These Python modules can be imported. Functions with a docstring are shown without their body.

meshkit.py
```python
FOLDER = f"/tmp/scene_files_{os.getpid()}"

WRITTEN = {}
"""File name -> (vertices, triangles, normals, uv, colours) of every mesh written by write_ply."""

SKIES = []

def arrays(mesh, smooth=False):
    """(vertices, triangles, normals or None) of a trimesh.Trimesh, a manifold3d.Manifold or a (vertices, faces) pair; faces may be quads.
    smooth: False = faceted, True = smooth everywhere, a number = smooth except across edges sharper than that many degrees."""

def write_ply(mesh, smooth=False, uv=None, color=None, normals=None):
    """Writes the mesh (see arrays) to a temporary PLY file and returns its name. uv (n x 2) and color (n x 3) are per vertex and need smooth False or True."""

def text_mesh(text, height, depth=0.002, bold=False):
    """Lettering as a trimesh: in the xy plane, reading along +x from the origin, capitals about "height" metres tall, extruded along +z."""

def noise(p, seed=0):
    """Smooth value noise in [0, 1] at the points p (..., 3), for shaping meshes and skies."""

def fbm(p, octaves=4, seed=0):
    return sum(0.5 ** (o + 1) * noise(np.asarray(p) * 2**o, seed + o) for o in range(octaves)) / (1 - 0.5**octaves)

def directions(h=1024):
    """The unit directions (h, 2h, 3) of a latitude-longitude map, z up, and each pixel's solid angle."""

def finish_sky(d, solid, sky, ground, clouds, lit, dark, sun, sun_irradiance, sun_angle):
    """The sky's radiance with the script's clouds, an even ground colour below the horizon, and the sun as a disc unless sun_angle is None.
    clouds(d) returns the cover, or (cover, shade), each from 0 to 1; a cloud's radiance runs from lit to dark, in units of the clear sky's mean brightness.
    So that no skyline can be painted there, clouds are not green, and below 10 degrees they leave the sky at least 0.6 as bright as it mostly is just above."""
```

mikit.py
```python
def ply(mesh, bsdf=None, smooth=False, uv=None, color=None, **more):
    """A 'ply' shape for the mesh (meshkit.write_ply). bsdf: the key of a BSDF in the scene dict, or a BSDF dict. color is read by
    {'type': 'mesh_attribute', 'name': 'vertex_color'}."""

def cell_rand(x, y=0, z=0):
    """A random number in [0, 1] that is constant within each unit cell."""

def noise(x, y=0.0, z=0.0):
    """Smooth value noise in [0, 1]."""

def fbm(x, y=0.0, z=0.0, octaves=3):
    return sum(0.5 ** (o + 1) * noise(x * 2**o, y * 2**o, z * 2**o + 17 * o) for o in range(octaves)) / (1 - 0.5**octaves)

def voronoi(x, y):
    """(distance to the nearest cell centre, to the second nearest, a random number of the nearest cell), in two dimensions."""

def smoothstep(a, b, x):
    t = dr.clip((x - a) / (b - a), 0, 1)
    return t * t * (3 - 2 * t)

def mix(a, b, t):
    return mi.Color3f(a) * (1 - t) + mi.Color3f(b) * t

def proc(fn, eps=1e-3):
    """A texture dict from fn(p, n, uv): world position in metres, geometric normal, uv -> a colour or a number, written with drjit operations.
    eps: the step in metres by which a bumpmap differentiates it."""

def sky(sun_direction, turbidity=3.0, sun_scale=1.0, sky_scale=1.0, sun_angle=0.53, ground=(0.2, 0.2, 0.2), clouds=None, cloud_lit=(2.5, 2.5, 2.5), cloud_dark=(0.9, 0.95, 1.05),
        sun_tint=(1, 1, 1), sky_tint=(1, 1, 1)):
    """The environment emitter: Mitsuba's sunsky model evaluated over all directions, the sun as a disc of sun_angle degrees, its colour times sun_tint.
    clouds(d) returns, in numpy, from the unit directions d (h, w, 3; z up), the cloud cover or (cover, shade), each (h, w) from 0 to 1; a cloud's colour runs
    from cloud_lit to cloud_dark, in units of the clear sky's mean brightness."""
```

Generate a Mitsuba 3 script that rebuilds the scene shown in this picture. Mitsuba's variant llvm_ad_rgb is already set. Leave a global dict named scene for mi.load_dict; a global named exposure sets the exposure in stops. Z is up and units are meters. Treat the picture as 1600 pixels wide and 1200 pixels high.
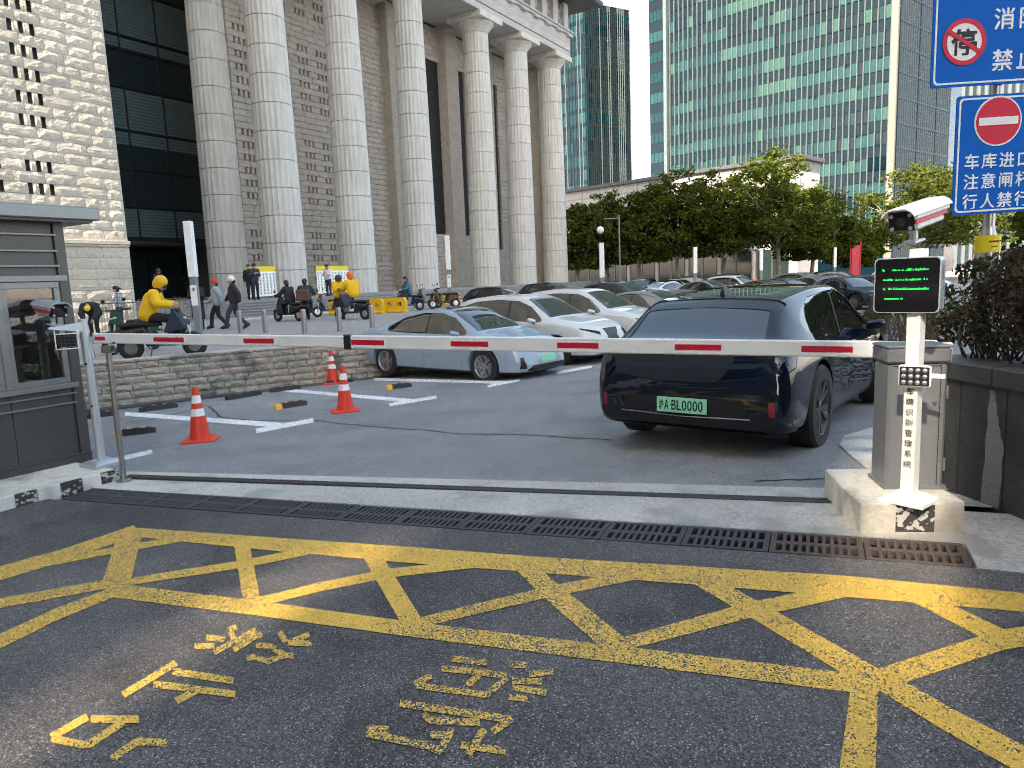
import math, random
import numpy as np
import trimesh, manifold3d as m3, shapely
from shapely.geometry import Polygon, LineString
import drjit as dr
import mitsuba as mi
import mikit, meshkit
from mikit import proc, noise, fbm, voronoi, cell_rand, smoothstep, mix
T4 = mi.ScalarTransform4f
rng = random.Random(7)
nrg = np.random.default_rng(7)
scene, labels = {}, {}

# ---------------------------------------------------------------- camera, sky, exposure
CAM_H = 1.6
_f, _u = [0.0, 0.98951, -0.144468], [0.04041, 0.14435, 0.98870]
scene['camera'] = {'type': 'perspective', 'fov': 71.075, 'fov_axis': 'x', 'near_clip': 0.05, 'far_clip': 4000.0,
                   'to_world': T4().look_at(origin=[0, 0, CAM_H], target=[_f[0], _f[1], CAM_H + _f[2]], up=_u)}
# building axes: AX runs along the colonnade, MX points out of it (towards the lot)
AX, MX = np.array([.5212, .8535, 0]), np.array([.8535, -.5212, 0])
_sa, _se = math.radians(3.0), math.radians(36)
_sh = -math.cos(_sa) * AX + math.sin(_sa) * MX
SUN = [_sh[0] * math.cos(_se), _sh[1] * math.cos(_se), math.sin(_se)]
scene['sky'] = mikit.sky(SUN, turbidity=6.0, sun_scale=.95, sky_scale=1.0, sun_tint=(.93, 1.0, 1.10), sky_tint=(1.19, 1.0, .82), ground=(.16, .16, .16))
exposure = 4.25

# ---------------------------------------------------------------- helpers
_count = {}


def key_for(full):
    n = _count.get(full, 0)
    _count[full] = n + 1
    return full if n == 0 else f'{full}_{n:03d}'


def tag(k, label=None, cat=None, group=None, kind=None):
    d = labels.setdefault(k, {})
    for a, b in (('label', label), ('category', cat), ('group', group), ('kind', kind)):
        if b:
            d[a] = b
    return k


def thing(name, label, cat, group=None, kind=None):
    return tag(key_for(name), label, cat, group, kind)


def obj(name, mesh, mat, parent=None, smooth=30, label=None, kind=None, **kw):
    k = key_for(name if parent is None else parent + '__' + name)
    scene[k] = mikit.ply(mesh, mat, smooth=smooth, **kw)
    if label or kind:
        tag(k, label, None, None, kind)
    return k


def copy(name, ply, mat, M, parent=None):
    k = key_for(name if parent is None else parent + '__' + name)
    scene[k] = {**ply, 'to_world': T4(np.asarray(M, float).tolist())}
    if mat:
        scene[k]['bsdf'] = {'type': 'ref', 'id': mat}
    return k


def dup(root, M, label=None, group=None, recolor=None):
    """a copy of a thing with all its parts, moved by M (applied after the source's own transform)"""
    r = key_for(root)
    src = labels[root]
    labels[r] = dict(src)
    if label:
        labels[r]['label'] = label
    if group:
        labels[r]['group'] = group
    for k in [k for k in scene if k == root or k.startswith(root + '__')]:
        e = dict(scene[k])
        e['to_world'] = T4((np.asarray(M) @ (np.array(e['to_world'].matrix) if 'to_world' in e else np.eye(4))).tolist())
        if recolor and e.get('bsdf', {}).get('id') in recolor:
            e['bsdf'] = {'type': 'ref', 'id': recolor[e['bsdf']['id']]}
        scene[r + k[len(root):]] = e
        if k in labels and k != root:
            labels[r + k[len(root):]] = dict(labels[k])
    return r


def move(root, M):
    for k in [k for k in scene if k == root or k.startswith(root + '__')]:
        e = scene[k]
        e['to_world'] = T4((np.asarray(M) @ (np.array(e['to_world'].matrix) if 'to_world' in e else np.eye(4))).tolist())


def TR(x=0, y=0, z=0):
    M = np.eye(4)
    M[:3, 3] = x, y, z
    return M


def RZ(a):
    c, s = math.cos(a), math.sin(a)
    M = np.eye(4)
    M[:2, :2] = [[c, -s], [s, c]]
    return M


def RX(a):
    c, s = math.cos(a), math.sin(a)
    M = np.eye(4)
    M[1:3, 1:3] = [[c, -s], [s, c]]
    return M


def RY(a):
    c, s = math.cos(a), math.sin(a)
    M = np.eye(4)
    M[0, 0], M[0, 2], M[2, 0], M[2, 2] = c, s, -s, c
    return M


def SC(x, y=None, z=None):
    return np.diag([x, x if y is None else y, x if z is None else z, 1.0])


def heading(d):
    """rotation that takes local +x to the horizontal direction d"""
    return RZ(math.atan2(d[1], d[0]))


TF = np.eye(4)                       # facade frame: local x = out of the facade, y = along it
TF[:3, 0], TF[:3, 1] = MX, AX


def FP(b, a, z=0.0):
    p = b * MX + a * AX
    return np.array([p[0], p[1], z])


def tf(mesh, M):
    m = mesh.copy()
    m.apply_transform(M)
    return m


def cat(*ms):
    L = []
    for m in ms:
        L += m if isinstance(m, (list, tuple)) else [m]
    return trimesh.util.concatenate([x for x in L])


def box(x0, x1, y0, y1, z0, z1):
    m = trimesh.creation.box(extents=[x1 - x0, y1 - y0, z1 - z0])
    m.apply_translation([(x0 + x1) / 2, (y0 + y1) / 2, (z0 + z1) / 2])
    return m


def cbox(x0, x1, y0, y1, z0, z1, c=.01):
    """a box with chamfered edges"""
    h = np.array([x1 - x0, y1 - y0, z1 - z0]) / 2
    c = min(c, h.min() * .9)
    p = []
    for s in np.ndindex(2, 2, 2):
        sg = np.array(s) * 2 - 1
        for k in range(3):
            q = h - c
            q[k] = h[k]
            p.append(sg * q)
    m = trimesh.convex.convex_hull(np.array(p))
    m.apply_translation([(x0 + x1) / 2, (y0 + y1) / 2, (z0 + z1) / 2])
    return m


def cyl(p0, p1, r, seg=16, r1=None):
    p0, p1 = np.asarray(p0, float), np.asarray(p1, float)
    d = p1 - p0
    L = np.linalg.norm(d)
    r1 = r if r1 is None else r1
    a = np.arange(seg) * 2 * math.pi / seg
    ring = np.stack([np.cos(a), np.sin(a), 0 * a], 1)
    v = np.vstack([ring * r, ring * r1 + [0, 0, L], [[0, 0, 0], [0, 0, L]]])
    i = np.arange(seg)
    j = (i + 1) % seg
    f = np.vstack([np.stack([i, j, j + seg], 1), np.stack([i, j + seg, i + seg], 1),
                   np.stack([j, i, i * 0 + 2 * seg], 1), np.stack([i + seg, j + seg, i * 0 + 2 * seg + 1], 1)])
    m = trimesh.Trimesh(v, f, process=False)
    m.apply_transform(trimesh.geometry.align_vectors([0, 0, 1], d / L))
    m.apply_translation(p0)
    return m


def tube(pts, r, seg=8):
    return cat([cyl(a, b, r, seg) for a, b in zip(pts[:-1], pts[1:])] + [trimesh.creation.icosphere(1, r) .apply_translation(p) for p in pts[1:-1]])


def lathe(prof, seg=24, caps=True):
    """prof: (r, z) pairs from bottom to top, closed by caps"""
    prof = np.asarray(prof, float)
    a = np.arange(seg) * 2 * math.pi / seg
    v = np.concatenate([np.stack([r * np.cos(a), r * np.sin(a), 0 * a + z], 1) for r, z in prof] + [[[0, 0, prof[0, 1]], [0, 0, prof[-1, 1]]]])
    i = np.arange(seg)
    j = (i + 1) % seg
    f = []
    n = len(prof)
    for k in range(n - 1):
        f += [np.stack([k * seg + i, k * seg + j, (k + 1) * seg + j], 1), np.stack([k * seg + i, (k + 1) * seg + j, (k + 1) * seg + i], 1)]
    if caps:
        f += [np.stack([j, i, i * 0 + n * seg], 1), np.stack([(n - 1) * seg + i, (n - 1) * seg + j, i * 0 + n * seg + 1], 1)]
    return trimesh.Trimesh(v, np.vstack(f), process=False)


def prism(poly, h, z0=0.0):
    g = poly if hasattr(poly, 'geoms') or isinstance(poly, Polygon) else Polygon(poly)
    m = cat([trimesh.creation.extrude_polygon(q, h, engine='earcut') for q in getattr(g, 'geoms', [g])])
    m.apply_translation([0, 0, z0])
    return m


def hull_pts(p):
    return trimesh.convex.convex_hull(np.asarray(p, float))


def sheet(poly, z):
    """a flat sheet (one face up) of a shapely polygon or point list"""
    g = poly if hasattr(poly, 'exterior') or hasattr(poly, 'geoms') else Polygon(poly)
    ms = []
    for q in getattr(g, 'geoms', [g]):
        v, f = trimesh.creation.triangulate_polygon(q, engine='earcut')
        m = trimesh.Trimesh(np.column_stack([v, np.full(len(v), z)]), f, process=False)
        if m.face_normals[:, 2].sum() < 0:
            m.invert()
        ms.append(m)
    return cat(ms)


def to_man(m):
    return m3.Manifold(m3.Mesh(np.asarray(m.vertices, np.float32), np.asarray(m.faces, np.uint32)))


def from_man(m):
    k = m.to_mesh()
    return trimesh.Trimesh(np.array(k.vert_properties)[:, :3], np.array(k.tri_verts), process=False)


def ball(p, r, seg=12):
    return m3.Manifold.sphere(r, seg).translate([float(x) for x in p])


def bone(p, q, r0, r1, seg=14):
    return m3.Manifold.batch_hull([ball(p, r0, seg), ball(q, r1, seg)])


# outlines of the characters painted on the signs, x and y in turn, 0 to 63
CHARS = '消防通道禁止停车库进口注意闸杆行人牌识别管理系统沪ABL0'
GLYPHS = [
    [[[48,43,54,54,59,53,52,41,49,42]], [[24,38,38,38,38,56,43,56,43,38,56,38,56,2,55,0,52,0,44,0,43,2,52,3,51,12,29,12,29,0,24,0], [29,16,51,16,52,22,29,23], [29,27,51,27,52,33,29,34]], [[25,47,22,53,26,54,30,48,33,42,28,41]], [[5,53,9,55,17,50,19,48,16,45]], [[4,2,15,22,19,19,10,1,8,0]], [[3,36,5,39,14,34,16,31,13,28]]],
    [[[5,53,22,53,25,52,18,35,23,27,24,19,23,14,20,12,18,12,13,12,12,16,17,16,19,17,20,19,20,23,18,27,14,34,19,49,10,49,10,0,5,0]], [[23,46,40,46,38,55,42,56,43,55,45,48,45,47,44,46,60,46,60,41,38,41,38,31,56,31,55,6,54,1,51,0,49,0,40,0,38,2,48,2,49,4,51,12,51,27,37,27,35,14,30,6,26,2,21,0,18,1,24,6,28,11,31,18,33,28,33,41,23,41]]],
    [[[3,2,7,8,12,10,12,28,3,28,3,32,16,32,16,10,23,6,27,4,33,3,45,3,61,5,60,0,57,0,29,0,23,1,14,7,11,6,6,0]], [[23,8,23,40,39,40,39,41,29,46,32,48,41,45,49,50,23,50,23,54,55,54,58,52,53,48,46,43,49,40,58,40,57,9,55,8,47,8,46,11,53,12,53,18,42,18,42,8,38,8,38,18,28,18,27,8], [42,22,53,22,53,27,42,28], [42,32,53,31,53,36,42,36], [27,22,38,22,38,27,37,28,28,28], [27,32,38,31,38,36,28,36]], [[4,51,7,53,8,53,18,43,14,40]]],
    [[[3,3,7,7,12,10,12,29,3,29,3,34,16,34,16,10,21,7,26,4,35,3,60,5,59,0,47,0,27,0,23,1,14,6,11,4,6,0]], [[20,44,20,48,30,48,26,54,29,56,31,56,34,50,33,48,43,48,48,56,49,56,52,55,52,54,49,48,60,48,60,44,42,44,40,39,54,38,54,8,24,8,24,38,34,38,36,43], [29,13,49,12,50,17,29,18], [29,21,49,21,50,26,29,26], [29,30,49,30,50,35,29,35]], [[4,51,8,53,15,47,17,43,13,41]]],
    [[[29,34,35,38,40,45,40,46,32,46,32,50,42,50,43,56,47,56,47,50,58,50,58,46,49,45,56,38,60,34,58,31,54,33,47,41,47,30,43,30,42,41,32,31,31,31]], [[4,14,4,19,59,19,59,14,34,14,34,1,32,0,28,0,21,0,20,2,29,2,29,14]], [[42,10,45,12,46,12,55,5,58,1,54,0]], [[11,28,53,28,53,24,11,24]], [[3,33,10,41,13,45,5,46,5,50,15,50,15,56,20,56,20,50,28,50,28,46,20,45,29,39,29,38,26,35,20,41,20,30,15,30,15,40,6,31,5,31]], [[3,2,10,6,15,12,20,11,14,3,8,0]]],
    [[[3,1,3,6,12,6,12,42,17,42,17,6,31,6,32,56,36,56,36,35,57,35,57,30,36,30,36,6,60,6,60,1]]],
    [[[20,27,60,27,60,17,56,17,55,23,24,23,24,17,20,17]], [[20,46,20,50,37,50,36,55,39,56,40,56,43,50,60,50,60,46]], [[25,43,54,43,54,31,25,31], [29,35,50,34,50,39,30,40]], [[25,14,25,18,54,18,54,14,42,14,42,2,41,0,39,0,29,0,28,2,37,2,37,3,37,14]], [[5,26,2,31,7,36,12,45,16,56,21,55,19,48,14,41,14,0,10,0,10,32,9,32]]],
    [[[4,10,4,15,32,15,32,24,14,24,10,24,9,28,11,29,14,34,18,42,5,42,5,47,20,47,24,56,29,55,26,48,27,47,58,47,58,42,24,42,16,29,32,29,32,38,37,38,37,29,54,29,54,24,37,24,37,15,59,15,59,10,37,10,37,0,32,0,32,10]]],
    [[[14,8,14,12,37,13,37,19,20,19,19,23,21,25,26,33,16,33,16,38,28,38,30,44,35,42,34,38,57,38,57,33,31,33,26,24,37,24,37,30,42,30,42,24,56,24,56,19,42,19,42,12,60,12,60,8,42,8,42,0,37,0,37,8]], [[2,1,5,7,7,17,8,23,8,50,32,50,30,55,33,56,35,56,38,50,60,50,60,45,12,45,12,25,10,9,6,0]]],
    [[[3,3,7,8,12,11,12,29,3,29,3,33,16,33,16,11,24,6,32,4,60,5,59,0,47,0,32,0,26,1,21,2,14,7,12,6,6,0]], [[21,24,21,29,30,29,30,40,21,40,21,45,30,45,30,55,35,55,35,45,45,45,45,55,50,55,50,45,58,45,58,40,50,40,50,29,60,29,60,24,50,24,50,8,45,8,45,24,35,24,31,15,29,11,25,8,22,11,27,17,30,24], [35,29,45,29,45,40,35,40]], [[5,53,9,55,17,46,18,44,14,42]]],
    [[[8,49,55,49,55,0,50,0,50,5,13,5,13,0,8,0], [13,10,50,10,50,45,13,45]]],
    [[[19,4,37,5,37,21,23,21,23,25,37,25,37,39,21,40,21,44,40,44,38,49,35,54,35,55,38,56,39,56,40,54,44,47,44,46,41,45,41,44,59,44,59,40,43,39,43,25,57,25,57,21,43,21,43,5,60,4,60,0,19,0]], [[6,52,9,55,17,51,20,48,18,45]], [[4,2,16,22,17,22,20,19,10,1,8,0]], [[3,34,4,37,6,38,14,33,17,32,17,31,14,28]]],
    [[[5,41,19,41,17,46,17,47,8,48,8,51,29,51,28,56,32,57,36,51,55,51,55,48,46,47,46,46,44,41,59,41,59,37,5,37], [22,48,24,41,38,41,41,47]], [[47,11,47,12,51,13,56,7,59,2,54,1,51,6]], [[12,34,51,34,51,16,31,16,31,15,38,10,36,7,26,13,27,16,12,16], [17,19,46,19,47,23,17,24], [17,31,17,27,47,27,46,31]], [[19,13,23,13,23,4,25,2,39,2,41,4,42,9,46,7,45,2,43,0,40,0,21,0,20,0,19,2]], [[4,2,8,6,11,13,15,11,12,4,8,0]]],
    [[[22,48,22,53,57,53,57,2,56,0,52,0,47,0,46,2,46,3,52,3,53,3,53,48]], [[17,41,47,41,47,13,43,13,43,16,34,16,34,1,30,1,29,16,21,16,20,13,17,13], [34,26,34,20,43,20,43,26], [34,37,34,30,43,30,43,37], [21,26,21,20,30,20,29,26], [21,37,21,30,30,30,29,37]], [[7,53,10,55,16,49,18,46,14,44]], [[6,0,6,42,10,42,10,0]]],
    [[[26,25,26,30,41,30,41,47,28,47,28,52,59,52,59,47,46,47,46,30,61,30,61,25,46,25,46,0,41,0,41,25]], [[2,14,8,24,13,38,3,38,3,42,13,43,14,56,18,56,18,43,27,42,27,38,18,38,18,33,27,22,27,21,24,18,19,26,18,26,18,0,14,0,13,26,11,21,4,10]]],
    [[[25,31,25,35,60,35,60,31,51,30,51,2,49,0,43,0,36,0,34,2,43,2,45,3,46,4,46,30]], [[27,52,58,52,58,48,27,48]], [[2,23,13,34,19,42,24,41,22,37,17,31,17,0,12,0,12,25,5,19]], [[2,42,10,49,17,56,21,54,19,51,12,44,5,39]]],
    [[[3,2,12,8,16,12,21,19,24,26,27,35,28,44,29,56,34,56,34,45,34,41,37,30,42,21,50,10,55,6,61,2,57,0,50,3,43,10,38,17,32,32,27,20,20,9,15,4,7,0]]],
    [[[25,15,30,15,27,19,34,22,37,25,27,26,27,50,37,50,40,56,45,55,43,50,59,50,59,26,42,26,38,20,31,16,46,15,46,24,50,24,51,15,60,15,60,11,50,11,50,0,46,0,46,11,25,11], [44,30,54,30,54,36,45,36], [45,40,54,40,54,46,45,46], [32,30,40,30,41,36,32,36], [32,40,41,40,41,46,32,46]], [[2,0,4,7,6,17,6,55,10,55,10,39,16,39,17,56,21,56,21,39,26,39,26,35,11,35,10,26,23,25,23,0,19,0,18,21,10,21,9,8,7,0,6,0]]],
    [[[47,16,50,17,51,17,58,5,59,1,59,0,54,0,52,6]], [[28,52,56,52,56,24,28,24], [32,28,51,28,51,47,33,47]], [[23,1,28,8,32,17,33,17,37,16,35,11,32,5,28,0,26,0]], [[3,32,3,36,17,36,17,11,18,11,23,15,24,14,25,12,24,10,12,0,9,3,11,6,12,8,12,31]], [[7,52,10,54,16,49,20,45,16,42]]],
    [[[42,2,52,2,53,4,53,55,57,55,57,1,54,0,44,0]], [[39,48,44,48,44,13,39,13]], [[2,1,6,4,11,9,14,19,14,21,4,21,3,25,14,25,15,31,19,31,19,25,32,25,31,6,30,2,28,0,25,0,18,0,17,2,17,3,24,3,25,4,27,11,27,21,19,21,16,10,13,4,6,0,5,0]], [[6,53,31,53,31,32,6,32], [10,49,10,37,26,37,26,49]]],
    [[[6,38,29,38,28,42,32,43,31,45,35,50,37,56,42,55,41,51,59,51,59,48,49,47,51,42,48,40,43,48,39,47,35,42,32,43,35,38,58,38,58,28,53,28,53,35,11,35,11,28,6,28]], [[13,30,50,31,50,18,18,18,18,14,53,13,53,0,49,0,48,0,18,0,13,0], [18,4,48,4,49,9,18,10], [18,22,45,21,45,22,45,27,18,27]], [[3,42,7,47,10,56,15,56,14,51,31,51,31,48,21,47,24,42,20,41,16,48,12,47,7,40]]],
    [[[20,0,20,4,39,5,39,13,25,13,25,18,39,18,39,25,26,25,26,53,58,53,58,25,44,25,44,18,59,18,59,13,44,13,44,5,61,4,61,0], [44,29,53,29,53,37,44,37], [44,41,53,41,53,49,44,49], [30,29,40,29,40,37,30,37], [30,41,40,41,40,49,30,49]], [[2,9,11,12,11,29,3,29,3,34,11,34,11,47,3,48,3,52,23,52,23,48,15,47,15,34,22,34,22,29,15,29,15,14,16,14,22,16,23,11,4,5,3,5]]],
    [[[40,15,43,18,44,17,54,9,59,4,54,2]], [[7,23,19,28,27,33,16,33,12,32,10,36,17,40,24,47,8,47,7,51,32,53,50,56,51,56,54,52,46,50,32,48,20,37,24,37,34,37,43,45,44,45,48,42,35,33,21,25,45,26,46,26,46,27,42,31,46,33,54,24,58,19,54,17,50,22,35,21,34,2,33,0,28,0,22,0,20,3,27,3,30,4,29,21,18,20,8,19]], [[5,5,12,10,18,17,23,16,15,7,9,2]]],
    [[[44,25,49,25,49,5,49,4,55,3,56,4,56,12,60,10,60,2,58,0,57,0,47,0,44,1]], [[25,30,28,31,30,33,36,42,26,42,26,47,40,47,38,55,42,56,46,48,44,48,44,47,60,47,60,42,43,42,34,31,35,30,50,32,47,38,51,40,60,26,56,24,53,28,26,25]], [[20,2,26,5,29,9,31,16,32,25,37,25,36,13,32,5,28,1,24,0,23,0]], [[2,35,4,36,8,43,14,56,19,54,20,54,16,47,9,36,17,36,20,43,25,41,20,33,12,22,14,22,23,24,23,19,9,16,4,14,3,19,6,22,13,31,4,30]], [[3,7,22,12,23,12,24,8,5,2,3,2]]],
    [[[17,1,21,9,24,18,24,45,40,45,38,50,34,54,37,56,38,56,41,53,45,48,42,46,42,45,57,45,57,20,52,20,52,25,29,24,27,12,24,3,20,0], [29,29,52,29,52,41,29,41]], [[6,53,8,55,9,55,16,52,20,48,17,45,7,52]], [[4,2,9,10,14,22,15,22,19,19,9,0,8,0]], [[3,35,5,39,17,32,14,28]]],
    [[[0,3,16,49,22,49,38,3,32,3,27,17,11,17,6,3], [12,22,26,22,19,44,18,43]]],
    [[[6,49,26,49,31,47,35,44,36,40,36,35,33,31,30,28,35,25,37,23,38,19,38,14,37,9,33,6,24,3,6,3], [13,25,12,8,25,8,29,9,31,11,33,15,33,19,30,23,25,25], [12,30,23,30,28,32,30,37,29,41,28,43,23,45,12,45]]],
    [[[6,49,12,49,12,8,32,8,32,3,6,3]]],
    [[[3,22,3,30,4,37,5,41,8,46,11,48,15,50,21,50,25,48,27,45,30,41,32,31,31,17,30,11,27,7,24,4,20,2,15,2,11,4,8,7,6,10], [9,20,11,12,14,8,16,7,19,7,23,10,26,18,26,32,24,40,20,45,17,46,14,45,12,43,10,39,9,32]]],
]

GL = {c: [[[(r[i] / 63, r[i + 1] / 63) for i in range(0, len(r), 2)] for r in pg] for pg in g] for c, g in zip(CHARS, GLYPHS)}


def glyph(ch, size, depth=.002, bold=0.0):
    """one character in an em square of the given size, in the xy plane, extruded along z"""
    g = shapely.union_all([Polygon(p[0], p[1:]).buffer(0) for p in GL[ch]])
    if bold:
        g = g.buffer(bold, join_style=2)
    return tf(prism(shapely.affinity.scale(g, size, size, origin=(0, 0)), depth), np.eye(4))


def line_of(text, size, pitch, depth=.002, bold=0.0):
    ms = []
    for i, c in enumerate(text):
        if c in GL:
            ms.append(tf(glyph(c, size, depth, bold), TR(i * pitch)))
    return cat(ms)

# ---------------------------------------------------------------- materials
def mat(name, **kw):
    scene['mat_' + name] = {'type': 'twosided', 'bsdf': {'type': 'principled', **kw}}
    return 'mat_' + name


def rgb(*c):
    return {'type': 'rgb', 'value': list(c)}


def plain(name, c, rough=.5, metal=0.0, spec=.5, **kw):
    return mat(name, base_color=rgb(*c), roughness=rough, metallic=metal, specular=spec, **kw)


def grain(name, c, amount=.25, scale=40.0, rough=.8, spec=.3, big=.15, bump=0.0, bscale=None, dirt=None, streak=0.0):
    """a colour with fine grain and large soft patches, optional bump"""
    c = mi.Color3f(*c)
    d = mi.Color3f(*(dirt or (0, 0, 0)))

    def col(p, n, uv):
        g = fbm(p.x * scale, p.y * scale, p.z * scale, 3)
        b = fbm(p.x * 1.3 + 5, p.y * 1.3, p.z * 1.3, 3)
        k = c * (1 + amount * 2 * (g - .5) + big * 2 * (b - .5))
        if streak:
            k = k * (1 - streak * smoothstep(.45, .7, fbm(p.x * 7, p.y * 7, p.z * .45, 4)) )
        if dirt:
            k = mix(k, d, smoothstep(.52, .72, fbm(p.x * 3.1, p.y * 3.1, p.z * 2.2 + 9, 4)) * .75)
        return k
    b = {'type': 'principled', 'base_color': proc(col), 'roughness': rough, 'specular': spec}
    if bump:
        s = bscale or scale
        b = {'type': 'bumpmap', 'scale': bump, 'bump': proc(lambda p, n, uv: fbm(p.x * s, p.y * s, p.z * s, 3)), 'bsdf': b}
    scene['mat_' + name] = {'type': 'twosided', 'bsdf': b}
    return 'mat_' + name


def asphalt(name, base, light, cell, spread, speck, patch=.25, tint=(1, 1, 1), stain=.5, dust=(1.5, 1.47, 1.4)):
    t, du = mi.Color3f(*tint), mi.Color3f(*dust)

    def col(p, n, uv):
        f1, f2, w = voronoi(p.x * cell, p.y * cell)
        big = fbm(p.x * .55 + 3, p.y * .55, 0, 4)
        mid = fbm(p.x * 7, p.y * 7, 2, 3)
        v = base * (1 - spread + 2 * spread * w) * (1 + patch * 2 * (big - .5)) * (1 + .35 * (mid - .5))
        v = dr.select((w > speck) & (f1 < .42), light * (.6 + .6 * cell_rand(w * 9000, 3)), v)
        v = dr.select(f2 - f1 < .10, v * .6, v)
        # oil drips and dry dusty blotches, each with a ragged edge of its own
        e = fbm(p.x * 1.7 + 40, p.y * 1.7, 7, 5)
        v = v * (1 - stain * smoothstep(.60, .66, e) * (.5 + .5 * mid))
        c = t * v
        q = smoothstep(.50, .60, fbm(p.x * .9 - 20, p.y * 1.6, 3, 5) + .12 * (w - .5))
        return c * (1 - q) + c * du * q
    b = {'type': 'principled', 'base_color': proc(col), 'roughness': .72, 'specular': .35}
    scene['mat_' + name] = {'type': 'twosided', 'bsdf': {'type': 'bumpmap', 'scale': .003, 'bump': proc(lambda p, n, uv: 1 - voronoi(p.x * cell, p.y * cell)[0], eps=2e-3), 'bsdf': b}}
    return 'mat_' + name


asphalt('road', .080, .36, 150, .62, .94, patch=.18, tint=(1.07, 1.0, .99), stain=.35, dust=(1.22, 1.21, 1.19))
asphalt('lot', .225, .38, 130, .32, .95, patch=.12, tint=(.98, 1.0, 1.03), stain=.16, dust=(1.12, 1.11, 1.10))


def worn_paint(name, c, under, wear, cell=160):
    c, u = mi.Color3f(*c), mi.Color3f(*under)

    def col(p, n, uv):
        f1, f2, w = voronoi(p.x * cell, p.y * cell)
        big = fbm(p.x * 1.1 + 7, p.y * 1.1, 4, 5)
        fine = fbm(p.x * 16, p.y * 16, 1, 3)
        k = wear + .85 * (big - .5) + .55 * (fine - .5)
        lost = (w < k) | (f2 - f1 < .06)
        return dr.select(lost, u * (.5 + w * 1.2), c * (.72 + .45 * cell_rand(w * 7000, 1)) * (.8 + .4 * fine))
    scene['mat_' + name] = {'type': 'twosided', 'bsdf': {'type': 'principled', 'base_color': proc(col), 'roughness': .6, 'specular': .35}}


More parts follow.
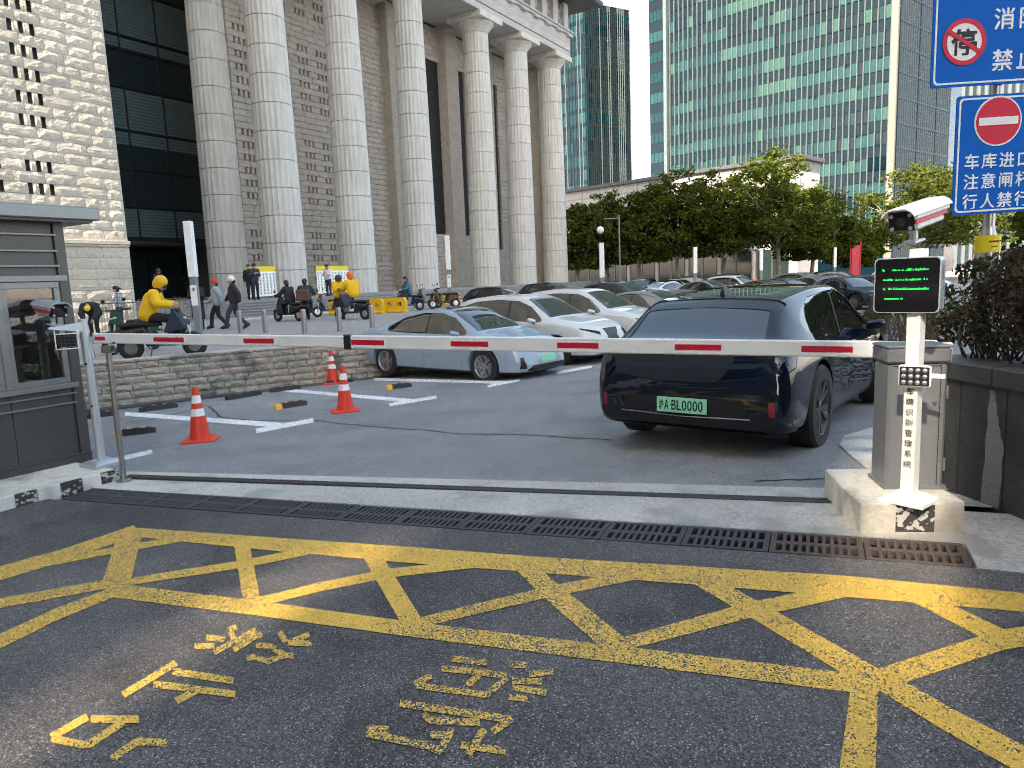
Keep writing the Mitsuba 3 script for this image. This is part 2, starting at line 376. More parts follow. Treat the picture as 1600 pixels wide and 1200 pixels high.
worn_paint('yellow_line', (.75, .455, .065), (.085, .084, .082), .20)
worn_paint('yellow_text', (.73, .45, .07), (.085, .084, .082), .36)
worn_paint('white_line', (.78, .79, .80), (.2, .2, .2), .02)
grain('plaza', (.25, .245, .235), .15, 30, .75, big=.12)
grain('ground', (.16, .16, .16), .2, 5, .9)
grain('concrete', (.40, .39, .36), .35, 60, .85, big=.25, bump=.004, bscale=50, dirt=(.24, .235, .22))
grain('kerb_white', (.58, .59, .56), .12, 45, .8, big=.15, bump=.003, dirt=(.25, .25, .235))
grain('block', (.50, .48, .42), .22, 55, .85, big=.3, bump=.006, dirt=(.20, .19, .17))


def flaking(p, n, uv):
    """black paint with small flakes gone to the white coat beneath"""
    k = fbm(p.x * 34, p.y * 34, p.z * 34, 4) + .35 * (fbm(p.x * 6, p.y * 6, p.z * 6 + 5, 3) - .5)
    return dr.select(k > .585, mi.Color3f(.40, .395, .37), mi.Color3f(.035, .035, .036) * (.7 + .6 * fbm(p.x * 60, p.y * 60, p.z * 60, 2)))


scene['mat_kerb_black'] = {'type': 'twosided', 'bsdf': {'type': 'principled', 'base_color': proc(flaking), 'roughness': .75}}
for i, c in enumerate([(.54, .485, .39), (.515, .465, .375), (.56, .51, .415), (.50, .455, .375)]):
    grain(f'sandstone_{i}', c, .28, 22, .9, big=.16, bump=.022, bscale=17)
for i, c in enumerate([(.38, .35, .29), (.41, .36, .30), (.33, .32, .275), (.43, .36, .30)]):
    grain(f'wallstone_{i}', c, .3, 25, .9, big=.3, bump=.02, bscale=22, dirt=(.11, .11, .10))
grain('back_stone', (.42, .385, .34), .25, 8, .9, big=.15, bump=.03, bscale=7)
grain('column', (.57, .56, .52), .06, 9, .7, big=.08, streak=.13)
grain('entablature', (.44, .435, .42), .10, 9, .75, big=.10)
grain('step_stone', (.27, .27, .265), .15, 20, .75)
grain('granite', (.08, .08, .076), .5, 130, .6, spec=.4, big=.3, dirt=(.05, .05, .05))
grain('granite_light', (.30, .30, .29), .45, 120, .6, spec=.4)
plain('joint', (.17, .155, .135), .9)
plain('void', (.012, .012, .013), .9)
plain('mortar', (.36, .34, .30), .95)
plain('pale_wall', (.30, .30, .31), .8)
plain('dark_cornice', (.06, .06, .065), .6)
plain('steel', (.42, .42, .42), .32, 1.0)
plain('galv', (.50, .55, .58), .38, .55)
plain('iron', (.055, .052, .058), .55, .3)
grain('iron_rust', (.075, .058, .05), .3, 40, .6)
plain('rubber', (.018, .018, .019), .6)
plain('black', (.015, .015, .016), .35)
plain('black_matte', (.02, .02, .021), .8)
plain('white_coat', (.72, .75, .75), .35, clearcoat=.4)
plain('cream_coat', (.68, .69, .66), .35, clearcoat=.3)
plain('red_film', (.50, .01, .035), .3)
plain('red_metal', (.45, .025, .045), .4)
plain('cone_red', (.66, .045, .02), .42)
plain('cone_white', (.80, .81, .80), .35)
plain('booth_metal', (.092, .092, .086), .38, .55)
plain('booth_trim', (.24, .25, .245), .35, .6)
plain('cabinet', (.155, .165, .18), .42, .15)
plain('lamp_white', (.82, .86, .86), .3)
plain('lamp_pole', (.20, .215, .22), .5)
plain('sign_blue', (.003, .125, .55), .5, spec=.15)
plain('sign_white', (.85, .86, .87), .45)
plain('sign_red', (.62, .008, .04), .45)
plain('lens_black', (.006, .006, .007), .08, spec=.5)
plain('lens_silver', (.6, .6, .6), .15, .8)
plain('yellow_plastic', (.72, .42, .01), .4)
plain('label_yellow', (.80, .62, .02), .5)
plain('chrome', (.75, .75, .76), .08, 1.0)
plain('tyre', (.016, .016, .017), .75)
plain('rim_dark', (.09, .092, .096), .25, .8)
plain('rim_silver', (.45, .45, .46), .25, .9)
scene['mat_car_glass'] = {'type': 'twosided', 'bsdf': {'type': 'plastic', 'diffuse_reflectance': rgb(.008, .010, .011), 'int_ior': 2.2}}
plain('car_trim', (.012, .012, .013), .35)
plain('tail_red', (.25, .004, .01), .15, clearcoat=1.0)
plain('plate_green', (.28, .70, .46), .35)
plain('plate_blue', (.01, .08, .45), .35)
for n_, c in dict(navy=(.006, .016, .048), skyblue=(.56, .65, .73), white=(.84, .85, .85), black=(.012, .012, .014), silver=(.45, .47, .48), slate=(.09, .12, .16),
                  red=(.28, .03, .05), greygreen=(.30, .36, .35), darkblue=(.02, .035, .075)).items():
    scene['mat_paint_' + n_] = {'type': 'twosided', 'bsdf': {'type': 'plastic', 'diffuse_reflectance': rgb(*c), 'int_ior': 1.62, 'nonlinear': True}}
for n_, c in dict(yellow=(.80, .47, .01), orange=(.70, .16, .03), blackcloth=(.02, .021, .026), navycloth=(.03, .035, .06), grey=(.33, .38, .43), teal=(.07, .15, .19), red=(.5, .06, .05),
                  white=(.7, .71, .72), green=(.02, .05, .035), olive=(.03, .035, .025), brown=(.10, .06, .04)).items():
    plain('cloth_' + n_, c, .85, sheen=.2)
plain('skin', (.46, .29, .21), .55)
plain('hair', (.015, .012, .011), .5)


def plaid(p, n, uv):
    a = dr.select(cell_rand(dr.floor(p.z * 22), 0) > .5, 1.0, 0.0)
    b = dr.select(cell_rand(dr.floor((p.x + p.y) * 22), 5) > .5, 1.0, 0.0)
    return mix((.045, .05, .10), (.55, .56, .6), .15 + .35 * a + .35 * b)


scene['mat_plaid'] = {'type': 'twosided', 'bsdf': {'type': 'principled', 'base_color': proc(plaid), 'roughness': .85}}


def foliage(name, c0, c1, rough=.45):
    c0, c1 = mi.Color3f(*c0), mi.Color3f(*c1)
    scene['mat_' + name] = {'type': 'principledthin', 'base_color': proc(lambda p, n, uv: mix(c0, c1, cell_rand(p.x * 2.2, p.y * 2.2, p.z * 2.2) * .6 + .4 * cell_rand(p.x * 9, p.y * 9, p.z * 9))), 'roughness': rough, 'diff_trans': .5, 'spec_trans': 0.0}


foliage('leaf_tree', (.030, .052, .012), (.115, .135, .024))
foliage('leaf_hedge', (.065, .058, .040), (.16, .115, .08))
foliage('leaf_green', (.05, .085, .035), (.13, .17, .06))
grain('bark', (.25, .23, .20), .35, 12, .9)
grain('twig', (.12, .10, .085), .3, 40, .9)
plain('tower_blind', (0.017, 0.054, 0.061), .25, spec=.15)
plain('tower_blind_warm', (0.031, 0.079, 0.072), .25, spec=.15)
plain('tower_vision', (0.006, 0.029, 0.036), .1, spec=.3)
plain('tower_dark', (0.002, 0.010, 0.018), .08, spec=.35)
plain('tower_spandrel', (0.007, 0.017, 0.025), .2, spec=.15)
plain('tower_fin', (0.090, 0.117, 0.130), .45)
plain('tower_cream', (0.151, 0.141, 0.117), .6)
plain('tower_side', (0.024, 0.034, 0.045), .3, spec=.2)
plain('tower_teal', (0.007, 0.034, 0.042), .15, spec=.3)
plain('tower_grey', (0.012, 0.021, 0.027), .2, spec=.2)
plain('tower_bronze', (0.015, 0.022, 0.027), .25, spec=.2)
plain('lobby_glass', (.016, .026, .028), .08, spec=.5)
plain('lobby_band', (.075, .115, .115), .12, spec=.7, clearcoat=.6)
plain('brick_far', (.42, .29, .20), .8)
plain('tower_back', (.20, .22, .24), .3)
plain('interior_wall', (.20, .20, .20), .8)
plain('screen_blue', (.02, .05, .07), .4)
scene['mat_pane'] = {'type': 'thindielectric', 'int_ior': 1.5}
scene['mat_led'] = {'type': 'twosided', 'bsdf': {'type': 'principled', 'base_color': rgb(.02, .3, .05), 'roughness': .4}}

# ---------------------------------------------------------------- ground, markings, drain
YELLOW=[[(-3.458,4.345),(-3.348,4.462),(-3.233,4.585),(-3.111,4.714),(-2.985,4.929),(-2.848,5.163),(-3.001,5.409),(-3.152,5.177),(-3.29,4.963),(-3.422,4.834),(-3.548,4.712),(-3.668,4.595)],
[(-1.587,4.585),(-1.346,4.488),(-1.115,4.394),(-0.893,4.305),(-0.68,4.218),(-0.465,4.138),(-0.257,4.061),(-0.057,3.987),(0.136,3.915),(0.332,3.843),(0.52,3.773),(0.702,3.706),(0.879,3.641),(1.033,3.581),(1.182,3.523),(1.327,3.467),(1.468,3.412),(1.604,3.359),(1.754,3.301),(1.899,3.244),(2.039,3.188),(2.175,3.135),(2.306,3.083),(2.436,3.035),(2.574,3.206),(2.439,3.258),(2.304,3.318),(2.167,3.383),(2.024,3.45),(1.876,3.52),(1.722,3.593),(1.574,3.646),(1.423,3.7),(1.267,3.755),(1.107,3.812),(0.942,3.871),(0.755,3.937),(0.561,4.006),(0.362,4.077),(0.155,4.15),(-0.049,4.23),(-0.261,4.313),(-0.48,4.4),(-0.709,4.49),(-0.934,4.575),(-1.168,4.664),(-1.411,4.756),(-1.663,4.851),(-1.965,4.967),(-2.282,5.088),(-2.615,5.215),(-2.964,5.348),(-2.848,5.163),(-2.867,5.131),(-2.52,4.983),(-2.192,4.843),(-1.882,4.711)],
[(-3.051,5.382),(-3.037,5.354),(-3.025,5.372)],
[(-3.065,5.31),(-3.055,5.325),(-3.08,5.343)],
[(-2.576,4.188),(-2.33,4.04),(-2.533,4.511),(-2.787,5.097),(-2.867,5.131),(-2.936,5.013),(-2.74,4.565)],
[(-1.43,3.641),(-1.241,3.563),(-1.059,3.488),(-0.883,3.416),(-0.715,3.347),(-0.553,3.281),(-0.375,3.211),(-0.204,3.145),(-0.039,3.081),(0.119,3.019),(0.272,2.96),(0.419,2.903),(0.566,2.845),(0.708,2.789),(0.844,2.736),(0.976,2.684),(1.103,2.634),(1.226,2.586),(1.345,2.539),(1.417,2.663),(1.293,2.711),(1.164,2.761),(1.031,2.813),(0.894,2.867),(0.751,2.922),(0.603,2.98),(0.449,3.04),(0.296,3.099),(0.137,3.161),(-0.029,3.225),(-0.2,3.291),(-0.379,3.361),(-0.564,3.433),(-0.734,3.505),(-0.91,3.58),(-1.094,3.659),(-1.285,3.741),(-1.485,3.826),(-1.698,3.911),(-1.92,4),(-2.152,4.093),(-2.395,4.19),(-2.33,4.04),(-2.526,4.158),(-2.469,4.046),(-2.19,3.937),(-1.924,3.833),(-1.671,3.735)],
[(-3.286,4.089),(-3.171,3.948),(-3.017,4),(-2.86,4.053),(-2.699,4.107),(-2.534,4.163),(-2.576,4.188),(-2.628,4.309),(-2.799,4.252),(-2.965,4.196),(-3.127,4.142)],
[(-2.688,3.924),(-2.752,3.777),(-2.812,3.64),(-2.868,3.512),(-2.73,3.366),(-2.68,3.493),(-2.626,3.629),(-2.569,3.776),(-2.49,3.895),(-2.407,4.022),(-2.469,4.046),(-2.521,4.148),(-2.607,4.033)],
[(-1.747,4.342),(-1.566,4.412),(-1.379,4.484),(-1.385,4.504),(-1.56,4.574),(-1.684,4.525),(-1.805,4.477),(-2.024,4.42),(-2.238,4.365),(-2.447,4.311),(-2.396,4.191),(-2.237,4.228),(-2.077,4.265),(-1.913,4.303)],
[(-2.837,4.785),(-2.899,4.928),(-3.021,4.867),(-3.111,4.714),(-3.193,4.627),(-3.018,4.705)],
[(-2.404,4.934),(-2.609,5.021),(-2.737,4.982),(-2.677,4.843),(-2.542,4.888)],
[(-1.84,4.468),(-1.805,4.477),(-1.749,4.499),(-1.828,4.688),(-1.96,4.744)],
[(-1.578,3.863),(-1.485,3.826),(-1.46,3.816),(-1.691,4.364),(-1.747,4.342),(-1.782,4.334)],
[(-1.14,3.891),(-0.952,3.953),(-0.758,4.017),(-0.596,4.033),(-0.432,4.049),(-0.268,4.065),(-0.406,4.117),(-0.548,4.17),(-0.668,4.161),(-0.788,4.153),(-0.989,4.085),(-1.184,4.018),(-1.337,3.944),(-1.484,3.874),(-1.46,3.816),(-1.378,3.78),(-1.26,3.835)],
[(-0.892,4.118),(-0.788,4.153),(-0.787,4.153),(-0.838,4.283),(-0.982,4.341)],
[(-0.624,3.458),(-0.564,3.433),(-0.49,3.404),(-0.489,3.406),(-0.602,3.689),(-0.733,4.02),(-0.758,4.017),(-0.84,3.99),(-0.725,3.706)],
[(0.147,3.597),(0.305,3.641),(0.466,3.686),(0.631,3.732),(0.432,3.806),(0.285,3.768),(0.142,3.73),(-0.031,3.663),(-0.198,3.598),(-0.359,3.535),(-0.516,3.474),(-0.489,3.406),(-0.49,3.404),(-0.445,3.386),(-0.303,3.437),(-0.157,3.489),(-0.007,3.542)],
[(0.084,3.708),(0.142,3.73),(0.21,3.748),(0.209,3.753),(0.143,3.912),(0.136,3.915),(-0.013,3.97)],
[(0.131,3.584),(0.243,3.315),(0.34,3.082),(0.449,3.04),(0.476,3.029),(0.496,3.061),(0.426,3.231),(0.347,3.419),(0.26,3.629),(0.147,3.597),(0.128,3.59)],
[(1.075,3.21),(1.251,3.257),(1.431,3.305),(1.616,3.355),(1.604,3.359),(1.503,3.399),(1.4,3.439),(1.253,3.401),(1.108,3.364),(0.94,3.299),(0.779,3.238),(0.623,3.178),(0.472,3.12),(0.496,3.061),(0.476,3.029),(0.503,3.019),(0.64,3.065),(0.781,3.112),(0.926,3.16)],
[(1.044,3.339),(1.108,3.364),(1.182,3.383),(1.113,3.55),(0.93,3.621),(0.99,3.475)],
[(1.289,2.713),(1.417,2.663),(1.37,2.581),(1.459,2.684),(1.41,2.808),(1.357,2.943),(1.298,3.091),(1.234,3.253),(1.094,3.215),(1.166,3.03),(1.23,2.863)],
[(2.007,2.787),(2.147,2.808),(2.288,2.829),(2.393,2.983),(2.241,2.964),(2.092,2.944),(1.921,2.884),(1.757,2.827),(1.599,2.771),(1.446,2.717),(1.459,2.684),(1.37,2.581),(1.366,2.575),(1.362,2.562),(1.514,2.615),(1.672,2.67),(1.837,2.727)],
[(1.98,2.905),(2.092,2.944),(2.115,2.947),(2.082,3.062),(2.045,3.186),(1.969,3.216),(1.89,3.247),(1.937,3.067)],
[(1.039,2.171),(0.977,2.057),(0.921,1.953),(0.976,1.942),(1.03,1.931),(1.085,2.033),(1.145,2.146),(1.211,2.27),(1.285,2.409),(1.368,2.564),(1.362,2.562),(1.366,2.575),(1.345,2.539),(1.262,2.572),(1.142,2.356)],
[(1.465,2.317),(1.506,2.224),(1.545,2.138),(1.58,2.057),(1.614,1.982),(1.732,2.082),(1.695,2.159),(1.656,2.241),(1.615,2.329),(1.57,2.423),(1.537,2.514),(1.501,2.61),(1.375,2.566),(1.422,2.436)]]
GROUND_TEXT=[[[(-1.511,3.301),(-1.537,3.361),(-1.64,3.37),(-1.613,3.31)],[(-1.504,3.421),(-1.617,3.458),(-1.594,3.395),(-1.483,3.36)],[(-1.439,3.294),(-1.349,3.441),(-1.384,3.5),(-1.474,3.349),(-1.515,3.293),(-1.48,3.239),(-1.44,3.294)],[(-1.503,3.555),(-1.531,3.524),(-1.496,3.462),(-1.467,3.492)],[(-1.484,3.475),(-1.496,3.462),(-1.503,3.475),(-1.511,3.468),(-1.458,3.375),(-1.443,3.401)],[(-1.358,3.426),(-1.366,3.413),(-1.423,3.297),(-1.389,3.245),(-1.324,3.373)],[(-1.281,3.22),(-1.323,3.208),(-1.298,3.153),(-1.257,3.165)],[(-1.329,3.447),(-1.354,3.432),(-1.356,3.43),(-1.341,3.4),(-1.324,3.373),(-1.325,3.371),(-1.3,3.385)],[(-1.13,3.162),(-1.128,3.206),(-1.233,3.312),(-1.243,3.318),(-1.317,3.329),(-1.296,3.27),(-1.228,3.261)],[(-1.072,3.144),(-1.086,3.199),(-1.132,3.211),(-1.128,3.206),(-1.13,3.162),(-1.163,3.195),(-1.216,3.157),(-1.189,3.106),(-1.118,3.156)],[(-1.153,3.323),(-1.223,3.444),(-1.239,3.416),(-1.17,3.297)],[(-1.033,3.307),(-1.16,3.338),(-1.158,3.331),(-1.153,3.323),(-1.155,3.32),(-1.143,3.279),(-1.019,3.249)],[(-1.08,3.408),(-1.157,3.337),(-1.086,3.32),(-1.053,3.35)],[(-1.17,3.119),(-1.179,3.113),(-1.167,3.107)],[(-1.269,3.2),(-1.265,3.183),(-1.257,3.165),(-1.26,3.164),(-1.256,3.148),(-1.197,3.121),(-1.216,3.157),(-1.2,3.168)]],
[[(-1.671,3.217),(-1.733,3.086),(-1.791,2.964),(-1.747,2.912),(-1.689,3.03),(-1.626,3.157)],[(-1.307,3.017),(-1.467,3.078),(-1.634,3.141),(-1.637,3.134),(-1.617,3.08),(-1.45,3.018),(-1.289,2.959)],[(-1.239,2.849),(-1.256,2.904),(-1.354,2.936),(-1.455,2.969),(-1.455,2.97),(-1.567,3.005),(-1.682,3.04),(-1.656,2.981),(-1.544,2.946),(-1.434,2.912),(-1.336,2.881)],[(-1.425,2.91),(-1.434,2.912),(-1.481,2.927),(-1.515,2.881),(-1.477,2.83),(-1.421,2.904)]],
[[(-1.861,2.814),(-1.898,2.747),(-1.933,2.684),(-1.888,2.636),(-1.852,2.697),(-1.814,2.761)],[(-1.612,2.769),(-1.72,2.782),(-1.828,2.795),(-1.796,2.738),(-1.689,2.726),(-1.583,2.713)],[(-1.699,2.565),(-1.666,2.636),(-1.631,2.71),(-1.64,2.72),(-1.689,2.726),(-1.739,2.613),(-1.873,2.661),(-1.888,2.636),(-1.908,2.657),(-1.892,2.626),(-1.709,2.562)],[(-1.384,2.541),(-1.406,2.59),(-1.536,2.613),(-1.544,2.61),(-1.591,2.511),(-1.553,2.471),(-1.507,2.562)]],
[[(-0.163,3.009),(-0.327,3.071),(-0.326,3.016),(-0.165,2.956)],[(-0.071,2.891),(-0.215,2.942),(-0.364,2.994),(-0.363,2.941),(-0.216,2.891),(-0.074,2.842)],[(-0.408,2.934),(-0.48,2.878),(-0.462,2.831),(-0.392,2.886)],[(-0.148,2.715),(-0.064,2.831),(-0.074,2.853),(-0.074,2.842),(-0.097,2.85),(-0.162,2.758),(-0.294,2.806),(-0.43,2.856),(-0.461,2.832),(-0.46,2.819),(-0.306,2.764),(-0.158,2.711)],[(-0.184,2.879),(-0.214,2.89),(-0.251,2.834),(-0.231,2.795),(-0.18,2.871)],[(0.015,2.969),(-0.064,2.98),(-0.064,2.927),(0.014,2.916)],[(0.129,2.9),(0.023,2.889),(0.025,2.839),(0.129,2.85)],[(0.077,2.826),(-0.051,2.848),(-0.051,2.8),(0.074,2.778)],[(0.096,2.738),(-0.049,2.799),(-0.054,2.753),(0.089,2.693)],[(0.015,2.707),(-0.063,2.731),(-0.066,2.686),(0.011,2.663)]],
[[(-0.135,2.506),(-0.117,2.466),(-0.051,2.537),(-0.045,2.552),(-0.048,2.57),(-0.058,2.581),(-0.204,2.634),(-0.355,2.689),(-0.513,2.746),(-0.51,2.692),(-0.368,2.642),(-0.23,2.593),(-0.098,2.546)],[(-0.364,2.561),(-0.269,2.544),(-0.176,2.527),(-0.177,2.574),(-0.183,2.576),(-0.273,2.593),(-0.364,2.61),(-0.403,2.653),(-0.415,2.612),(-0.372,2.566)],[(-0.533,2.569),(-0.622,2.587),(-0.614,2.538),(-0.527,2.521)],[(-0.322,2.377),(-0.312,2.375),(-0.305,2.384),(-0.267,2.51),(-0.295,2.537),(-0.327,2.425),(-0.358,2.45),(-0.361,2.452),(-0.443,2.486),(-0.527,2.521),(-0.527,2.521),(-0.612,2.538),(-0.611,2.511),(-0.485,2.459),(-0.364,2.409)],[(-0.309,2.511),(-0.366,2.518),(-0.361,2.471),(-0.315,2.466),(-0.308,2.492)],[(-0.171,2.523),(-0.224,2.379),(-0.199,2.354),(-0.145,2.495)],[(-0.075,2.39),(-0.172,2.423),(-0.187,2.384),(-0.079,2.349)],[(-0.242,2.446),(-0.243,2.402),(-0.218,2.394),(-0.204,2.433)]]]
WHITE=[[(-6.697,12.191,-0.464),(-3.188,9.671,-0.295),(-3.331,10.14,-0.312),(-6.987,12.745,-0.488)],
[(-3.421,9.353,-0.292),(-2.82,9.968,-0.293),(-2.95,10.403,-0.31),(-3.567,9.736,-0.307)],
[(-5.007,14.794,-0.493),(-1.603,11.329,-0.3),(-1.661,11.805,-0.315),(-5.2,15.397,-0.516)],
[(-1.939,11.101,-0.302),(-1.247,11.643,-0.299),(-1.298,12.063,-0.312),(-2.011,11.482,-0.315)],
[(-2.976,15.389,-0.455),(-0.119,13.096,-0.31),(-0.12,13.571,-0.324),(-3.083,15.971,-0.475)],
[(-0.434,12.714,-0.308),(0.151,13.385,-0.311),(0.149,13.823,-0.324),(-0.455,13.109,-0.32)],
[(-4.641,7.759,-0.279),(-4.309,8.355,-0.287),(-4.473,8.659,-0.301),(-4.804,8.022,-0.291)],
[(0.906,14.184,-0.314),(1.702,14.975,-0.315),(1.756,15.525,-0.329),(0.93,14.676,-0.327)]]
CRACK=[[(-6.168,11.206,-0.421),(-5.86,11.512,-0.422),(-5.646,12.452,-0.443)],
[(-5.993,13.241,-0.475),(-5.536,12.865,-0.452),(-4.634,11.196,-0.379),(-3.833,10.508,-0.337),(-2.883,10.181,-0.301),(-1.875,9.266,-0.247),(-1.138,8.755,-0.212),(-0.629,8.311,-0.185),(0.193,7.934,-0.152),(1.048,7.338,-0.111)],
[(1.863,5.408,-0.033),(2.431,5.339,-0.016),(2.686,5.405,-0.02)]]

LOT_N = np.array([.2524, .9677])


def zlot(x, y):
    """the ground falls gently to the left and away from the gate"""
    d = .2524 * x + .9677 * y - 5.045
    return -.035 * min(max(2.4 - x, 0), 14) - .03 * min(max(d - .2, 0), 11.8)


def _half(nx, ny, c, sgn):
    n = np.array([nx, ny])
    o, t = n * c, np.array([-ny, nx])
    return Polygon([o - t * 4000, o + t * 4000, o + t * 4000 + n * sgn * 4000, o - t * 4000 + n * sgn * 4000])


_CUTS = [(1, 0, 2.4), (1, 0, -11.6), (.2524, .9677, 5.245), (.2524, .9677, 17.045)]


def gsheet(poly, dz=0.0):
    """a sheet lying on the ground surface, dz above it"""
    g = poly if isinstance(poly, Polygon) else Polygon(poly)
    gs = [g.buffer(0)]
    for c in _CUTS:
        gs = [q for p in gs for s in (1, -1) for q in [p.intersection(_half(*c, s))] if q.area > 1e-7]
    ms = []
    for q in gs:
        for r in getattr(q, 'geoms', [q]):
            if r.geom_type == 'Polygon' and r.area > 1e-7:
                ms.append(sheet(r, 0.0))
    m = cat(ms)
    v = np.array(m.vertices)
    v[:, 2] = [zlot(x, y) + dz for x, y in v[:, :2]]
    return trimesh.Trimesh(v, m.faces, process=False)


obj('ground', sheet([(-1500, -900), (1500, -900), (1500, 1500), (-1500, 1500)], -1.0), 'mat_ground', kind='structure')
DU, DN = np.array([.9207, -.3903, 0]), np.array([.3903, .9207, 0])      # along the drain / across it
D0 = np.array([2.4, 3.6, 0])                                            # right end, near edge
TU, TN = np.array([.9352, -.3547, 0]), np.array([.3547, .9352, 0])
K0 = np.array([-3.96, 7.075, 0])
GL_ = .511 * 14


def dp(s, t):
    """point s metres left of the drain's right end, t metres across"""
    return tuple((D0 - DU * s + DN * t)[:2])


def kp(s, t):
    return tuple((K0 + TU * s + TN * t)[:2])


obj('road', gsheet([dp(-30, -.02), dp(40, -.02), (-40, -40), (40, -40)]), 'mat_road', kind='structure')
obj('concrete_apron', cat(gsheet([dp(GL_ + .02, .35), dp(-4, .35), kp(11, -.02), kp(-.6, -.02)]), gsheet([dp(-.03, -.02), dp(-.03, .35), dp(-4, .35), dp(-4, -.02)])), 'mat_concrete', kind='structure')
obj('side_pavement', gsheet([dp(GL_ + .02, -.02), kp(-.6, .0), kp(-40, .0), dp(40, -.02)]), 'mat_concrete', kind='structure')
obj('concrete_sill', gsheet([kp(-.3, .09), kp(11, .09), kp(11, .42), kp(-.3, .26)], .004), 'mat_concrete', kind='structure')
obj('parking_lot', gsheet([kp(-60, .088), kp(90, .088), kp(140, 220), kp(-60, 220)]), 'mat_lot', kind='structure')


def on_ground(P, ux):
    """frame at P whose x axis runs along the horizontal direction ux and follows the fall of the ground"""
    M = np.eye(4)
    u = np.array([ux[0], ux[1], .035 * ux[0]])
    u /= np.linalg.norm(u)
    v = np.array([-ux[1], ux[0], -.035 * ux[1]])
    v -= u * (u @ v)
    v /= np.linalg.norm(v)
    M[:3, 0], M[:3, 1], M[:3, 2] = u, v, np.cross(u, v)
    M[:3, 3] = [P[0], P[1], zlot(P[0], P[1])]
    return M


# gate track: a dark slot with a rubber strip in it
_tr = thing('gate_track', 'dark steel sliding gate track set across the entrance between concrete strips', 'gate track')
_h = on_ground(K0, TU)
_le = 6.9
obj('rail', tf(cat(cbox(-.02, _le, -.02, .015, -.08, .03, .006), cbox(-.02, _le, .055, .085, -.08, .022, .006)), _h), 'mat_iron', _tr)
obj('strip', tf(box(-.02, _le, .015, .055, -.08, .008), _h), 'mat_rubber', _tr)
# drain: a concrete channel with cast iron grates
_h = on_ground(D0, DU)
obj('drain_channel', tf(cat(box(-GL_ - .02, .03, -.04, -.02, -.55, -.003), box(-GL_ - .02, .03, .335, .36, -.55, -.003), box(-GL_ - .02, .03, -.04, .36, -.57, -.55),
                            box(.02, .03, -.04, .36, -.42, -.003), box(-GL_ - .02, -GL_ - .01, -.04, .36, -.42, -.003)), _h), 'mat_concrete', kind='structure')


def grate_mesh():
    L, W, t = .506, .335, .035
    m = [cbox(0, L, 0, .028, -t, .004, .003), cbox(0, L, W - .028, W, -t, .004, .003), cbox(.028, L - .028, W / 2 - .016, W / 2 + .016, -t, .003, .003),
         cbox(0, .034, .028, W - .028, -t, .004, .003), cbox(L - .034, L, .028, W - .028, -t, .004, .003)]
    n = 10
    w = (L - .068) / n
    for r in (0, 1):
        y0, y1 = (.028, W / 2 - .016) if r == 0 else (W / 2 + .016, W - .028)
        for k in range(1, n):
            x = .034 + w * k
            m.append(cbox(x - .011, x + .011, y0, y1, -t, .002, .003))
        m.append(box(.034, L - .034, y0 - .002 if r else y1 - .008, (y0 + .008) if r else y1 + .002, -t, 0))
    return cat(m)


_g = mikit.ply(grate_mesh(), 'mat_iron', smooth=False)
_words = ['rusty', 'second', 'third', 'fourth', 'fifth', 'sixth', 'seventh', 'eighth', 'ninth', 'tenth', 'eleventh', 'twelfth', 'thirteenth', 'fourteenth']
for i in range(14):
    k = copy('drain_grate', _g, 'mat_iron_rust' if i < 2 else 'mat_iron', _h @ TR(-.511 * (i + 1) + .002, -.008, .002 * rng.random()) @ RZ(.004 * (rng.random() - .5)))
    tag(k, ('brown rusty iron drain grate at the right end of the row, before the post block' if i == 0 else
            f'slotted iron drain grate, {_words[i]} from the right end of the row across the entrance'), 'drain grate', 'slotted iron drain grates across the entrance')
# markings
_y = key_for('road_marking')
tag(_y, 'yellow hatched no stopping box painted on the asphalt before the barrier', 'road marking', None, 'structure')
for s in YELLOW:
    obj('stripe', gsheet(Polygon(s), .004), 'mat_yellow_line', _y, smooth=False)
for n_, ss in enumerate(GROUND_TEXT):
    obj('character', cat([gsheet(Polygon(s), .004) for s in ss]), 'mat_yellow_text', _y, smooth=False)
_w = key_for('parking_marking')
tag(_w, 'white parking bay lines painted on the lot', 'road marking', None, 'structure')
for s in WHITE:
    obj('line', gsheet(Polygon([q[:2] for q in s]), .005), 'mat_white_line', _w, smooth=False)
_cm = []
for s in CRACK:
    pts = np.array(s)
    P_ = []
    for a, b in zip(pts[:-1], pts[1:]):
        n = max(2, int(np.linalg.norm(b - a) / .08))
        P_ += [a + (b - a) * t / n for t in range(n)]
    P_ = np.array(P_ + [pts[-1]])
    t = np.gradient(P_, axis=0)
    t /= np.linalg.norm(t, axis=1)[:, None]
    nn = np.stack([-t[:, 1], t[:, 0], 0 * t[:, 0]], 1)
    P_ += nn * (nrg.normal(0, .014, (len(P_), 1)))
    w = .009 + .011 * nrg.random((len(P_), 1))
    v = np.vstack([P_ - nn * w, P_ + nn * w])
    v[:, 2] = [zlot(x, y) + .004 for x, y in v[:, :2]]
    k = len(P_)
    i = np.arange(k - 1)
    _cm.append(trimesh.Trimesh(v, np.vstack([np.stack([i, i + 1, i + 1 + k], 1), np.stack([i, i + 1 + k, i + k], 1)]), process=False))
obj('crack', cat(_cm), 'mat_black_matte', 'parking_lot', smooth=False)
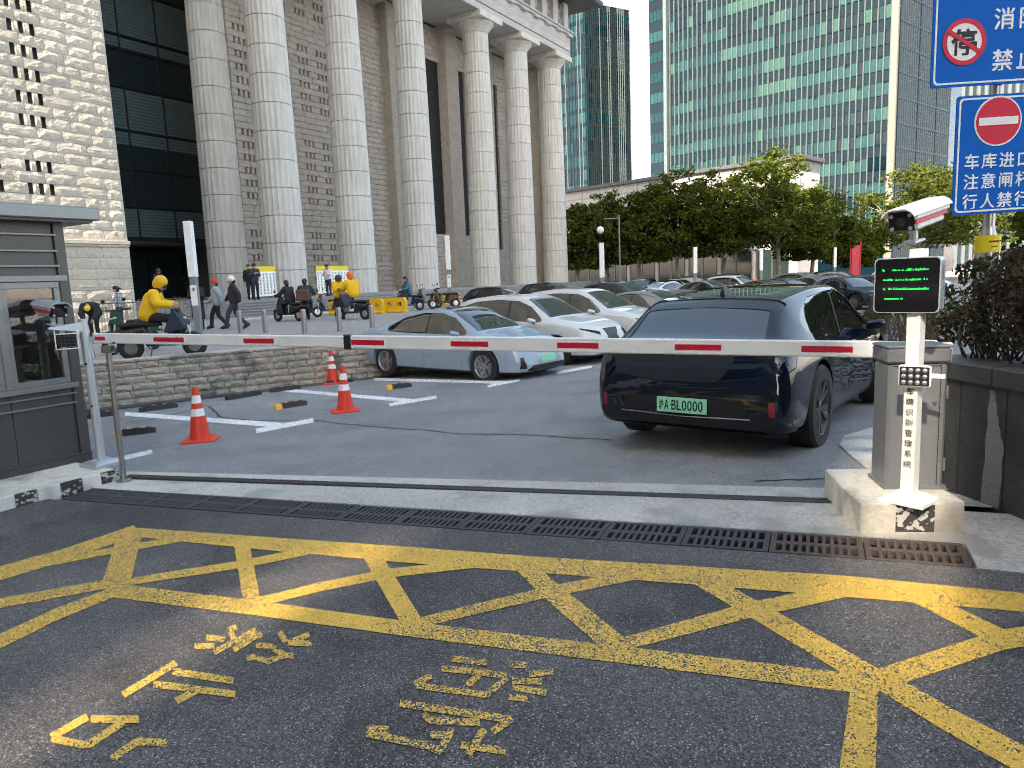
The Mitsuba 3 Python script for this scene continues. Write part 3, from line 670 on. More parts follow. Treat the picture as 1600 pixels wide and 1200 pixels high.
# plaza with the stone retaining wall below it
WA, WU = np.array([-7.8, 13.26, 0]), np.array([.8448, .5351, 0])
WN_ = np.array([.5351, -.8448, 0])                      # out of the wall
WC = WA + WU * 5.9
TW = np.eye(4)
TW[:3, 0], TW[:3, 1], TW[:3, 3] = WN_, WU, WA           # local x = out, y = along
_b = WC - WN_ * .1
_c = _b + np.array([.34, .94, 0]) * 8
_d = _c + AX * 90
_e = WA - WU * 30 - WN_ * .1
obj('plaza', prism([_e[:2], _b[:2], _c[:2], _d[:2], (_d + np.array([-120, 90, 0]))[:2], (-120, 60), (-90, -30)], 1.3, -1.0), 'mat_plaza', kind='structure', smooth=False)
obj('plaza_edge', prism([(_b + [.02, 0, 0])[:2], (_c + [.02, 0, 0])[:2], (_c + [.2, 0, 0])[:2], (_b + [.2, 0, 0])[:2]], 1.34, -1.0), 'mat_concrete', 'plaza', smooth=False)
_rw = thing('retaining_wall', 'low wall of rough squared stones below the plaza, behind the parking bays', 'wall')
obj('mortar', tf(box(-.24, -.035, -4, 5.86, -.9, .33), TW), 'mat_mortar', _rw, smooth=False)


def rock_face(L, H, depth, seed, amp, nx=5, nz=3):
    """a rock-faced stone, its face towards +x, centred on the origin of the face"""
    r = np.random.default_rng(seed)
    ys, zs = np.linspace(-.5, .5, nx + 1) * L, np.linspace(-.5, .5, nz + 1) * H
    v = []
    for j, z in enumerate(zs):
        for i, y in enumerate(ys):
            edge = i in (0, nx) or j in (0, nz)
            v.append([0 if edge else amp * (.25 + .9 * r.random()), y + (0 if edge else r.normal(0, .02 * L / nx)), z + (0 if edge else r.normal(0, .1 * H / nz))])
    n = len(v)
    f = []
    w = nx + 1
    for j in range(nz):
        for i in range(nx):
            a = j * w + i
            f += [[a, a + 1, a + w + 1], [a, a + w + 1, a + w]] if r.random() < .5 else [[a, a + 1, a + w], [a + 1, a + w + 1, a + w]]
    c = [(ys[0], zs[0]), (ys[-1], zs[0]), (ys[-1], zs[-1]), (ys[0], zs[-1])]
    ci = [0, nx, n - 1, n - 1 - nx]
    v += [[-depth, y, z] for y, z in c]
    for k in range(4):
        a, b = ci[k], ci[(k + 1) % 4]
        f += [[a, n + k, n + (k + 1) % 4], [a, n + (k + 1) % 4, b]]
    return np.array(v, float), np.array(f)


RS = [mikit.ply(rock_face(1, 1, 1, 50 + i, 1.0), None, smooth=False) for i in range(8)]


def put_stone(parent, b, a0, a1, z0, z1, mats, depth, amp, name='stone', gap=.010, F=None):
    i = rng.randrange(8)
    M = (TF if F is None else F) @ TR(b, (a0 + a1) / 2, (z0 + z1) / 2) @ np.diag([amp, a1 - a0 - gap, z1 - z0 - gap, 1.0])
    ply = RS[i]
    k = key_for(parent + '__' + name)
    M = M.copy()
    scene[k] = {**ply, 'bsdf': {'type': 'ref', 'id': rng.choice(mats)}, 'to_world': T4(M.tolist())}


_z = [.33, .195, .055, -.085, -.225, -.37, -.56]
for c in range(6):
    a = -1.0 + rng.random() * .3
    while a < 5.75:
        L = .26 + .32 * rng.random()
        if 5.88 - (a + L) < .15:
            L = 5.88 - a
        put_stone(_rw, 0, a, a + L, _z[c + 1], _z[c], [f'mat_wallstone_{i}' for i in range(4)], .1, .035, gap=.012, F=TW)
        a += L
a = -3.0
while a < 5.7:
    L = .9 + .2 * rng.random()
    L = min(L, 5.92 - a)
    obj('coping_stone', tf(cbox(-.36, .035, a + .004, a + L - .004, .33, .382, .012), TW), f'mat_wallstone_{rng.choice([1, 3])}', _rw, smooth=False)
    a += L
obj('gutter', tf(box(.0, .3, -2, 5.9, -.64, -.470), TW), 'mat_granite', _rw, smooth=False)

# ---------------------------------------------------------------- the columned building
B_ = thing('columned_building', 'grey stone public building with giant fluted columns and a rough sandstone wing', 'building')
SS = [f'mat_sandstone_{i}' for i in range(4)]
WX = -27.0
obj('wing_core', tf(cat(box(-60, WX - .30, -46, 16.36, -.5, 27)), TF), 'mat_joint', B_, smooth=False)
# out of the frame: plain sandstone courses
obj('wing_wall', tf(cat(box(WX - .30, WX + .02, -46, 8.9, -.5, 27), box(WX - .30, WX + .02, 8.9, 16.4, 13.6, 27)), TF), 'mat_sandstone_0', B_, smooth=False)
H0, HC = 3.64, .3775
_slot_rows = {j for j in range(30) if j % 2 == 0 and j not in (8,) and j >= 4}
for j in range(26):
    z0 = H0 + HC * j
    a, end = 8.9, 16.4
    cuts = []
    if j in _slot_rows:
        t = 13.18 - 1.6 * 2
        while t < 14:
            cuts += [(t - .07 + .35 * q, t + .07 + .35 * q) for q in range(3)]
            t += 1.6
    segs, x = [], a
    for c0, c1 in cuts:
        segs.append((x, c0, False))
        x = c1
    segs.append((x, end, True))
    for s0, s1, free in segs:
        if s1 - s0 < 1.0:
            put_stone(B_, WX, s0, s1, z0, z0 + HC, SS, .3, .024, 'wing_stone')
            continue
        x = s0
        first = True
        while x < s1 - .05:
            L = (.45 + .3 * (j % 2)) if first and not cuts else .78 + .3 * rng.random()
            first = False
            if s1 - (x + L) < .35:
                L = s1 - x
            put_stone(B_, WX, x, x + L, z0, z0 + HC, SS, .3, .024, 'wing_stone')
            x += L
for j in range(8):
    z0 = .25 + .3925 * j
    x = 11.0 - .4 * (j % 2)
    while x < 16.35:
        L = .8 + .35 * rng.random()
        if 16.4 - (x + L) < .4:
            L = 16.4 - x
        put_stone(B_, WX + .04, x, x + L, z0, z0 + .3925, SS, .3, .024, 'wing_stone')
        x += L
obj('wing_plinth', tf(box(WX - .30, WX + .02, 8.9, 11.0, -.3, 3.4), TF), 'mat_sandstone_1', B_, smooth=False)
for a in np.arange(8.9, 16.4, 1.25):
    obj('string_course', tf(cat(cbox(WX - .3, WX + .17, a + .004, min(a + 1.246, 16.52), 3.49, 3.63, .012), cbox(WX - .3, WX + .11, a + .004, min(a + 1.246, 16.47), 3.395, 3.49, .02)), TF), 'mat_sandstone_2', B_, smooth=False)
# plain side of the wing towards the recess
obj('wing_return', tf(box(-50, WX - .31, 16.36, 16.42, -.5, 27), TF), 'mat_sandstone_1', B_, smooth=False)
# glass front of the recess
GX = -44.0
lob = obj('curtain_wall', tf(box(GX - .06, GX, 17, 36, 4.9, 27), TF), 'mat_lobby_glass', B_, smooth=False)
for z0, z1 in ((5.2, 6.9), (10.8, 11.55), (11.75, 14.1), (16.6, 17.2), (17.4, 20.0)):
    for k in range(6):
        a0 = 19.9 + 2.55 * k
        obj('louvre_band', tf(cat([box(GX + .01, GX + .045, a0 + .04, a0 + 2.51, z, min(z + .17, z1)) for z in np.arange(z0, z1 - .05, .2)]), TF), 'mat_lobby_band', B_, smooth=False)
for z in (4.9, 7.0, 9.3, 11.62, 14.2, 16.4, 17.27, 20.1):
    obj('transom', tf(box(GX + .02, GX + .11, 17, 36, z, z + .09), TF), 'mat_black', B_, smooth=False)
for k in range(7):
    obj('mullion', tf(box(GX + .02, GX + .13, 19.86 + 2.55 * k, 19.94 + 2.55 * k, 4.9, 27), TF), 'mat_black', B_, smooth=False)
obj('entrance_hall', tf(cat(box(-56, -55.8, 16, 38, 0, 5), box(-56, GX, 17, 38, 4.86, 4.9), box(-56, GX, 17, 17.1, 0, 5), box(-56, -37, 34, 34.1, 0, 5)), TF), 'mat_interior_wall', B_, smooth=False)
for k in range(4):
    obj('door_panel', tf(cat(box(-47.1, -47.0, 22 + 2.6 * k, 24.5 + 2.6 * k, 1.1, 4.5)), TF), 'mat_lobby_glass', B_, smooth=False)
obj('recess_soffit', tf(box(-60, -36.2, 16.4, 36, 27, 28), TF), 'mat_entablature', B_, smooth=False)
# wall behind the columns
VX, VA0, VA1 = -37.0, 30.0, 65.2
obj('rear_core', tf(cat(box(-39.3, VX - .25, VA0, VA1, .5, 27)), TF), 'mat_joint', B_, smooth=False)
st = []
HB = .3775
_skip = [(48.3, 51.0, 5.5, 19.6), (52.7, 54.6, 5.5, 19.6), (58.2, 60.0, 4.5, 19.6)]
for j in range(56):
    z0 = 1.1 + HB * j
    rows = (j % 2 == 0) and (j // 2) % 8 < 6
    x = VA0 - (.4 if j % 2 else 0)
    cuts = [(t + .35 * q - .075, t + .35 * q + .075) for t in np.arange(30.5, 41.2, 1.67) for q in range(3)] if rows else []
    cuts = sorted(cuts + [(p, q) for p, q, r, t in _skip if r < z0 + HB / 2 < t])
    pts = [VA0] + [c for cc in cuts for c in cc] + [VA1]
    for s0, s1 in zip(pts[::2], pts[1::2]):
        x = s0
        while x < s1 - .02:
            L = .75 + .35 * rng.random()
            if s1 - (x + L) < .35:
                L = s1 - x
            st.append(cbox(VX - .25, VX + .02 * rng.random(), x + .008, x + L - .008, z0 + .008, z0 + HB - .008, .03))
            x += L
obj('stone_facing', tf(cat(st), TF), 'mat_back_stone', B_, smooth=False, kind='stuff')
for p, q, r, t in _skip:
    obj('tall_window', tf(box(VX - .24, VX - .2, p - .3, q + .3, r, t), TF), 'mat_black_matte', B_, smooth=False)
for a0, a1 in ((43.7, 45.2), (51.0, 52.7), (56.8, 58.2), (63.2, 65.2)):
    obj('pilaster', tf(cbox(VX - .2, VX + .75, a0, a1, 1.1, 22.2, .05), TF), 'mat_back_stone', B_, smooth=False)
obj('end_pier', tf(cbox(-36.1, -35.0, 64.4, 65.3, 1.1, 22.4, .05), TF), 'mat_back_stone', B_, smooth=False)
# floor and steps of the portico
obj('portico_floor', tf(box(-60, -31.5, 16.4, 68, -.5, 1.1), TF), 'mat_step_stone', B_, smooth=False)
for i in range(6):
    b1 = -31.5 + .4 * (5 - i)
    zt = .3 + .1333 * (i + 1) - (.0 if i < 5 else .001)
    obj('step', tf(cat(box(-32, b1 - .05, 18.0, 68.5 + .4 * (5 - i), .2, zt - .05), cbox(-32, b1, 17.96, 68.54 + .4 * (5 - i), zt - .055, zt, .012)), TF), 'mat_step_stone', B_, smooth=False)
# columns
CA = [(-33.4, 29.7), (-33.4, 35.8), (-33.4, 42.6), (-33.4, 51.2), (-33.4, 57.5), (-33.4, 63.9), (-38.0, 29.35)]
ZB, ZT, ND = 1.1, 21.15, 13


def fluted(r0, r1, h, n=24, depth=.040):
    seg = n * 4
    a = np.arange(seg) * 2 * math.pi / seg
    k = np.array([0, depth * .75, depth, depth * .75])[np.arange(seg) % 4]
    rows = []
    for r, z, c in ((r0 - .03, 0, 1), (r0, .02, 1), (r1, h - .02, 1), (r1 - .03, h, 1)):
        rows.append(np.stack([(r - k) * np.cos(a), (r - k) * np.sin(a), a * 0 + z], 1))
    v = np.vstack(rows + [[[0, 0, 0], [0, 0, h]]])
    i = np.arange(seg)
    j = (i + 1) % seg
    f = []
    for q in range(3):
        f += [np.stack([q * seg + i, q * seg + j, q * seg + seg + j], 1), np.stack([q * seg + i, q * seg + seg + j, q * seg + seg + i], 1)]
    f += [np.stack([j, i, i * 0 + 4 * seg], 1), np.stack([3 * seg + i, 3 * seg + j, i * 0 + 4 * seg + 1], 1)]
    return trimesh.Trimesh(v, np.vstack(f), process=False)


_h = (ZT - ZB) / ND
_rad = lambda z: 1.21 - .19 * ((z - ZB) / (ZT - ZB)) ** 1.3
_dr = [mikit.ply(fluted(_rad(ZB + _h * i), _rad(ZB + _h * (i + 1)), _h - .022), 'mat_column', smooth=25) for i in range(ND)]
_ech = mikit.ply(lathe([(1.0, 0), (1.04, .05), (1.10, .2), (1.28, .42), (1.46, .6), (1.52, .68), (1.5, .75)], 48), 'mat_column', smooth=40)
_aba = mikit.ply(cbox(-1.62, 1.62, -1.62, 1.62, 0, .47, .03), 'mat_column', smooth=False)
for b, a in CA:
    col = key_for(B_ + '__column')
    for i in range(ND):
        copy('drum', _dr[i], None, TF @ TR(b, a, ZB + _h * i), col)
    copy('echinus', _ech, None, TF @ TR(b, a, ZT), col)
    copy('abacus', _aba, None, TF @ TR(b, a, ZT + .75), col)
# entablature
EX = -31.95
ent = key_for(B_ + '__entablature')
obj('architrave', tf(cat(cbox(-35.0, EX, 27.4, 65.5, 22.37, 22.86, .03), box(-34.9, EX - .10, 27.5, 65.4, 22.86, 22.94)), TF), 'mat_entablature', ent, smooth=False)
for a in np.arange(27.4, 65.4, 1.9):
    for k, (z0, z1) in enumerate(((22.94, 23.6), (23.6, 24.3))):
        o = .95 * k
        a0, a1 = max(27.4, a - o), min(a + 1.9 - o, 65.5)
        if a1 - a0 > .2:
            obj('frieze_panel', tf(cbox(-35.0, EX + .02, a0 + .008, a1 - .008, z0 + .006, z1 - .006, .012), TF), 'mat_entablature', ent, smooth=False)
obj('moulding', tf(cat(cbox(-35.0, EX + .22, 27.2, 65.7, 24.3, 24.52, .05), cbox(-35.0, EX + .34, 27.1, 65.8, 24.52, 24.7, .05)), TF), 'mat_entablature', ent, smooth=False)
for a in np.arange(28.5, 65.5, 2.15):
    obj('bracket', tf(cbox(EX, EX + .36, a - .42, a + .42, 24.12, 24.3, .02), TF), 'mat_entablature', ent, smooth=False)
    obj('balcony_post', tf(cbox(-34.4, EX - .1, a - .45, a + .45, 24.7, 27.2, .04), TF), 'mat_entablature', ent, smooth=False)
for a in np.arange(28.5, 64, 2.15):
    obj('balcony_screen', tf(cat([cyl([EX - .35, a + .45, 24.7], [EX - .35, a + 1.7, 27.2], .05, 6), cyl([EX - .35, a + 1.7, 24.7], [EX - .35, a + .45, 27.2], .05, 6),
                                  cyl([EX - .35, a + 1.07, 24.7], [EX - .35, a + 1.07, 27.2], .04, 6)]), TF), 'mat_entablature', ent, smooth=False)
obj('attic_wall', tf(box(-60, -34.5, 27.4, 65.4, 24.7, 30), TF), 'mat_joint', B_, smooth=False)
obj('eave', tf(cbox(-62, -29.6, 25, 68.2, 27.2, 27.7, .08), TF), 'mat_dark_cornice', B_, smooth=False)
obj('ceiling', tf(cat(box(-37, -35.0, 27.4, 65.5, 22.4, 23), *[box(-37, -34.9, a - .5, a + .5, 21.9, 22.45) for _, a in CA[:6]]), TF), 'mat_entablature', B_, smooth=False)
obj('attic_block', tf(box(-62, -36, 10, 60, 27.7, 34), TF), 'mat_entablature', B_, smooth=False)

# ---------------------------------------------------------------- far buildings
def pix_dir(k):
    """horizontal unit direction (k, 1)"""
    v = np.array([k, 1.0, 0])
    return v / np.linalg.norm(v)


def frame_from(P, d):
    """local x along the horizontal direction d, y = z cross x, origin P"""
    M = np.eye(4)
    M[:3, 0], M[:3, 1], M[:3, 3] = d, np.cross([0, 0, 1], d), P
    return M


# glass tower on the right: near corner at P, front face running to the far left, side face to the right
GT = thing('glass_tower', 'broad teal glass office tower with white fins and a cream corner pier', 'tower')
P_ = np.array([64.08, 121.26, -.6])
dF = np.array([-.7071, .7071, 0])
LF = 44.6
FH, NB, BW = 3.95, 40, 1.03
M_ = frame_from(P_, -dF)          # local x towards the corner; the face looks to local -y
M_[:3, 3] = P_ + dF * LF
OUT = -np.cross([0, 0, 1], -dF)
Lx = LF
obj('core', tf(box(0, Lx - .2, .45, 40, 0, 112), M_), 'mat_tower_dark', GT, smooth=False)
_fl = 30
pane = {}


def pane_ply(w, h):
    return mikit.ply(cbox(-w / 2, w / 2, -.06, .06, 0, h, .02), None, smooth=False)


_vis, _spn = pane_ply(BW - .12, 2.05), pane_ply(BW - .12, 1.6)
x0 = Lx - 1.1
r_ = random.Random(3)
n_named = 0
rest_v = {}
for f_ in range(2, _fl):
    z = 2.0 + FH * f_
    run = r_.random() < .5
    left = r_.randrange(2, 6)
    state = r_.random()
    for k in range(NB):
        left -= 1
        if left <= 0:
            left = r_.randrange(1, 9)
            state = r_.random()
        m = ('mat_tower_blind' if state < .40 else 'mat_tower_vision' if state < .64 else 'mat_tower_dark' if state < .82 else 'mat_tower_blind_warm')
        if k > 27 and m.startswith('mat_tower_blind') and r_.random() < .6:
            m = 'mat_tower_vision'
        if r_.random() < .13:
            m = r_.choice(['mat_tower_dark', 'mat_tower_vision', 'mat_tower_blind_warm'])
        x = x0 - BW * (k + .5)
        tl = .007 * r_.gauss(0, 1)
        drop = 0 if m[-5:] != 'blind' or r_.random() < .7 else .6 * r_.random()
        M = M_ @ TR(x, .3, z) @ RZ(tl) @ RX(.004 * r_.gauss(0, 1)) @ SC(1, 1, 1 - drop * .5)
        if 6 <= f_ < 14 and n_named < 300:
            kk = copy('window_pane', _vis, m, M, GT)
            n_named += 1
        else:
            rest_v.setdefault(m, []).append(M)
for m, L in rest_v.items():
    g = cbox(-(BW - .12) / 2, (BW - .12) / 2, -.06, .06, 0, 2.05, .02)
    obj('upper_pane', cat([tf(g, M) for M in L]), m, GT, smooth=False, kind='stuff')
sp = []
for f_ in range(0, _fl):
    z = 2.0 + FH * f_ + 2.1
    obj('spandrel', tf(cat([cbox(x0 - BW * (k + 1) + .05, x0 - BW * k - .05, .25, .36, z, z + 1.72, .02) for k in range(NB)]), M_), 'mat_tower_spandrel', GT, smooth=False)
for k in range(NB + 1):
    obj('fin', tf(box(x0 - BW * k - .045, x0 - BW * k + .045, -.12, .3, 3, 112), M_), 'mat_tower_fin', GT, smooth=False)
obj('corner_pier', tf(cat(cbox(x0 + .1, Lx, -.4, 2.0, 0, 112, .1), *[box(x0 + .08, Lx + .03, -.43, 2.0, z, z + .08) for z in np.arange(3, 112, FH)]), M_), 'mat_tower_cream', GT, smooth=False)
obj('white_pier', tf(box(x0 - BW * NB - 1.2, x0 - BW * NB - .5, -.5, .6, 0, 112), M_), 'mat_tower_fin', GT, smooth=False)
for f_ in range(_fl):
    obj('end_bay', tf(cat([box(-2.45 + .9 * q, -1.65 + .9 * q, .2, .4, 1.2 + FH * f_, 3.1 + FH * f_) for q in range(4)]), M_), 'mat_tower_vision' if f_ % 3 else 'mat_tower_blind', GT, smooth=False)
obj('end_wall', tf(box(-2.7, 1.2, .3, 20, 0, 112), M_), 'mat_tower_dark', GT, smooth=False)
dS = pix_dir(1.25)
S_ = frame_from(P_, dS)
obj('side_face', tf(box(.3, 22, .02, 6, 0, 112), S_), 'mat_tower_side', GT, smooth=False)
for k in range(26):
    obj('side_fin', tf(box(.5 + .84 * k, .62 + .84 * k, -.12, .04, 0, 112), S_), 'mat_tower_side' if k % 9 else 'mat_tower_dark', GT, smooth=False)
for f_ in range(_fl):
    obj('side_joint', tf(box(.3, 22, -.06, .03, 1.2 + FH * f_, 1.5 + FH * f_), S_), 'mat_tower_dark', GT, smooth=False)
# tower on the left, seen past the colonnade
LT = thing('slim_tower', 'slim grey glass tower with fine vertical ribs standing behind the colonnade end', 'tower')
Q_ = np.array([20.84, 181.9, -.6])
dl, dr_ = pix_dir(-.93), pix_dir(1.72)
HT = 66.5
for nm, d, L, mm, w, sgn in (('left_face', dl, 14, 'mat_tower_teal', 1.05, 1), ('right_face', dr_, 13.8, 'mat_tower_grey', .62, 1)):
    Mq = frame_from(Q_, d if nm == 'right_face' else -d)
    if nm == 'left_face':
        Mq[:3, 3] = Q_ + d * L
    obj(nm, tf(box(0, L, .02, 5, 0, HT), Mq), mm, LT, smooth=False)
    n = int(L / w)
    r_ = random.Random(11)
    for k in range(n + 1):
        obj('rib', tf(box(k * w - .07, k * w + .07, -.18, .03, 0, HT + .4), Mq), r_.choice(['mat_tower_fin', 'mat_tower_bronze', 'mat_tower_bronze', 'mat_tower_grey']), LT, smooth=False)
    g = []
    for f_ in range(int(HT / 3.4)):
        z = 1 + 3.4 * f_
        g.append(box(0, L, -.03, .03, z, z + .9))
    obj('floor_band', tf(cat(g), Mq), 'mat_tower_dark' if nm == 'left_face' else 'mat_tower_bronze', LT, smooth=False, kind='stuff')
    gg = {}
    for f_ in range(int(HT / 3.4)):
        for k in range(n):
            gg.setdefault(r_.choice(['mat_tower_vision', 'mat_tower_dark', 'mat_tower_blind' if nm == 'left_face' else 'mat_tower_bronze', 'mat_tower_grey']), []).append(box(k * w + .1, k * w + w - .1, -.05, .03, 1.95 + 3.4 * f_, 4.35 + 3.4 * f_))
    for m, L_ in gg.items():
        obj('pane', tf(cat(L_), Mq), m, LT, smooth=False, kind='stuff')
obj('roof', tf(prism([(0, 0), (13.8, 0), (6, 12), (-8, 10)], .4, HT), frame_from(Q_, dr_)), 'mat_tower_dark', LT, smooth=False)
# turquoise tower glimpsed between the last two columns
TT = thing('turquoise_tower', 'turquoise glass tower glimpsed between the last two columns', 'tower')
Mt = frame_from(np.array([7.93, 232.4, -.6]), pix_dir(-.4) * -1)
obj('shaft', tf(box(-8, 4.4, 0, 14, 0, 75), Mt), 'mat_tower_teal', TT, smooth=False)
obj('dark_face', tf(box(4.4, 14, .5, 14, 0, 75), Mt), 'mat_tower_dark', TT, smooth=False)
for f_ in range(21):
    obj('floor_band', tf(box(-8.1, 14.1, -.15, .55, 2 + 3.5 * f_, 2.7 + 3.5 * f_), Mt), 'mat_tower_spandrel', TT, smooth=False)
# white ribbed building far right
WT = thing('ribbed_white_building', 'white ribbed high-rise partly hidden behind the blue signs', 'tower')
Mw = frame_from(np.array([131.6, 222.3, -.6]), np.array([1.0, 0, 0]))
obj('wall', tf(box(-2, 30, 0, 20, 0, 62), Mw), 'mat_tower_side', WT, smooth=False)
for k in range(14):
    obj('rib', tf(box(-1.9 + 2.3 * k, -.9 + 2.3 * k, -.5, .02, 0, 62), Mw), 'mat_tower_fin', WT, smooth=False)
# long pale street building behind the trees
SB = thing('street_building', 'long pale stone building with a dark cornice behind the trees', 'building')
P0 = np.array([8.4, 106.1, -.6])
dB = np.array([.7071, -.7071, 0])
Mb = frame_from(P0, dB)
HBB = 14.1
obj('wall', tf(box(-12, 34.3, .25, 6, 0, HBB), Mb), 'mat_pale_wall', SB, smooth=False)
for j in range(6):
    z = 5.2 + 1.55 * j
    for k in range(15):
        obj('stone_panel', tf(cbox(-12 + 3.1 * k + .03, -12 + 3.1 * (k + 1) - .03, .12, .26, z + .03, z + 1.52, .02), Mb), 'mat_pale_wall', SB, smooth=False)
obj('cornice', tf(cbox(-12.5, 34.8, -.3, 6.2, HBB, HBB + .45, .05), Mb), 'mat_dark_cornice', SB, smooth=False)
for k in range(10):
    obj('shop_window', tf(box(-11 + 4.5 * k, -7.2 + 4.5 * k, .1, .27, .3, 4.4), Mb), 'mat_lobby_glass', SB, smooth=False)
    obj('door_frame', tf(cat(box(-11.1 + 4.5 * k, -10.9 + 4.5 * k, .02, .2, .2, 4.6), box(-9.2 + 4.5 * k, -9.0 + 4.5 * k, .02, .2, .2, 4.6)), Mb), 'mat_booth_metal', SB, smooth=False)
obj('dome', tf(tf(trimesh.creation.icosphere(3, 1.0), SC(9, 6, 3.0)), Mb @ TR(16, 24, HBB - .2)), 'mat_dark_cornice', SB, smooth=True)
# unseen buildings mirrored in glass; the grey blocks are added to shade the square
def slab(name, label, b0, b1, a0, a1, h, m, rows=True, gaps=()):
    t = thing(name, label, 'building')
    w = to_man(box(b0, b1, a0, a1, -.6, h))
    for g in gaps:
        w = w - to_man(box(g[0], g[1], a0 - 1, a1 + 1, g[2], g[3]))
    obj('wall', tf(from_man(w), TF), m, t, smooth=False)
    if rows:
        g = [box(b0 + .8, b1 - .8, a1 - .02, a1 + .05, z, z + 1.8) for z in np.arange(4, h - 3, 3.8) if not gaps or abs(z - 47) > 5]
        g += [box(s - .05, s + .05, a0 + .8, a1 - .8, z, z + 1.8) for s in (b0, b1) for z in np.arange(4, h - 3, 3.8)]
        obj('window_band', tf(cat(g), TF), 'mat_tower_vision', t, smooth=False)
    return t


slab('office_block', 'tall grey block added behind the viewer to shade the colonnade, slotted for the wing', -64, -22.6, -64, -60, 132, 'mat_tower_back', gaps=((-25.2, -22.5, 44.0, 78.0),))  # added out of view; the slot lets grazing sun reach the wing
slab('office_block', 'tall grey block added behind the viewer to shade the lot, left of the lower one', -22.6, -11.6, -64, -60, 116, 'mat_tower_back')
slab('office_block', 'lower grey shading block added behind the viewer between two taller ones', -11.6, -2.4, -64, -60, 101, 'mat_tower_back')  # height chosen so sun clears it to one tree crown
slab('office_block', 'wide grey shading block added behind the viewer on the right, slit for sun patches', -2.4, 34.0, -64, -60, 112, 'mat_tower_back', gaps=((-.05, .32, 43.4, 48.8), (1.5, 1.72, 45.4, 49.4), (3.1, 3.46, 46.0, 52.0)))  # slits shaped to drop sun patches on the road and post block
slab('brick_block', 'brown brick block to the right behind the viewer', 34, 50, -40, -6, 18, 'mat_brick_far')


# ---------------------------------------------------------------- trees, hedge, shrubs
def leaf_cloud(pts, size, seed, flat=.5, asp=.55):
    """pointed leaf quads scattered at the points"""
    r = np.random.default_rng(seed)
    n = len(pts)
    s = size * (.6 + .8 * r.random(n))[:, None]
    a = r.normal(size=(n, 3))
    a[:, 2] *= flat
    a /= np.linalg.norm(a, axis=1)[:, None]
    b = np.cross(a, r.normal(size=(n, 3)))
    b /= np.linalg.norm(b, axis=1)[:, None]
    v = np.stack([pts - a * s * .5, pts + b * s * asp * .5, pts + a * s * .5, pts - b * s * asp * .5], 1).reshape(-1, 3)
    i = np.arange(n) * 4
    return trimesh.Trimesh(v, np.vstack([np.stack([i, i + 1, i + 2], 1), np.stack([i, i + 2, i + 3], 1)]), process=False)


def crown_points(lobes, n, seed, lump=.9):
    """points gathered into clumps near the surface of a few ellipsoids"""
    r = np.random.default_rng(seed)
    out = []
    tot = sum(l[3] * l[4] for l in lobes)
    for (x, y, z, rx, rz) in lobes:
        m = int(n * rx * rz / tot)
        ncl = max(14, m // 60)
        d = r.normal(size=(ncl, 3))
        d /= np.linalg.norm(d, axis=1)[:, None]
        rad = r.uniform(.45, 1.0, (ncl, 1)) ** .5
        c = d * rad * [rx, rx, rz] + [x, y, z]
        k = r.integers(0, ncl, m)
        g = r.normal(size=(m, 3)) * lump * .42
        g[:, 2] *= .6
        out.append(c[k] + g)
    return np.vstack(out)


def limb(p, q, r0, r1, seg=7, bend=.15, rr=None):
    rr = rr or rng
    p, q = np.array(p, float), np.array(q, float)
    L = np.linalg.norm(q - p)
    pts = [p + (q - p) * t + np.array([rr.uniform(-1, 1), rr.uniform(-1, 1), rr.uniform(-.4, .4)]) * L * bend * math.sin(math.pi * t) for t in (0, .33, .66, 1)]
    rs = np.linspace(r0, r1, 4)
    return [cyl(pts[i], pts[i + 1], rs[i], seg, rs[i + 1]) for i in range(3)]


def tree(x, y, h, w, label, matl, seed, z=-.6, n=5200, trunk=.32, group=None, leaf=.36):
    r = random.Random(seed)
    t = thing('street_tree', label, 'tree', group)
    ht = h * .30
    tr = limb((x, y, z), (x + r.uniform(-.3, .3), y, z + ht), .24, .18, rr=r, bend=.05)
    lobes = []
    top = np.array([x, y, z + ht])
    nb = r.randrange(4, 7)
    ang0 = r.random() * 6
    for i in range(nb):
        a = ang0 + i * 6.283 / nb + r.uniform(-.3, .3)
        rd = w * r.uniform(.28, .48)
        e = np.array([x + math.cos(a) * rd, y + math.sin(a) * rd, z + h * r.uniform(.55, .72)])
        tr += limb(top, e, .13, .05, rr=r)
        for _ in range(2):
            tr += limb(e + (top - e) * .4, e + np.array([r.uniform(-1, 1), r.uniform(-1, 1), r.uniform(.2, 1)]) * w * .14, .06, .025, rr=r)
        lobes.append((e[0], e[1], e[2], w * r.uniform(.26, .34), h * r.uniform(.17, .22)))
        lobes.append((x + math.cos(a + .5) * rd * .9, y + math.sin(a + .5) * rd * .9, z + h * r.uniform(.36, .46), w * r.uniform(.2, .28), h * r.uniform(.10, .14)))
    lobes.append((x + r.uniform(-.3, .3), y, z + h * .82, w * .3, h * .18))
    lobes.append((x + r.uniform(-1, 1) * w * .2, y, z + h * .88, w * .17, h * .13))
    obj('trunk', cat(tr), 'mat_bark', t, smooth=40)
    p = crown_points(lobes, n, seed, lump=w * .115)
    p = p[p[:, 2] > z + h * .31]
    obj('crown', leaf_cloud(p, leaf, seed + 1), matl, t, smooth=False)
    return t


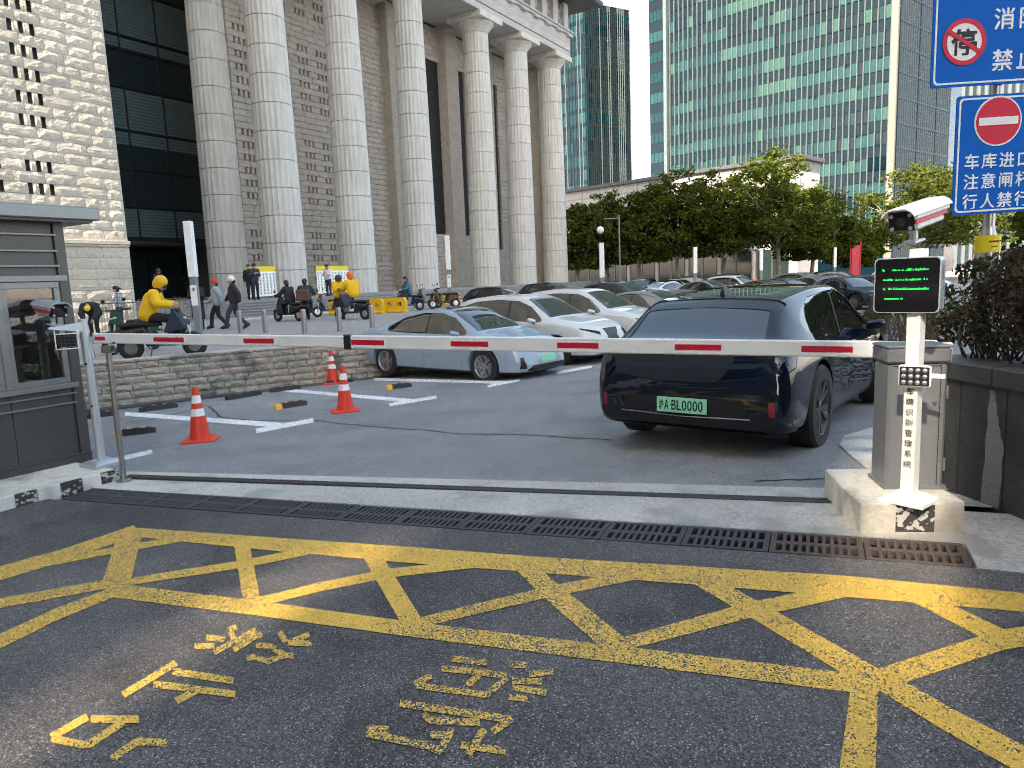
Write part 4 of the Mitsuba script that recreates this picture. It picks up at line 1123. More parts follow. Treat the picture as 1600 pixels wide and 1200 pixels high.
TREES = [(7.5, 75.8, 9.4, 6.6, 'leaf_tree', 'dark tree nearest the last column, at the left end of the tree row'),
         (10.9, 78.8, 10.8, 6.8, 'leaf_tree', 'second dark tree from the colonnade in the tree row'),
         (13.7, 74.8, 10.6, 6.8, 'leaf_tree', 'third dark tree from the colonnade, rounded top'),
         (17.3, 72.8, 12.2, 7.4, 'leaf_tree', 'tall dark tree left of the sunlit one'),
         (21.0, 70.8, 11.6, 7.4, 'leaf_tree', 'tree in the middle of the row with only its top in the sun'),
         (24.8, 66.7, 12.6, 9.4, 'leaf_tree', 'big tree with bright yellow-green sunlit crown'),
         (29.8, 70.8, 9.4, 6.6, 'leaf_tree', 'shorter tree right of the sunlit crown'),
         (36.0, 75.8, 6.6, 4.6, 'leaf_tree', 'small dark tree before the foot of the glass tower'),
         (43.3, 75.8, 12.0, 10.0, 'leaf_tree', 'dark bushy tree behind the barrier camera'),
         (50.7, 78.8, 13.0, 11, 'leaf_tree', 'dark tree behind the blue signs'),
         (20.5, 22.5, 6.6, 6.4, 'leaf_tree', 'nearest tree, low at the right edge behind the hedge'),
         (27.0, 25.0, 8.0, 7.0, 'leaf_tree', 'tree beyond the right edge of the picture')]
for i, (x, y, h, w, m, lb) in enumerate(TREES):
    tree(x, y, h, w, lb, 'mat_' + m, 100 + 7 * i, n=15000 if i < 8 else 11000, group='trees before the street building')
# small pruned shrub beside the dark car, hedge over the planter wall
HG = thing('hedge', 'reddish brown and green clipped hedge above the granite planter wall', 'hedge')
r_ = np.random.default_rng(5)


def hedge_pts(n, f, seed):
    r = np.random.default_rng(seed)
    out = []
    while sum(map(len, out)) < n:
        u = r.random((n, 3))
        out.append(f(u, r))
    return np.vstack(out)[:n]


PWD = np.array([.105, -.9945, 0])                  # planter wall runs along the right side towards the viewer
PW0 = np.array([2.985, 5.65, 0])
PWN = np.array([-PWD[1], PWD[0], 0])               # away from the viewer
MH = np.eye(4)
MH[:3, 0], MH[:3, 1], MH[:3, 3] = PWD, PWN, PW0


def hedge_shell(L0, L1, D0_, D1_, zlo, ztop, n, seed, size, name, matl, parent):
    r = np.random.default_rng(seed)
    x = r.uniform(L0, L1, n)
    face = r.random(n)
    dd = np.where(face < .6, D0_ + np.abs(r.normal(0, .10, n)), r.uniform(D0_, D1_, n))
    top = ztop(x) + .10 * (meshkit.noise(np.stack([x * 3, dd * 3, x * 0], 1), 3) - .5)
    z = np.where(face < .6, zlo + (top - zlo) * r.random(n) ** .8, top - np.abs(r.normal(0, .05, n)))
    dd = dd + .22 * (meshkit.fbm(np.stack([x * 2.3, z * 2.3, x * 0], 1), 3, 4) - .5) + .25 * np.clip((z - (top - .25)) / .25, 0, 1) ** 2
    hole = meshkit.fbm(np.stack([x * 5, z * 5, dd], 1), 2, 9) > .36
    p = np.stack([x, dd, z], 1)[hole]
    obj(name, tf(leaf_cloud(p, size, seed, flat=.8, asp=.5), MH), matl, parent, smooth=False)


_top = lambda x: 1.62 + .12 * np.minimum(np.maximum(x - .6, 0), 1.2)
hedge_shell(.42, 3.2, .05, 1.6, 1.02, _top, 17000, 21, .042, 'foliage', 'mat_leaf_hedge', HG)
hedge_shell(.42, 3.2, .12, 1.5, 1.00, lambda x: _top(x) - .06, 12000, 22, .045, 'foliage', 'mat_leaf_green', HG)
tw = []
rr = random.Random(4)
for i in range(46):
    x = rr.uniform(.5, 2.6)
    d = .30 + rr.uniform(-.08, .2)
    for q in range(3):
        tw += limb((x, d, .88), (x + rr.uniform(-.2, .2), d + rr.uniform(-.22, .05), .9 + rr.uniform(.2, .55)), .008, .004, 5, rr=rr)
obj('stem', tf(cat(tw), MH), 'mat_twig', HG, smooth=False, kind='stuff')
obj('inner', tf(cbox(.55, 3.2, .6, 1.4, .92, 1.40, .2), MH), 'mat_twig', HG, smooth=False)
SH = thing('low_hedge', 'low brownish hedge running back along the right side of the lot behind the dark car', 'hedge')
MS = np.eye(4)
MS[:3, 0], MS[:3, 1], MS[:3, 3] = [.49, .87, 0], [-.87, .49, 0], [4.75, 8.9, -.3]


def hedge_run(L, n, seed, m, W=.55, top=1.42, size=.07):
    r = np.random.default_rng(seed)
    x = L * r.random(n) ** 1.7
    a = r.uniform(-.35, math.pi + .35, n)
    bump = .8 + .4 * meshkit.fbm(np.stack([x * 1.3, a, 0 * x], 1), 3, 5)
    p = np.stack([x, np.cos(a) * W * bump, .2 + np.maximum(np.sin(a), -.1) * (top - .2) * bump], 1) + r.normal(0, .04, (n, 3))
    obj('foliage', tf(leaf_cloud(p, size, seed, flat=.8, asp=.5), MS), m, SH, smooth=False)


hedge_run(18, 22000, 31, 'mat_leaf_hedge')
hedge_run(18, 9000, 32, 'mat_leaf_green', .52, 1.36)
obj('stem', tf(cat([q for i in range(60) for q in limb((.1 + .3 * i, 0, -.1), (.1 + .3 * i + math.sin(i * 5.1) * .3, math.sin(i * 3.7) * .35, 1.0), .02, .006, 5)]), MS), 'mat_twig', SH, smooth=False, kind='stuff')
# granite planter wall
PW = thing('planter_wall', 'dark granite planter wall with coping on the right edge', 'wall')
obj('backing', tf(box(.42, 3.6, .03, .3, -.2, .80), MH), 'mat_joint', PW, smooth=False)
x = .42
for i in range(8):
    L = .40
    obj('stone_panel', tf(cbox(x + .003, x + L - .003, 0, .05, -.2, .79, .006), MH), 'mat_granite', PW, smooth=False)
    x += L
x = .42
for i in range(5):
    obj('coping_stone', tf(cbox(x + .003, x + .70 - .003, -.035, .34, .79, .92, .012), MH), 'mat_granite', PW, smooth=False)
    x += .70
_bl = [(1.05, .01), (1.20, .0), (1.206, .12), (1.214, .2), (1.208, .31), (1.216, .40), (1.204, .455), (1.188, .47), (1.181, .52), (1.166, .545), (1.160, .60), (1.147, .615), (1.139, .68), (1.128, .70), (1.122, .755), (1.098, .77), (1.075, .762), (1.08, .70), (1.066, .64), (1.074, .55), (1.062, .43), (1.068, .3), (1.055, .18)]
obj('bare_patch', tf(prism(_bl, .004, -.003), MH @ RX(math.pi / 2)), 'mat_granite_light', PW, smooth=False)  # paler ragged outline set just proud of the panels
obj('cable', tf(tube([(.66, -.012, .78), (.665, -.012, .5), (.70, -.012, .3), (.705, -.012, .12), (.69, -.012, .0)], .006, 6), MH), 'mat_rubber', PW)
obj('soil', tf(box(.42, 3.6, .34, 1.9, .3, .88), MH), 'mat_twig', PW, smooth=False)
obj('back_panel', tf(box(.42, 3.6, 1.9, 1.95, -.2, .88), MH), 'mat_granite', PW, smooth=False)
obj('end_panel', tf(box(.42, .47, .3, 1.9, -.2, .88), MH), 'mat_granite', PW, smooth=False)

# ---------------------------------------------------------------- the gate: booth, posts, barrier, signs
# --- right: concrete block with cabinet and recognition post
BK = np.eye(4)                                          # block frame: x to the right along its front, y away
_bx = np.array([.57, -.09, 0])
_bx = _bx / np.linalg.norm(_bx)
BK[:3, 0], BK[:3, 1], BK[:3, 3] = _bx, [-_bx[1], _bx[0], 0], [2.075, 4.165, 0]
obj('concrete_pad', gsheet([(3.02, 6.5), (3.25, 6.9), (3.8, 7.35), (5.2, 7.2), (4.2, 4.8), (2.95, 4.9), (2.8, 5.5), (2.9, 6.0)], .012), 'mat_concrete', kind='structure')
blk = thing('concrete_block', 'chipped white concrete block with a black painted square, foot of the barrier cabinet', 'concrete block')
obj('body', tf(from_man(m3.Manifold.batch_hull([ball((x, y, z), .012, 10) for x, y in [(.01, .012), (.565, .012), (.59, .06), (.55, .70), (.40, .79), (.01, .77), (0, .4)] for z in (-.05, .168)])), BK), 'mat_block', blk, smooth=25)
obj('black_square', tf(box(.20, .415, -.0035, .01, .004, .172), BK), 'mat_kerb_black', blk, smooth=False, label='black painted square with flaking white')
cabin = thing('barrier_cabinet', 'dark grey steel barrier cabinet with a lighter lid on the concrete block', 'barrier cabinet')
CB = BK @ TR(.235, .30, .18)
obj('body', tf(cbox(0, .345, 0, .27, 0, .80, .018), CB), 'mat_cabinet', cabin, smooth=False)
obj('lid', tf(cat(cbox(-.012, .357, -.012, .282, .806, .90, .012)), CB), 'mat_cabinet', cabin, smooth=False)
obj('lid_edge', tf(cbox(-.014, .359, -.014, .284, .898, .915, .006), CB), 'mat_booth_trim', cabin, smooth=False)
obj('door_seam', tf(cat(box(.30, .304, -.002, .01, .02, .79), box(.02, .30, -.002, .01, .785, .789)), CB), 'mat_black', cabin, smooth=False)
obj('lock', tf(cyl([.27, -.004, .55], [.27, .01, .55], .013, 14), CB), 'mat_steel', cabin)
for _z in (.12, .58):
    obj('hinge', tf(box(.335, .349, -.004, .01, _z, _z + .08), CB), 'mat_booth_trim', cabin, smooth=False)
obj('foot', tf(box(-.012, .357, -.012, .282, 0, .025), CB), 'mat_cabinet', cabin, smooth=False)
# barrier arm from the cabinet to the rest on the left
A0, A1 = np.array([2.84, 4.845, 1.010]), np.array([-4.235, 7.313, 1.178])
arm = thing('boom_barrier', 'long white barrier boom with red stripes across the entrance', 'barrier')
MA = np.eye(4)
_ax = (A1 - A0) / np.linalg.norm(A1 - A0)
_ay = np.cross([0, 0, 1], _ax)
_ay /= np.linalg.norm(_ay)
MA[:3, 0], MA[:3, 1], MA[:3, 2], MA[:3, 3] = _ax, _ay, np.cross(_ax, _ay), A0
LA = np.linalg.norm(A1 - A0)
# the viewer's side of the arm is +y of this frame
obj('inner_beam', tf(cbox(-.02, 4.50, -.022, .022, -.058, .058, .008), MA), 'mat_white_coat', arm, smooth=False)
obj('outer_beam', tf(cbox(4.545, LA - .02, -.020, .020, -.052, .052, .008), MA), 'mat_white_coat', arm, smooth=False)
obj('joint_sleeve', tf(cbox(4.485, 4.56, -.027, .027, -.064, .064, .006), MA), 'mat_black', arm, smooth=False)
obj('end_cap', tf(cbox(LA - .03, LA, -.023, .023, -.055, .055, .006), MA), 'mat_galv', arm, smooth=False)
for c, w in ((.636, .335), (1.521, .335), (2.44, .335), (3.362, .335), (4.32, .325), (5.462, .335), (6.495, .335), (7.20, .0)):
    if w:
        obj('red_stripe', tf(cbox(c - w / 2, c + w / 2, .0195, .0245, -.024, .020, .001), MA), 'mat_red_film', arm, smooth=False)
_s0 = LA / 8.573
obj('red_stripe', tf(cbox(7.559 * _s0 * .99 - .16, 7.559 * _s0 * .99 + .16, .0175, .0225, -.022, .018, .001), MA), 'mat_red_film', arm, smooth=False)
obj('red_stripe', tf(cbox(LA - .17, LA - .035, .0175, .0225, -.022, .018, .001), MA), 'mat_red_film', arm, smooth=False)
obj('clamp', tf(cat(cbox(-.05, .10, -.03, .03, -.068, .068, .008)), MA), 'mat_white_coat', arm, smooth=False)
obj('bolt', tf(cyl([.155, .02, 0], [.155, .03, 0], .014, 10), MA), 'mat_steel', arm)
obj('spindle_plate', tf(cat(cbox(-.14, -.08, -.02, .03, -.075, .055, .006)), MA), 'mat_white_coat', arm, smooth=False)
obj('hinge', tf(cat(box(LA - .31, LA - .27, .02, .03, -.055, -.03)), MA), 'mat_steel', arm, smooth=False)
# recognition post
po = thing('recognition_post', 'square white post with black lettering on a flared base plate, front of the cabinet', 'post')
PO = np.eye(4)
_px = np.array([.86, -.51, 0])
PO[:3, 0], PO[:3, 1], PO[:3, 3] = [.62, -.785, 0], [.785, .62, 0], [2.362, 4.165, .18]
PO[:3, 0] /= np.linalg.norm(PO[:3, 0])
PO[:3, 1] /= np.linalg.norm(PO[:3, 1])
obj('shaft', tf(cbox(-.037, .037, -.037, .045, .02, 1.50, .004), PO), 'mat_cream_coat', po, smooth=False)
_b0 = hull_pts([(x, y, z) for s, z in ((.125, 0), (.125, .018), (.058, .055)) for x in (-s, s) for y in (-s + .01, s + .01)])
obj('base_plate', tf(_b0, PO), 'mat_cream_coat', po, smooth=False)
_lt = []
for i, c in enumerate('车牌识别管理系统'):
    _lt.append(tf(glyph(c, .047, .0012, .012), PO @ TR(-.0225, -.0385, .655 - .0625 * i) @ RX(math.pi / 2)))
obj('lettering', cat(_lt), 'mat_black', po, smooth=False)
dsp = thing('display_board', 'black LED display with green dotted lines in a silver rounded case', 'display')
DB = np.eye(4)
DB[:3, 0], DB[:3, 1], DB[:3, 3] = [.743, -.669, 0], [.669, .743, 0], [2.285, 4.14, 1.475]
DB = DB @ SC(.88)
_rr = shapely.box(-.165, -.15, .165, .15).buffer(.03, quad_segs=5)
obj('case', tf(tf(prism(_rr, .13), RX(math.pi / 2)), DB @ TR(.0, .13, 0)), 'mat_galv', dsp, smooth=20)
_rr2 = shapely.box(-.16, -.145, .16, .145).buffer(.028, quad_segs=5)
obj('front_glass', tf(tf(prism(_rr2, .006), RX(math.pi / 2)), DB @ TR(.0, .002, 0)), 'mat_lens_black', dsp, smooth=20)
_dots = []
r_ = random.Random(12)
for row, (x0, x1, z) in enumerate(((-.145, .125, .095), (-.14, .12, .032), (-.145, .13, -.028), (-.13, -.01, -.09))):
    x = x0
    while x < x1:
        h = r_.choice([1, 2, 2, 3]) if row < 3 else 2
        if r_.random() < (.86 if row != 1 else .75) and not (row == 0 and x0 + .02 < x < x0 + .06):
            for q in range(h):
                _dots.append(box(x, x + .0062, -.0052, -.004, z + q * .005, z + q * .005 + .0038))
        x += .0075
k = obj('led_dots', tf(cat(_dots), DB), 'mat_led', dsp, smooth=False, kind='stuff')
scene[k]['emitter'] = {'type': 'area', 'radiance': rgb(.0015, .10, .012)}
obj('vent_slots', tf(cat([box(.195, .197, .05, .085, .11 - .018 * i, .116 - .018 * i) for i in range(5)]), DB), 'mat_black', dsp, smooth=False)
obj('lock', tf(cyl([.195, .065, -.02], [.199, .065, -.02], .008, 12), DB), 'mat_steel', dsp)


def plate_camera(name, label, M, body, L=.36, glow=False):
    """a box camera with a sun hood, looking along local -y"""
    t = thing(name, label, 'camera')
    hood = [(-.095, .035), (-.075, .062), (-.045, .078), (.045, .078), (.075, .062), (.095, .035), (.09, .03), (.07, .055), (.043, .07), (-.043, .07), (-.07, .055), (-.09, .03)]
    h = prism(hood, L, 0)
    obj('hood', tf(tf(h, RX(math.pi / 2)), M @ TR(0, L - .06, 0)), body, t, smooth=False)
    top = cat(cbox(-.082, .082, -.02, L - .06, .0, .066, .012))
    obj('body', tf(top, M), body, t, smooth=False)
    obj('lower_body', tf(cbox(-.065, .065, .012, L - .10, -.055, .012, .012), M), body, t, smooth=False)
    obj('red_band', tf(cbox(-.078, .078, -.014, L - .09, -.018, .004, .004), M), 'mat_red_metal', t, smooth=False)
    obj('front_glass', tf(cbox(-.07, .07, -.028, .02, -.05, .056, .006), M), 'mat_lens_black', t, smooth=False)
    for x in (-.05, .05):
        for z in (-.034, .036):
            obj('lamp', tf(cyl([x, -.024, z], [x, -.032, z], .011, 12), M), 'mat_lens_silver', t)
    obj('lens', tf(cyl([0, -.024, 0], [0, -.03, 0], .024, 18), M), 'mat_black', t)
    obj('bracket', tf(cat(cyl([0, .1, -.13], [0, .1, -.05], .02, 12), cbox(-.04, .04, .05, .15, -.135, -.12, .004)), M), 'mat_galv', t)
    return t


MC = TR(2.265, 4.16, 1.835) @ RZ(math.radians(-56)) @ RX(math.radians(11)) @ SC(1.03)
plate_camera('plate_camera', 'white camera with red band and sun hood on top of the display board', MC, 'mat_white_coat', .42)


def flood(name, label, M, rim, dark):
    t = thing(name, label, 'floodlight')
    obj('housing', tf(cbox(-.083, .083, 0, .035, -.062, .062, .008), M), rim, t, smooth=False)
    obj('panel', tf(cbox(-.076, .076, -.004, .01, -.055, .055, .003), M), 'mat_black', t, smooth=False)
    for i in range(4):
        for j in range(3):
            obj('led_lens', tf(lathe([(.013, 0), (.013, .004), (.008, .009), (.002, .011)], 12), M @ TR(-.054 + .036 * i, -.004, -.035 + .035 * j) @ RX(math.pi / 2)), dark, t)
    return t


FL = np.eye(4)
FL[:3, :3] = RZ(math.radians(-38))[:3, :3]
FL[:3, 3] = [2.315, 4.075, .955]
fl = flood('floodlight', 'small square floodlight with twelve lenses in a white frame on the white post', FL, 'mat_white_coat', 'mat_lens_silver')
obj('arm', tf(cat(cbox(.03, .15, .03, .05, -.012, .014, .003)), FL), 'mat_white_coat', fl, smooth=False)

# --- left: kerb island, booth, post
UB, NB_ = AX, MX                                        # the booth is square to the building
BF = np.eye(4)                                          # local x = out of the booth front, y = along it
BF[:3, 0], BF[:3, 1] = MX, AX
kb = thing('kerb_island', 'raised kerb island painted in black and white blocks under the booth', 'kerb')
obj('top', tf(cbox(-9.6, -7.07, -3, 3.90, -.40, -.123, .012), BF), 'mat_block', kb, smooth=False)
_ks = [-2.0, -1.6, -1.2, -.8, -.4, 0, .4, .8, 1.2, 1.6, 2.0, 2.4, 2.77, 2.97, 3.16, 3.36, 3.56, 3.74, 3.925]
for i, (a, b) in enumerate(zip(_ks[:-1], _ks[1:])):
    obj('kerb_block', tf(cbox(-7.13, -7.055, a + .001, b - .001, -.42, -.125, .008), BF), 'mat_kerb_black' if i % 2 == 1 else 'mat_kerb_white', kb, smooth=False)
bo = thing('guard_booth', 'grey steel guard booth with slatted fascia and sliding windows on the left edge', 'booth')
BX, BY = -7.79, 4.06


def bb(x0, x1, y0, y1, z0, z1, c=.004):
    return tf(cbox(BX + x0, BX + x1, y0, y1, z0, z1, c), BF)


obj('roof', bb(-2.1, .24, 1.2, BY + .26, 2.37, 2.50, .012), 'mat_booth_trim', bo, smooth=False)
obj('roof_soffit', bb(-2.0, .2, 1.3, BY + .2, 2.345, 2.372), 'mat_booth_metal', bo, smooth=False)
obj('corner_post', bb(-.1, .0, BY - .10, BY, -.14, 2.36), 'mat_booth_metal', bo, smooth=False)
obj('end_wall', bb(-1.9, -.1, BY - .05, BY - .004, -.14, 2.36), 'mat_booth_metal', bo, smooth=False)
obj('rear_wall', bb(-1.9, -1.85, 1.3, BY - .05, -.14, 2.36), 'mat_booth_metal', bo, smooth=False)
obj('inner_end', bb(-1.85, -.1, 1.3, 1.35, -.14, 2.36), 'mat_interior_wall', bo, smooth=False)
obj('floor', bb(-1.9, -.02, 1.3, BY - .05, -.14, -.10), 'mat_interior_wall', bo, smooth=False)
obj('fascia', bb(-.08, -.03, 1.3, BY - .10, 1.80, 2.35), 'mat_booth_metal', bo, smooth=False)
for z in (1.91, 2.06, 2.22):
    obj('slat', bb(-.04, .012, 1.3, BY - .08, z, z + .022, .004), 'mat_booth_trim', bo, smooth=False)
obj('window_head', bb(-.07, .006, 1.3, BY - .02, 1.765, 1.83, .006), 'mat_booth_trim', bo, smooth=False)
wf = key_for(bo + '__window')
for y0, y1 in ((1.3, 3.36), (3.40, BY - .10)):
    obj('frame', cat(bb(-.06, -.015, y0, y1, .72, .78), bb(-.06, -.015, y0, y1, 1.70, 1.765), bb(-.06, -.015, y0, y0 + .06, .78, 1.70), bb(-.06, -.015, y1 - .06, y1, .78, 1.70)), 'mat_booth_trim', wf, smooth=False)
    obj('pane', tf(box(BX - .042, BX - .038, y0 + .06, y1 - .06, .78, 1.70), BF), 'mat_pane', wf, smooth=False)
obj('jamb', bb(-.07, .0, 3.345, 3.415, .72, 1.765), 'mat_booth_trim', wf, smooth=False)
obj('sill', bb(-.08, .03, 1.3, BY - .05, .665, .72, .006), 'mat_booth_trim', bo, smooth=False)
for y0, y1 in ((1.3, 2.34), (2.345, 3.37), (3.375, BY - .10)):
    obj('wall_panel', bb(-.09, -.03, y0, y1, -.05, .66, .004), 'mat_booth_metal', bo, smooth=False)
for z in (.50, .60):
    obj('rail', bb(-.04, .004, 1.3, BY - .07, z, z + .016, .003), 'mat_booth_trim', bo, smooth=False)
obj('base_trim', cat(bb(-.09, .01, 1.3, BY, -.145, -.05), bb(-.05, .018, 1.3, BY, -.05, -.035)), 'mat_booth_metal', bo, smooth=False)
obj('desk', bb(-.75, -.12, 1.4, BY - .15, .60, .64), 'mat_interior_wall', bo, smooth=False)
obj('monitor', bb(-.55, -.5, 3.0, 3.35, .72, 1.0), 'mat_screen_blue', bo, smooth=False)
obj('chair_back', bb(-1.2, -1.1, 3.1, 3.5, .55, 1.15, .04), 'mat_black', bo, smooth=False)
obj('poster', bb(-1.84, -1.83, 2.3, 2.9, 1.0, 1.6), 'mat_screen_blue', bo, smooth=False)
# post that carries the second camera
lp = thing('camera_post', 'slim pale grey steel post with a side arm at the kerb end', 'post')
LP = np.array([-4.245, 7.205, -.12])
obj('shaft', cyl(LP + [0, 0, .02], LP + [-.03, .02, 1.50], .042, 20), 'mat_galv', lp)
obj('foot', tf(hull_pts([(x, y, z) for s, z in ((.15, 0), (.15, .03), (.10, .055)) for x in (-s, s) for y in (-s, s)]), TR(*LP) @ heading(AX)), 'mat_galv', lp, smooth=False)
_t = LP + np.array([-.03, .02, 1.42])
_arm_d = -AX
_e = _t + _arm_d * .34
obj('side_arm', hull_pts([_t + [0, 0, .05], _t + [0, 0, -.05], _t + MX * .03 + [0, 0, -.05], _t + MX * .03 + [0, 0, .05], _e + [0, 0, .02], _e + [0, 0, .0], _e + MX * .03 + [0, 0, .0], _e + MX * .03 + [0, 0, .02]]), 'mat_galv', lp, smooth=False)
for z in (.62, 1.05):
    obj('hole', tf(cyl([0, -.046, 0], [0, -.03, 0], .012, 10), TR(LP[0] - .02 * z, LP[1] + .013 * z, LP[2] + z)), 'mat_black', lp)
MC2 = TR(*( _t + _arm_d * .22 + np.array([0, 0, .17]))) @ RZ(math.radians(58)) @ RX(math.radians(6)) @ SC(1.12)
plate_camera('plate_camera', 'grey camera with red band on the side arm before the booth window', MC2, 'mat_galv', .34)
FL2 = TR(*(_t + _arm_d * .20 + MX * .05 + np.array([0, 0, -.12]))) @ RZ(math.radians(33)) @ SC(.95)
flood('floodlight', 'small dark floodlight in a thin wire frame under the camera before the booth', FL2, 'mat_black', 'mat_black')
obj('wire_frame', tf(cat(tube([(-.1, 0, -.085), (-.1, 0, .12)], .006, 6), tube([(.1, 0, -.085), (.1, 0, .12)], .006, 6), tube([(-.1, 0, -.085), (.1, 0, -.085)], .006, 6), tube([(-.1, 0, .07), (.1, 0, .07)], .006, 6)), FL2), 'mat_white_coat', 'floodlight_001')
rs = thing('arm_rest', 'thin stainless pole that carries the free end of the barrier arm', 'pole')
RP = np.array([-3.90, 6.95, -.23])
obj('pole', cyl(RP, RP + [0, 0, 1.30], .026, 18), 'mat_steel', rs)
obj('flange', cyl(RP, RP + [0, 0, .012], .07, 18), 'mat_steel', rs)
obj('cradle', tf(cat(box(-.06, .06, -.03, -.022, 0, .06), box(-.06, .06, .022, .03, 0, .06), box(-.06, .06, -.03, .03, -.01, 0)), TR(RP[0], RP[1], 1.06) @ heading(TU)), 'mat_steel', rs, smooth=False)
gr = thing('folded_gate_end', 'red and white striped bar standing behind the pale post', 'bar')
for i in range(5):
    obj('band', cyl([-4.52, 7.66, -.2 + .16 * i], [-4.52, 7.66, -.2 + .16 * (i + 1)], .03, 12), 'mat_red_metal' if i % 2 == 0 else 'mat_white_coat', gr)

# --- blue signs on their pole
SG = np.eye(4)
SG[:3, 0], SG[:3, 1], SG[:3, 3] = [.995, .02, 0.025], [-.02, .995, 0], [3.76, 5.62, 0]
sp_ = thing('sign_pole', 'steel sign pole with a flared yellow-labelled sleeve in the hedge', 'pole')
obj('shaft', tf(cyl([0, .06, .6], [0, .06, 4.0], .042, 20), SG), 'mat_steel', sp_)
obj('sleeve', tf(tf(lathe([(.085, 0), (.085, .36), (.045, .50), (.043, .52)], 24), TR(0, .06, 1.34)), SG), 'mat_steel', sp_)
obj('label', tf(tf(lathe([(.086, 0), (.088, .0), (.088, .13), (.086, .13)], 24), TR(0, .06, 1.68 - .02)), SG), 'mat_label_yellow', sp_)
_ll = [tf(box(-.05 + .012 * i, -.042 + .012 * i, -.001, .001, .0, .012), TR(0, -.0285, 1.735)) for i in range(8)] + [box(-.03, .03, -.0295, -.0275, 1.70, 1.705)]
obj('label_print', tf(cat(_ll), SG), 'mat_black', sp_, smooth=False)


def sign(name, label, x0, x1, z0, z1):
    t = thing(name, label, 'sign', 'blue traffic signs on the pole at the right edge')
    w = .012
    obj('board', tf(tf(prism(shapely.box(x0, z0, x1, z1).buffer(-.02).buffer(.02, quad_segs=4), .012), RX(math.pi / 2) ), SG @ TR(0, .012, 0)), 'mat_sign_blue', t, smooth=False)
    a = shapely.box(x0, z0, x1, z1)
    ring = a.buffer(-.018).buffer(-.03).buffer(.03, quad_segs=5).difference(a.buffer(-.031).buffer(-.03).buffer(.03, quad_segs=5))
    obj('border', tf(tf(prism(ring, .003), RX(math.pi / 2)), SG), 'mat_sign_white', t, smooth=False)
    return t


def disc(t, nm, m, r0, r1, x, z, y):
    g = shapely.Point(0, 0).buffer(r1, quad_segs=16)
    if r0:
        g = g.difference(shapely.Point(0, 0).buffer(r0, quad_segs=16))
    obj(nm, tf(tf(prism(g, .003), RX(math.pi / 2)), SG @ TR(x, -y, z)), m, t, smooth=False)


def print_(t, text, size, pitch, x, z, m='mat_sign_white', bold=.012, y=.0):
    obj('lettering', tf(tf(line_of(text, size, pitch, .003, bold), RX(math.pi / 2)), SG @ TR(x, -y, z)), m, t, smooth=False)


s2 = sign('traffic_sign', 'lower blue sign with a red no entry disc over three lines of white characters', -.335, .345, 1.955, 2.83)
disc(s2, 'disc_edge', 'mat_sign_white', 0, .182, -.015, 2.635, .0)
disc(s2, 'red_disc', 'mat_sign_red', 0, .170, -.015, 2.635, .0032)
obj('white_bar', tf(tf(prism(shapely.box(-.15, -.028, .15, .028), .003), RX(math.pi / 2)), SG @ TR(-.015, -.0064, 2.635)), 'mat_sign_white', s2, smooth=False)
for i, tx in enumerate(('车库进口', '注意闸杆', '行人禁行')):
    print_(s2, tx, .122, .135, -.262, 2.295 - .148 * i)
s1 = sign('traffic_sign', 'upper blue sign with a crossed-out character in a red ring', -.545, .68, 2.90, 3.58)
disc(s1, 'white_disc', 'mat_sign_white', 0, .15, -.305, 3.215, .0)
disc(s1, 'red_ring', 'mat_sign_red', .132, .165, -.305, 3.215, .0032)
print_(s1, '停', .20, .2, -.405, 3.125, 'mat_black', .02, .0032)
obj('slash', tf(tf(prism(shapely.box(-.15, -.015, .15, .015), .003), RX(math.pi / 2) @ RZ(math.radians(-33))), SG @ TR(-.305, -.0064, 3.215)), 'mat_sign_red', s1, smooth=False)
print_(s1, '消防通道', .165, .185, -.09, 3.29)
print_(s1, '禁止停车', .165, .185, -.09, 3.00)

# ---------------------------------------------------------------- cars
from scipy.interpolate import PchipInterpolator


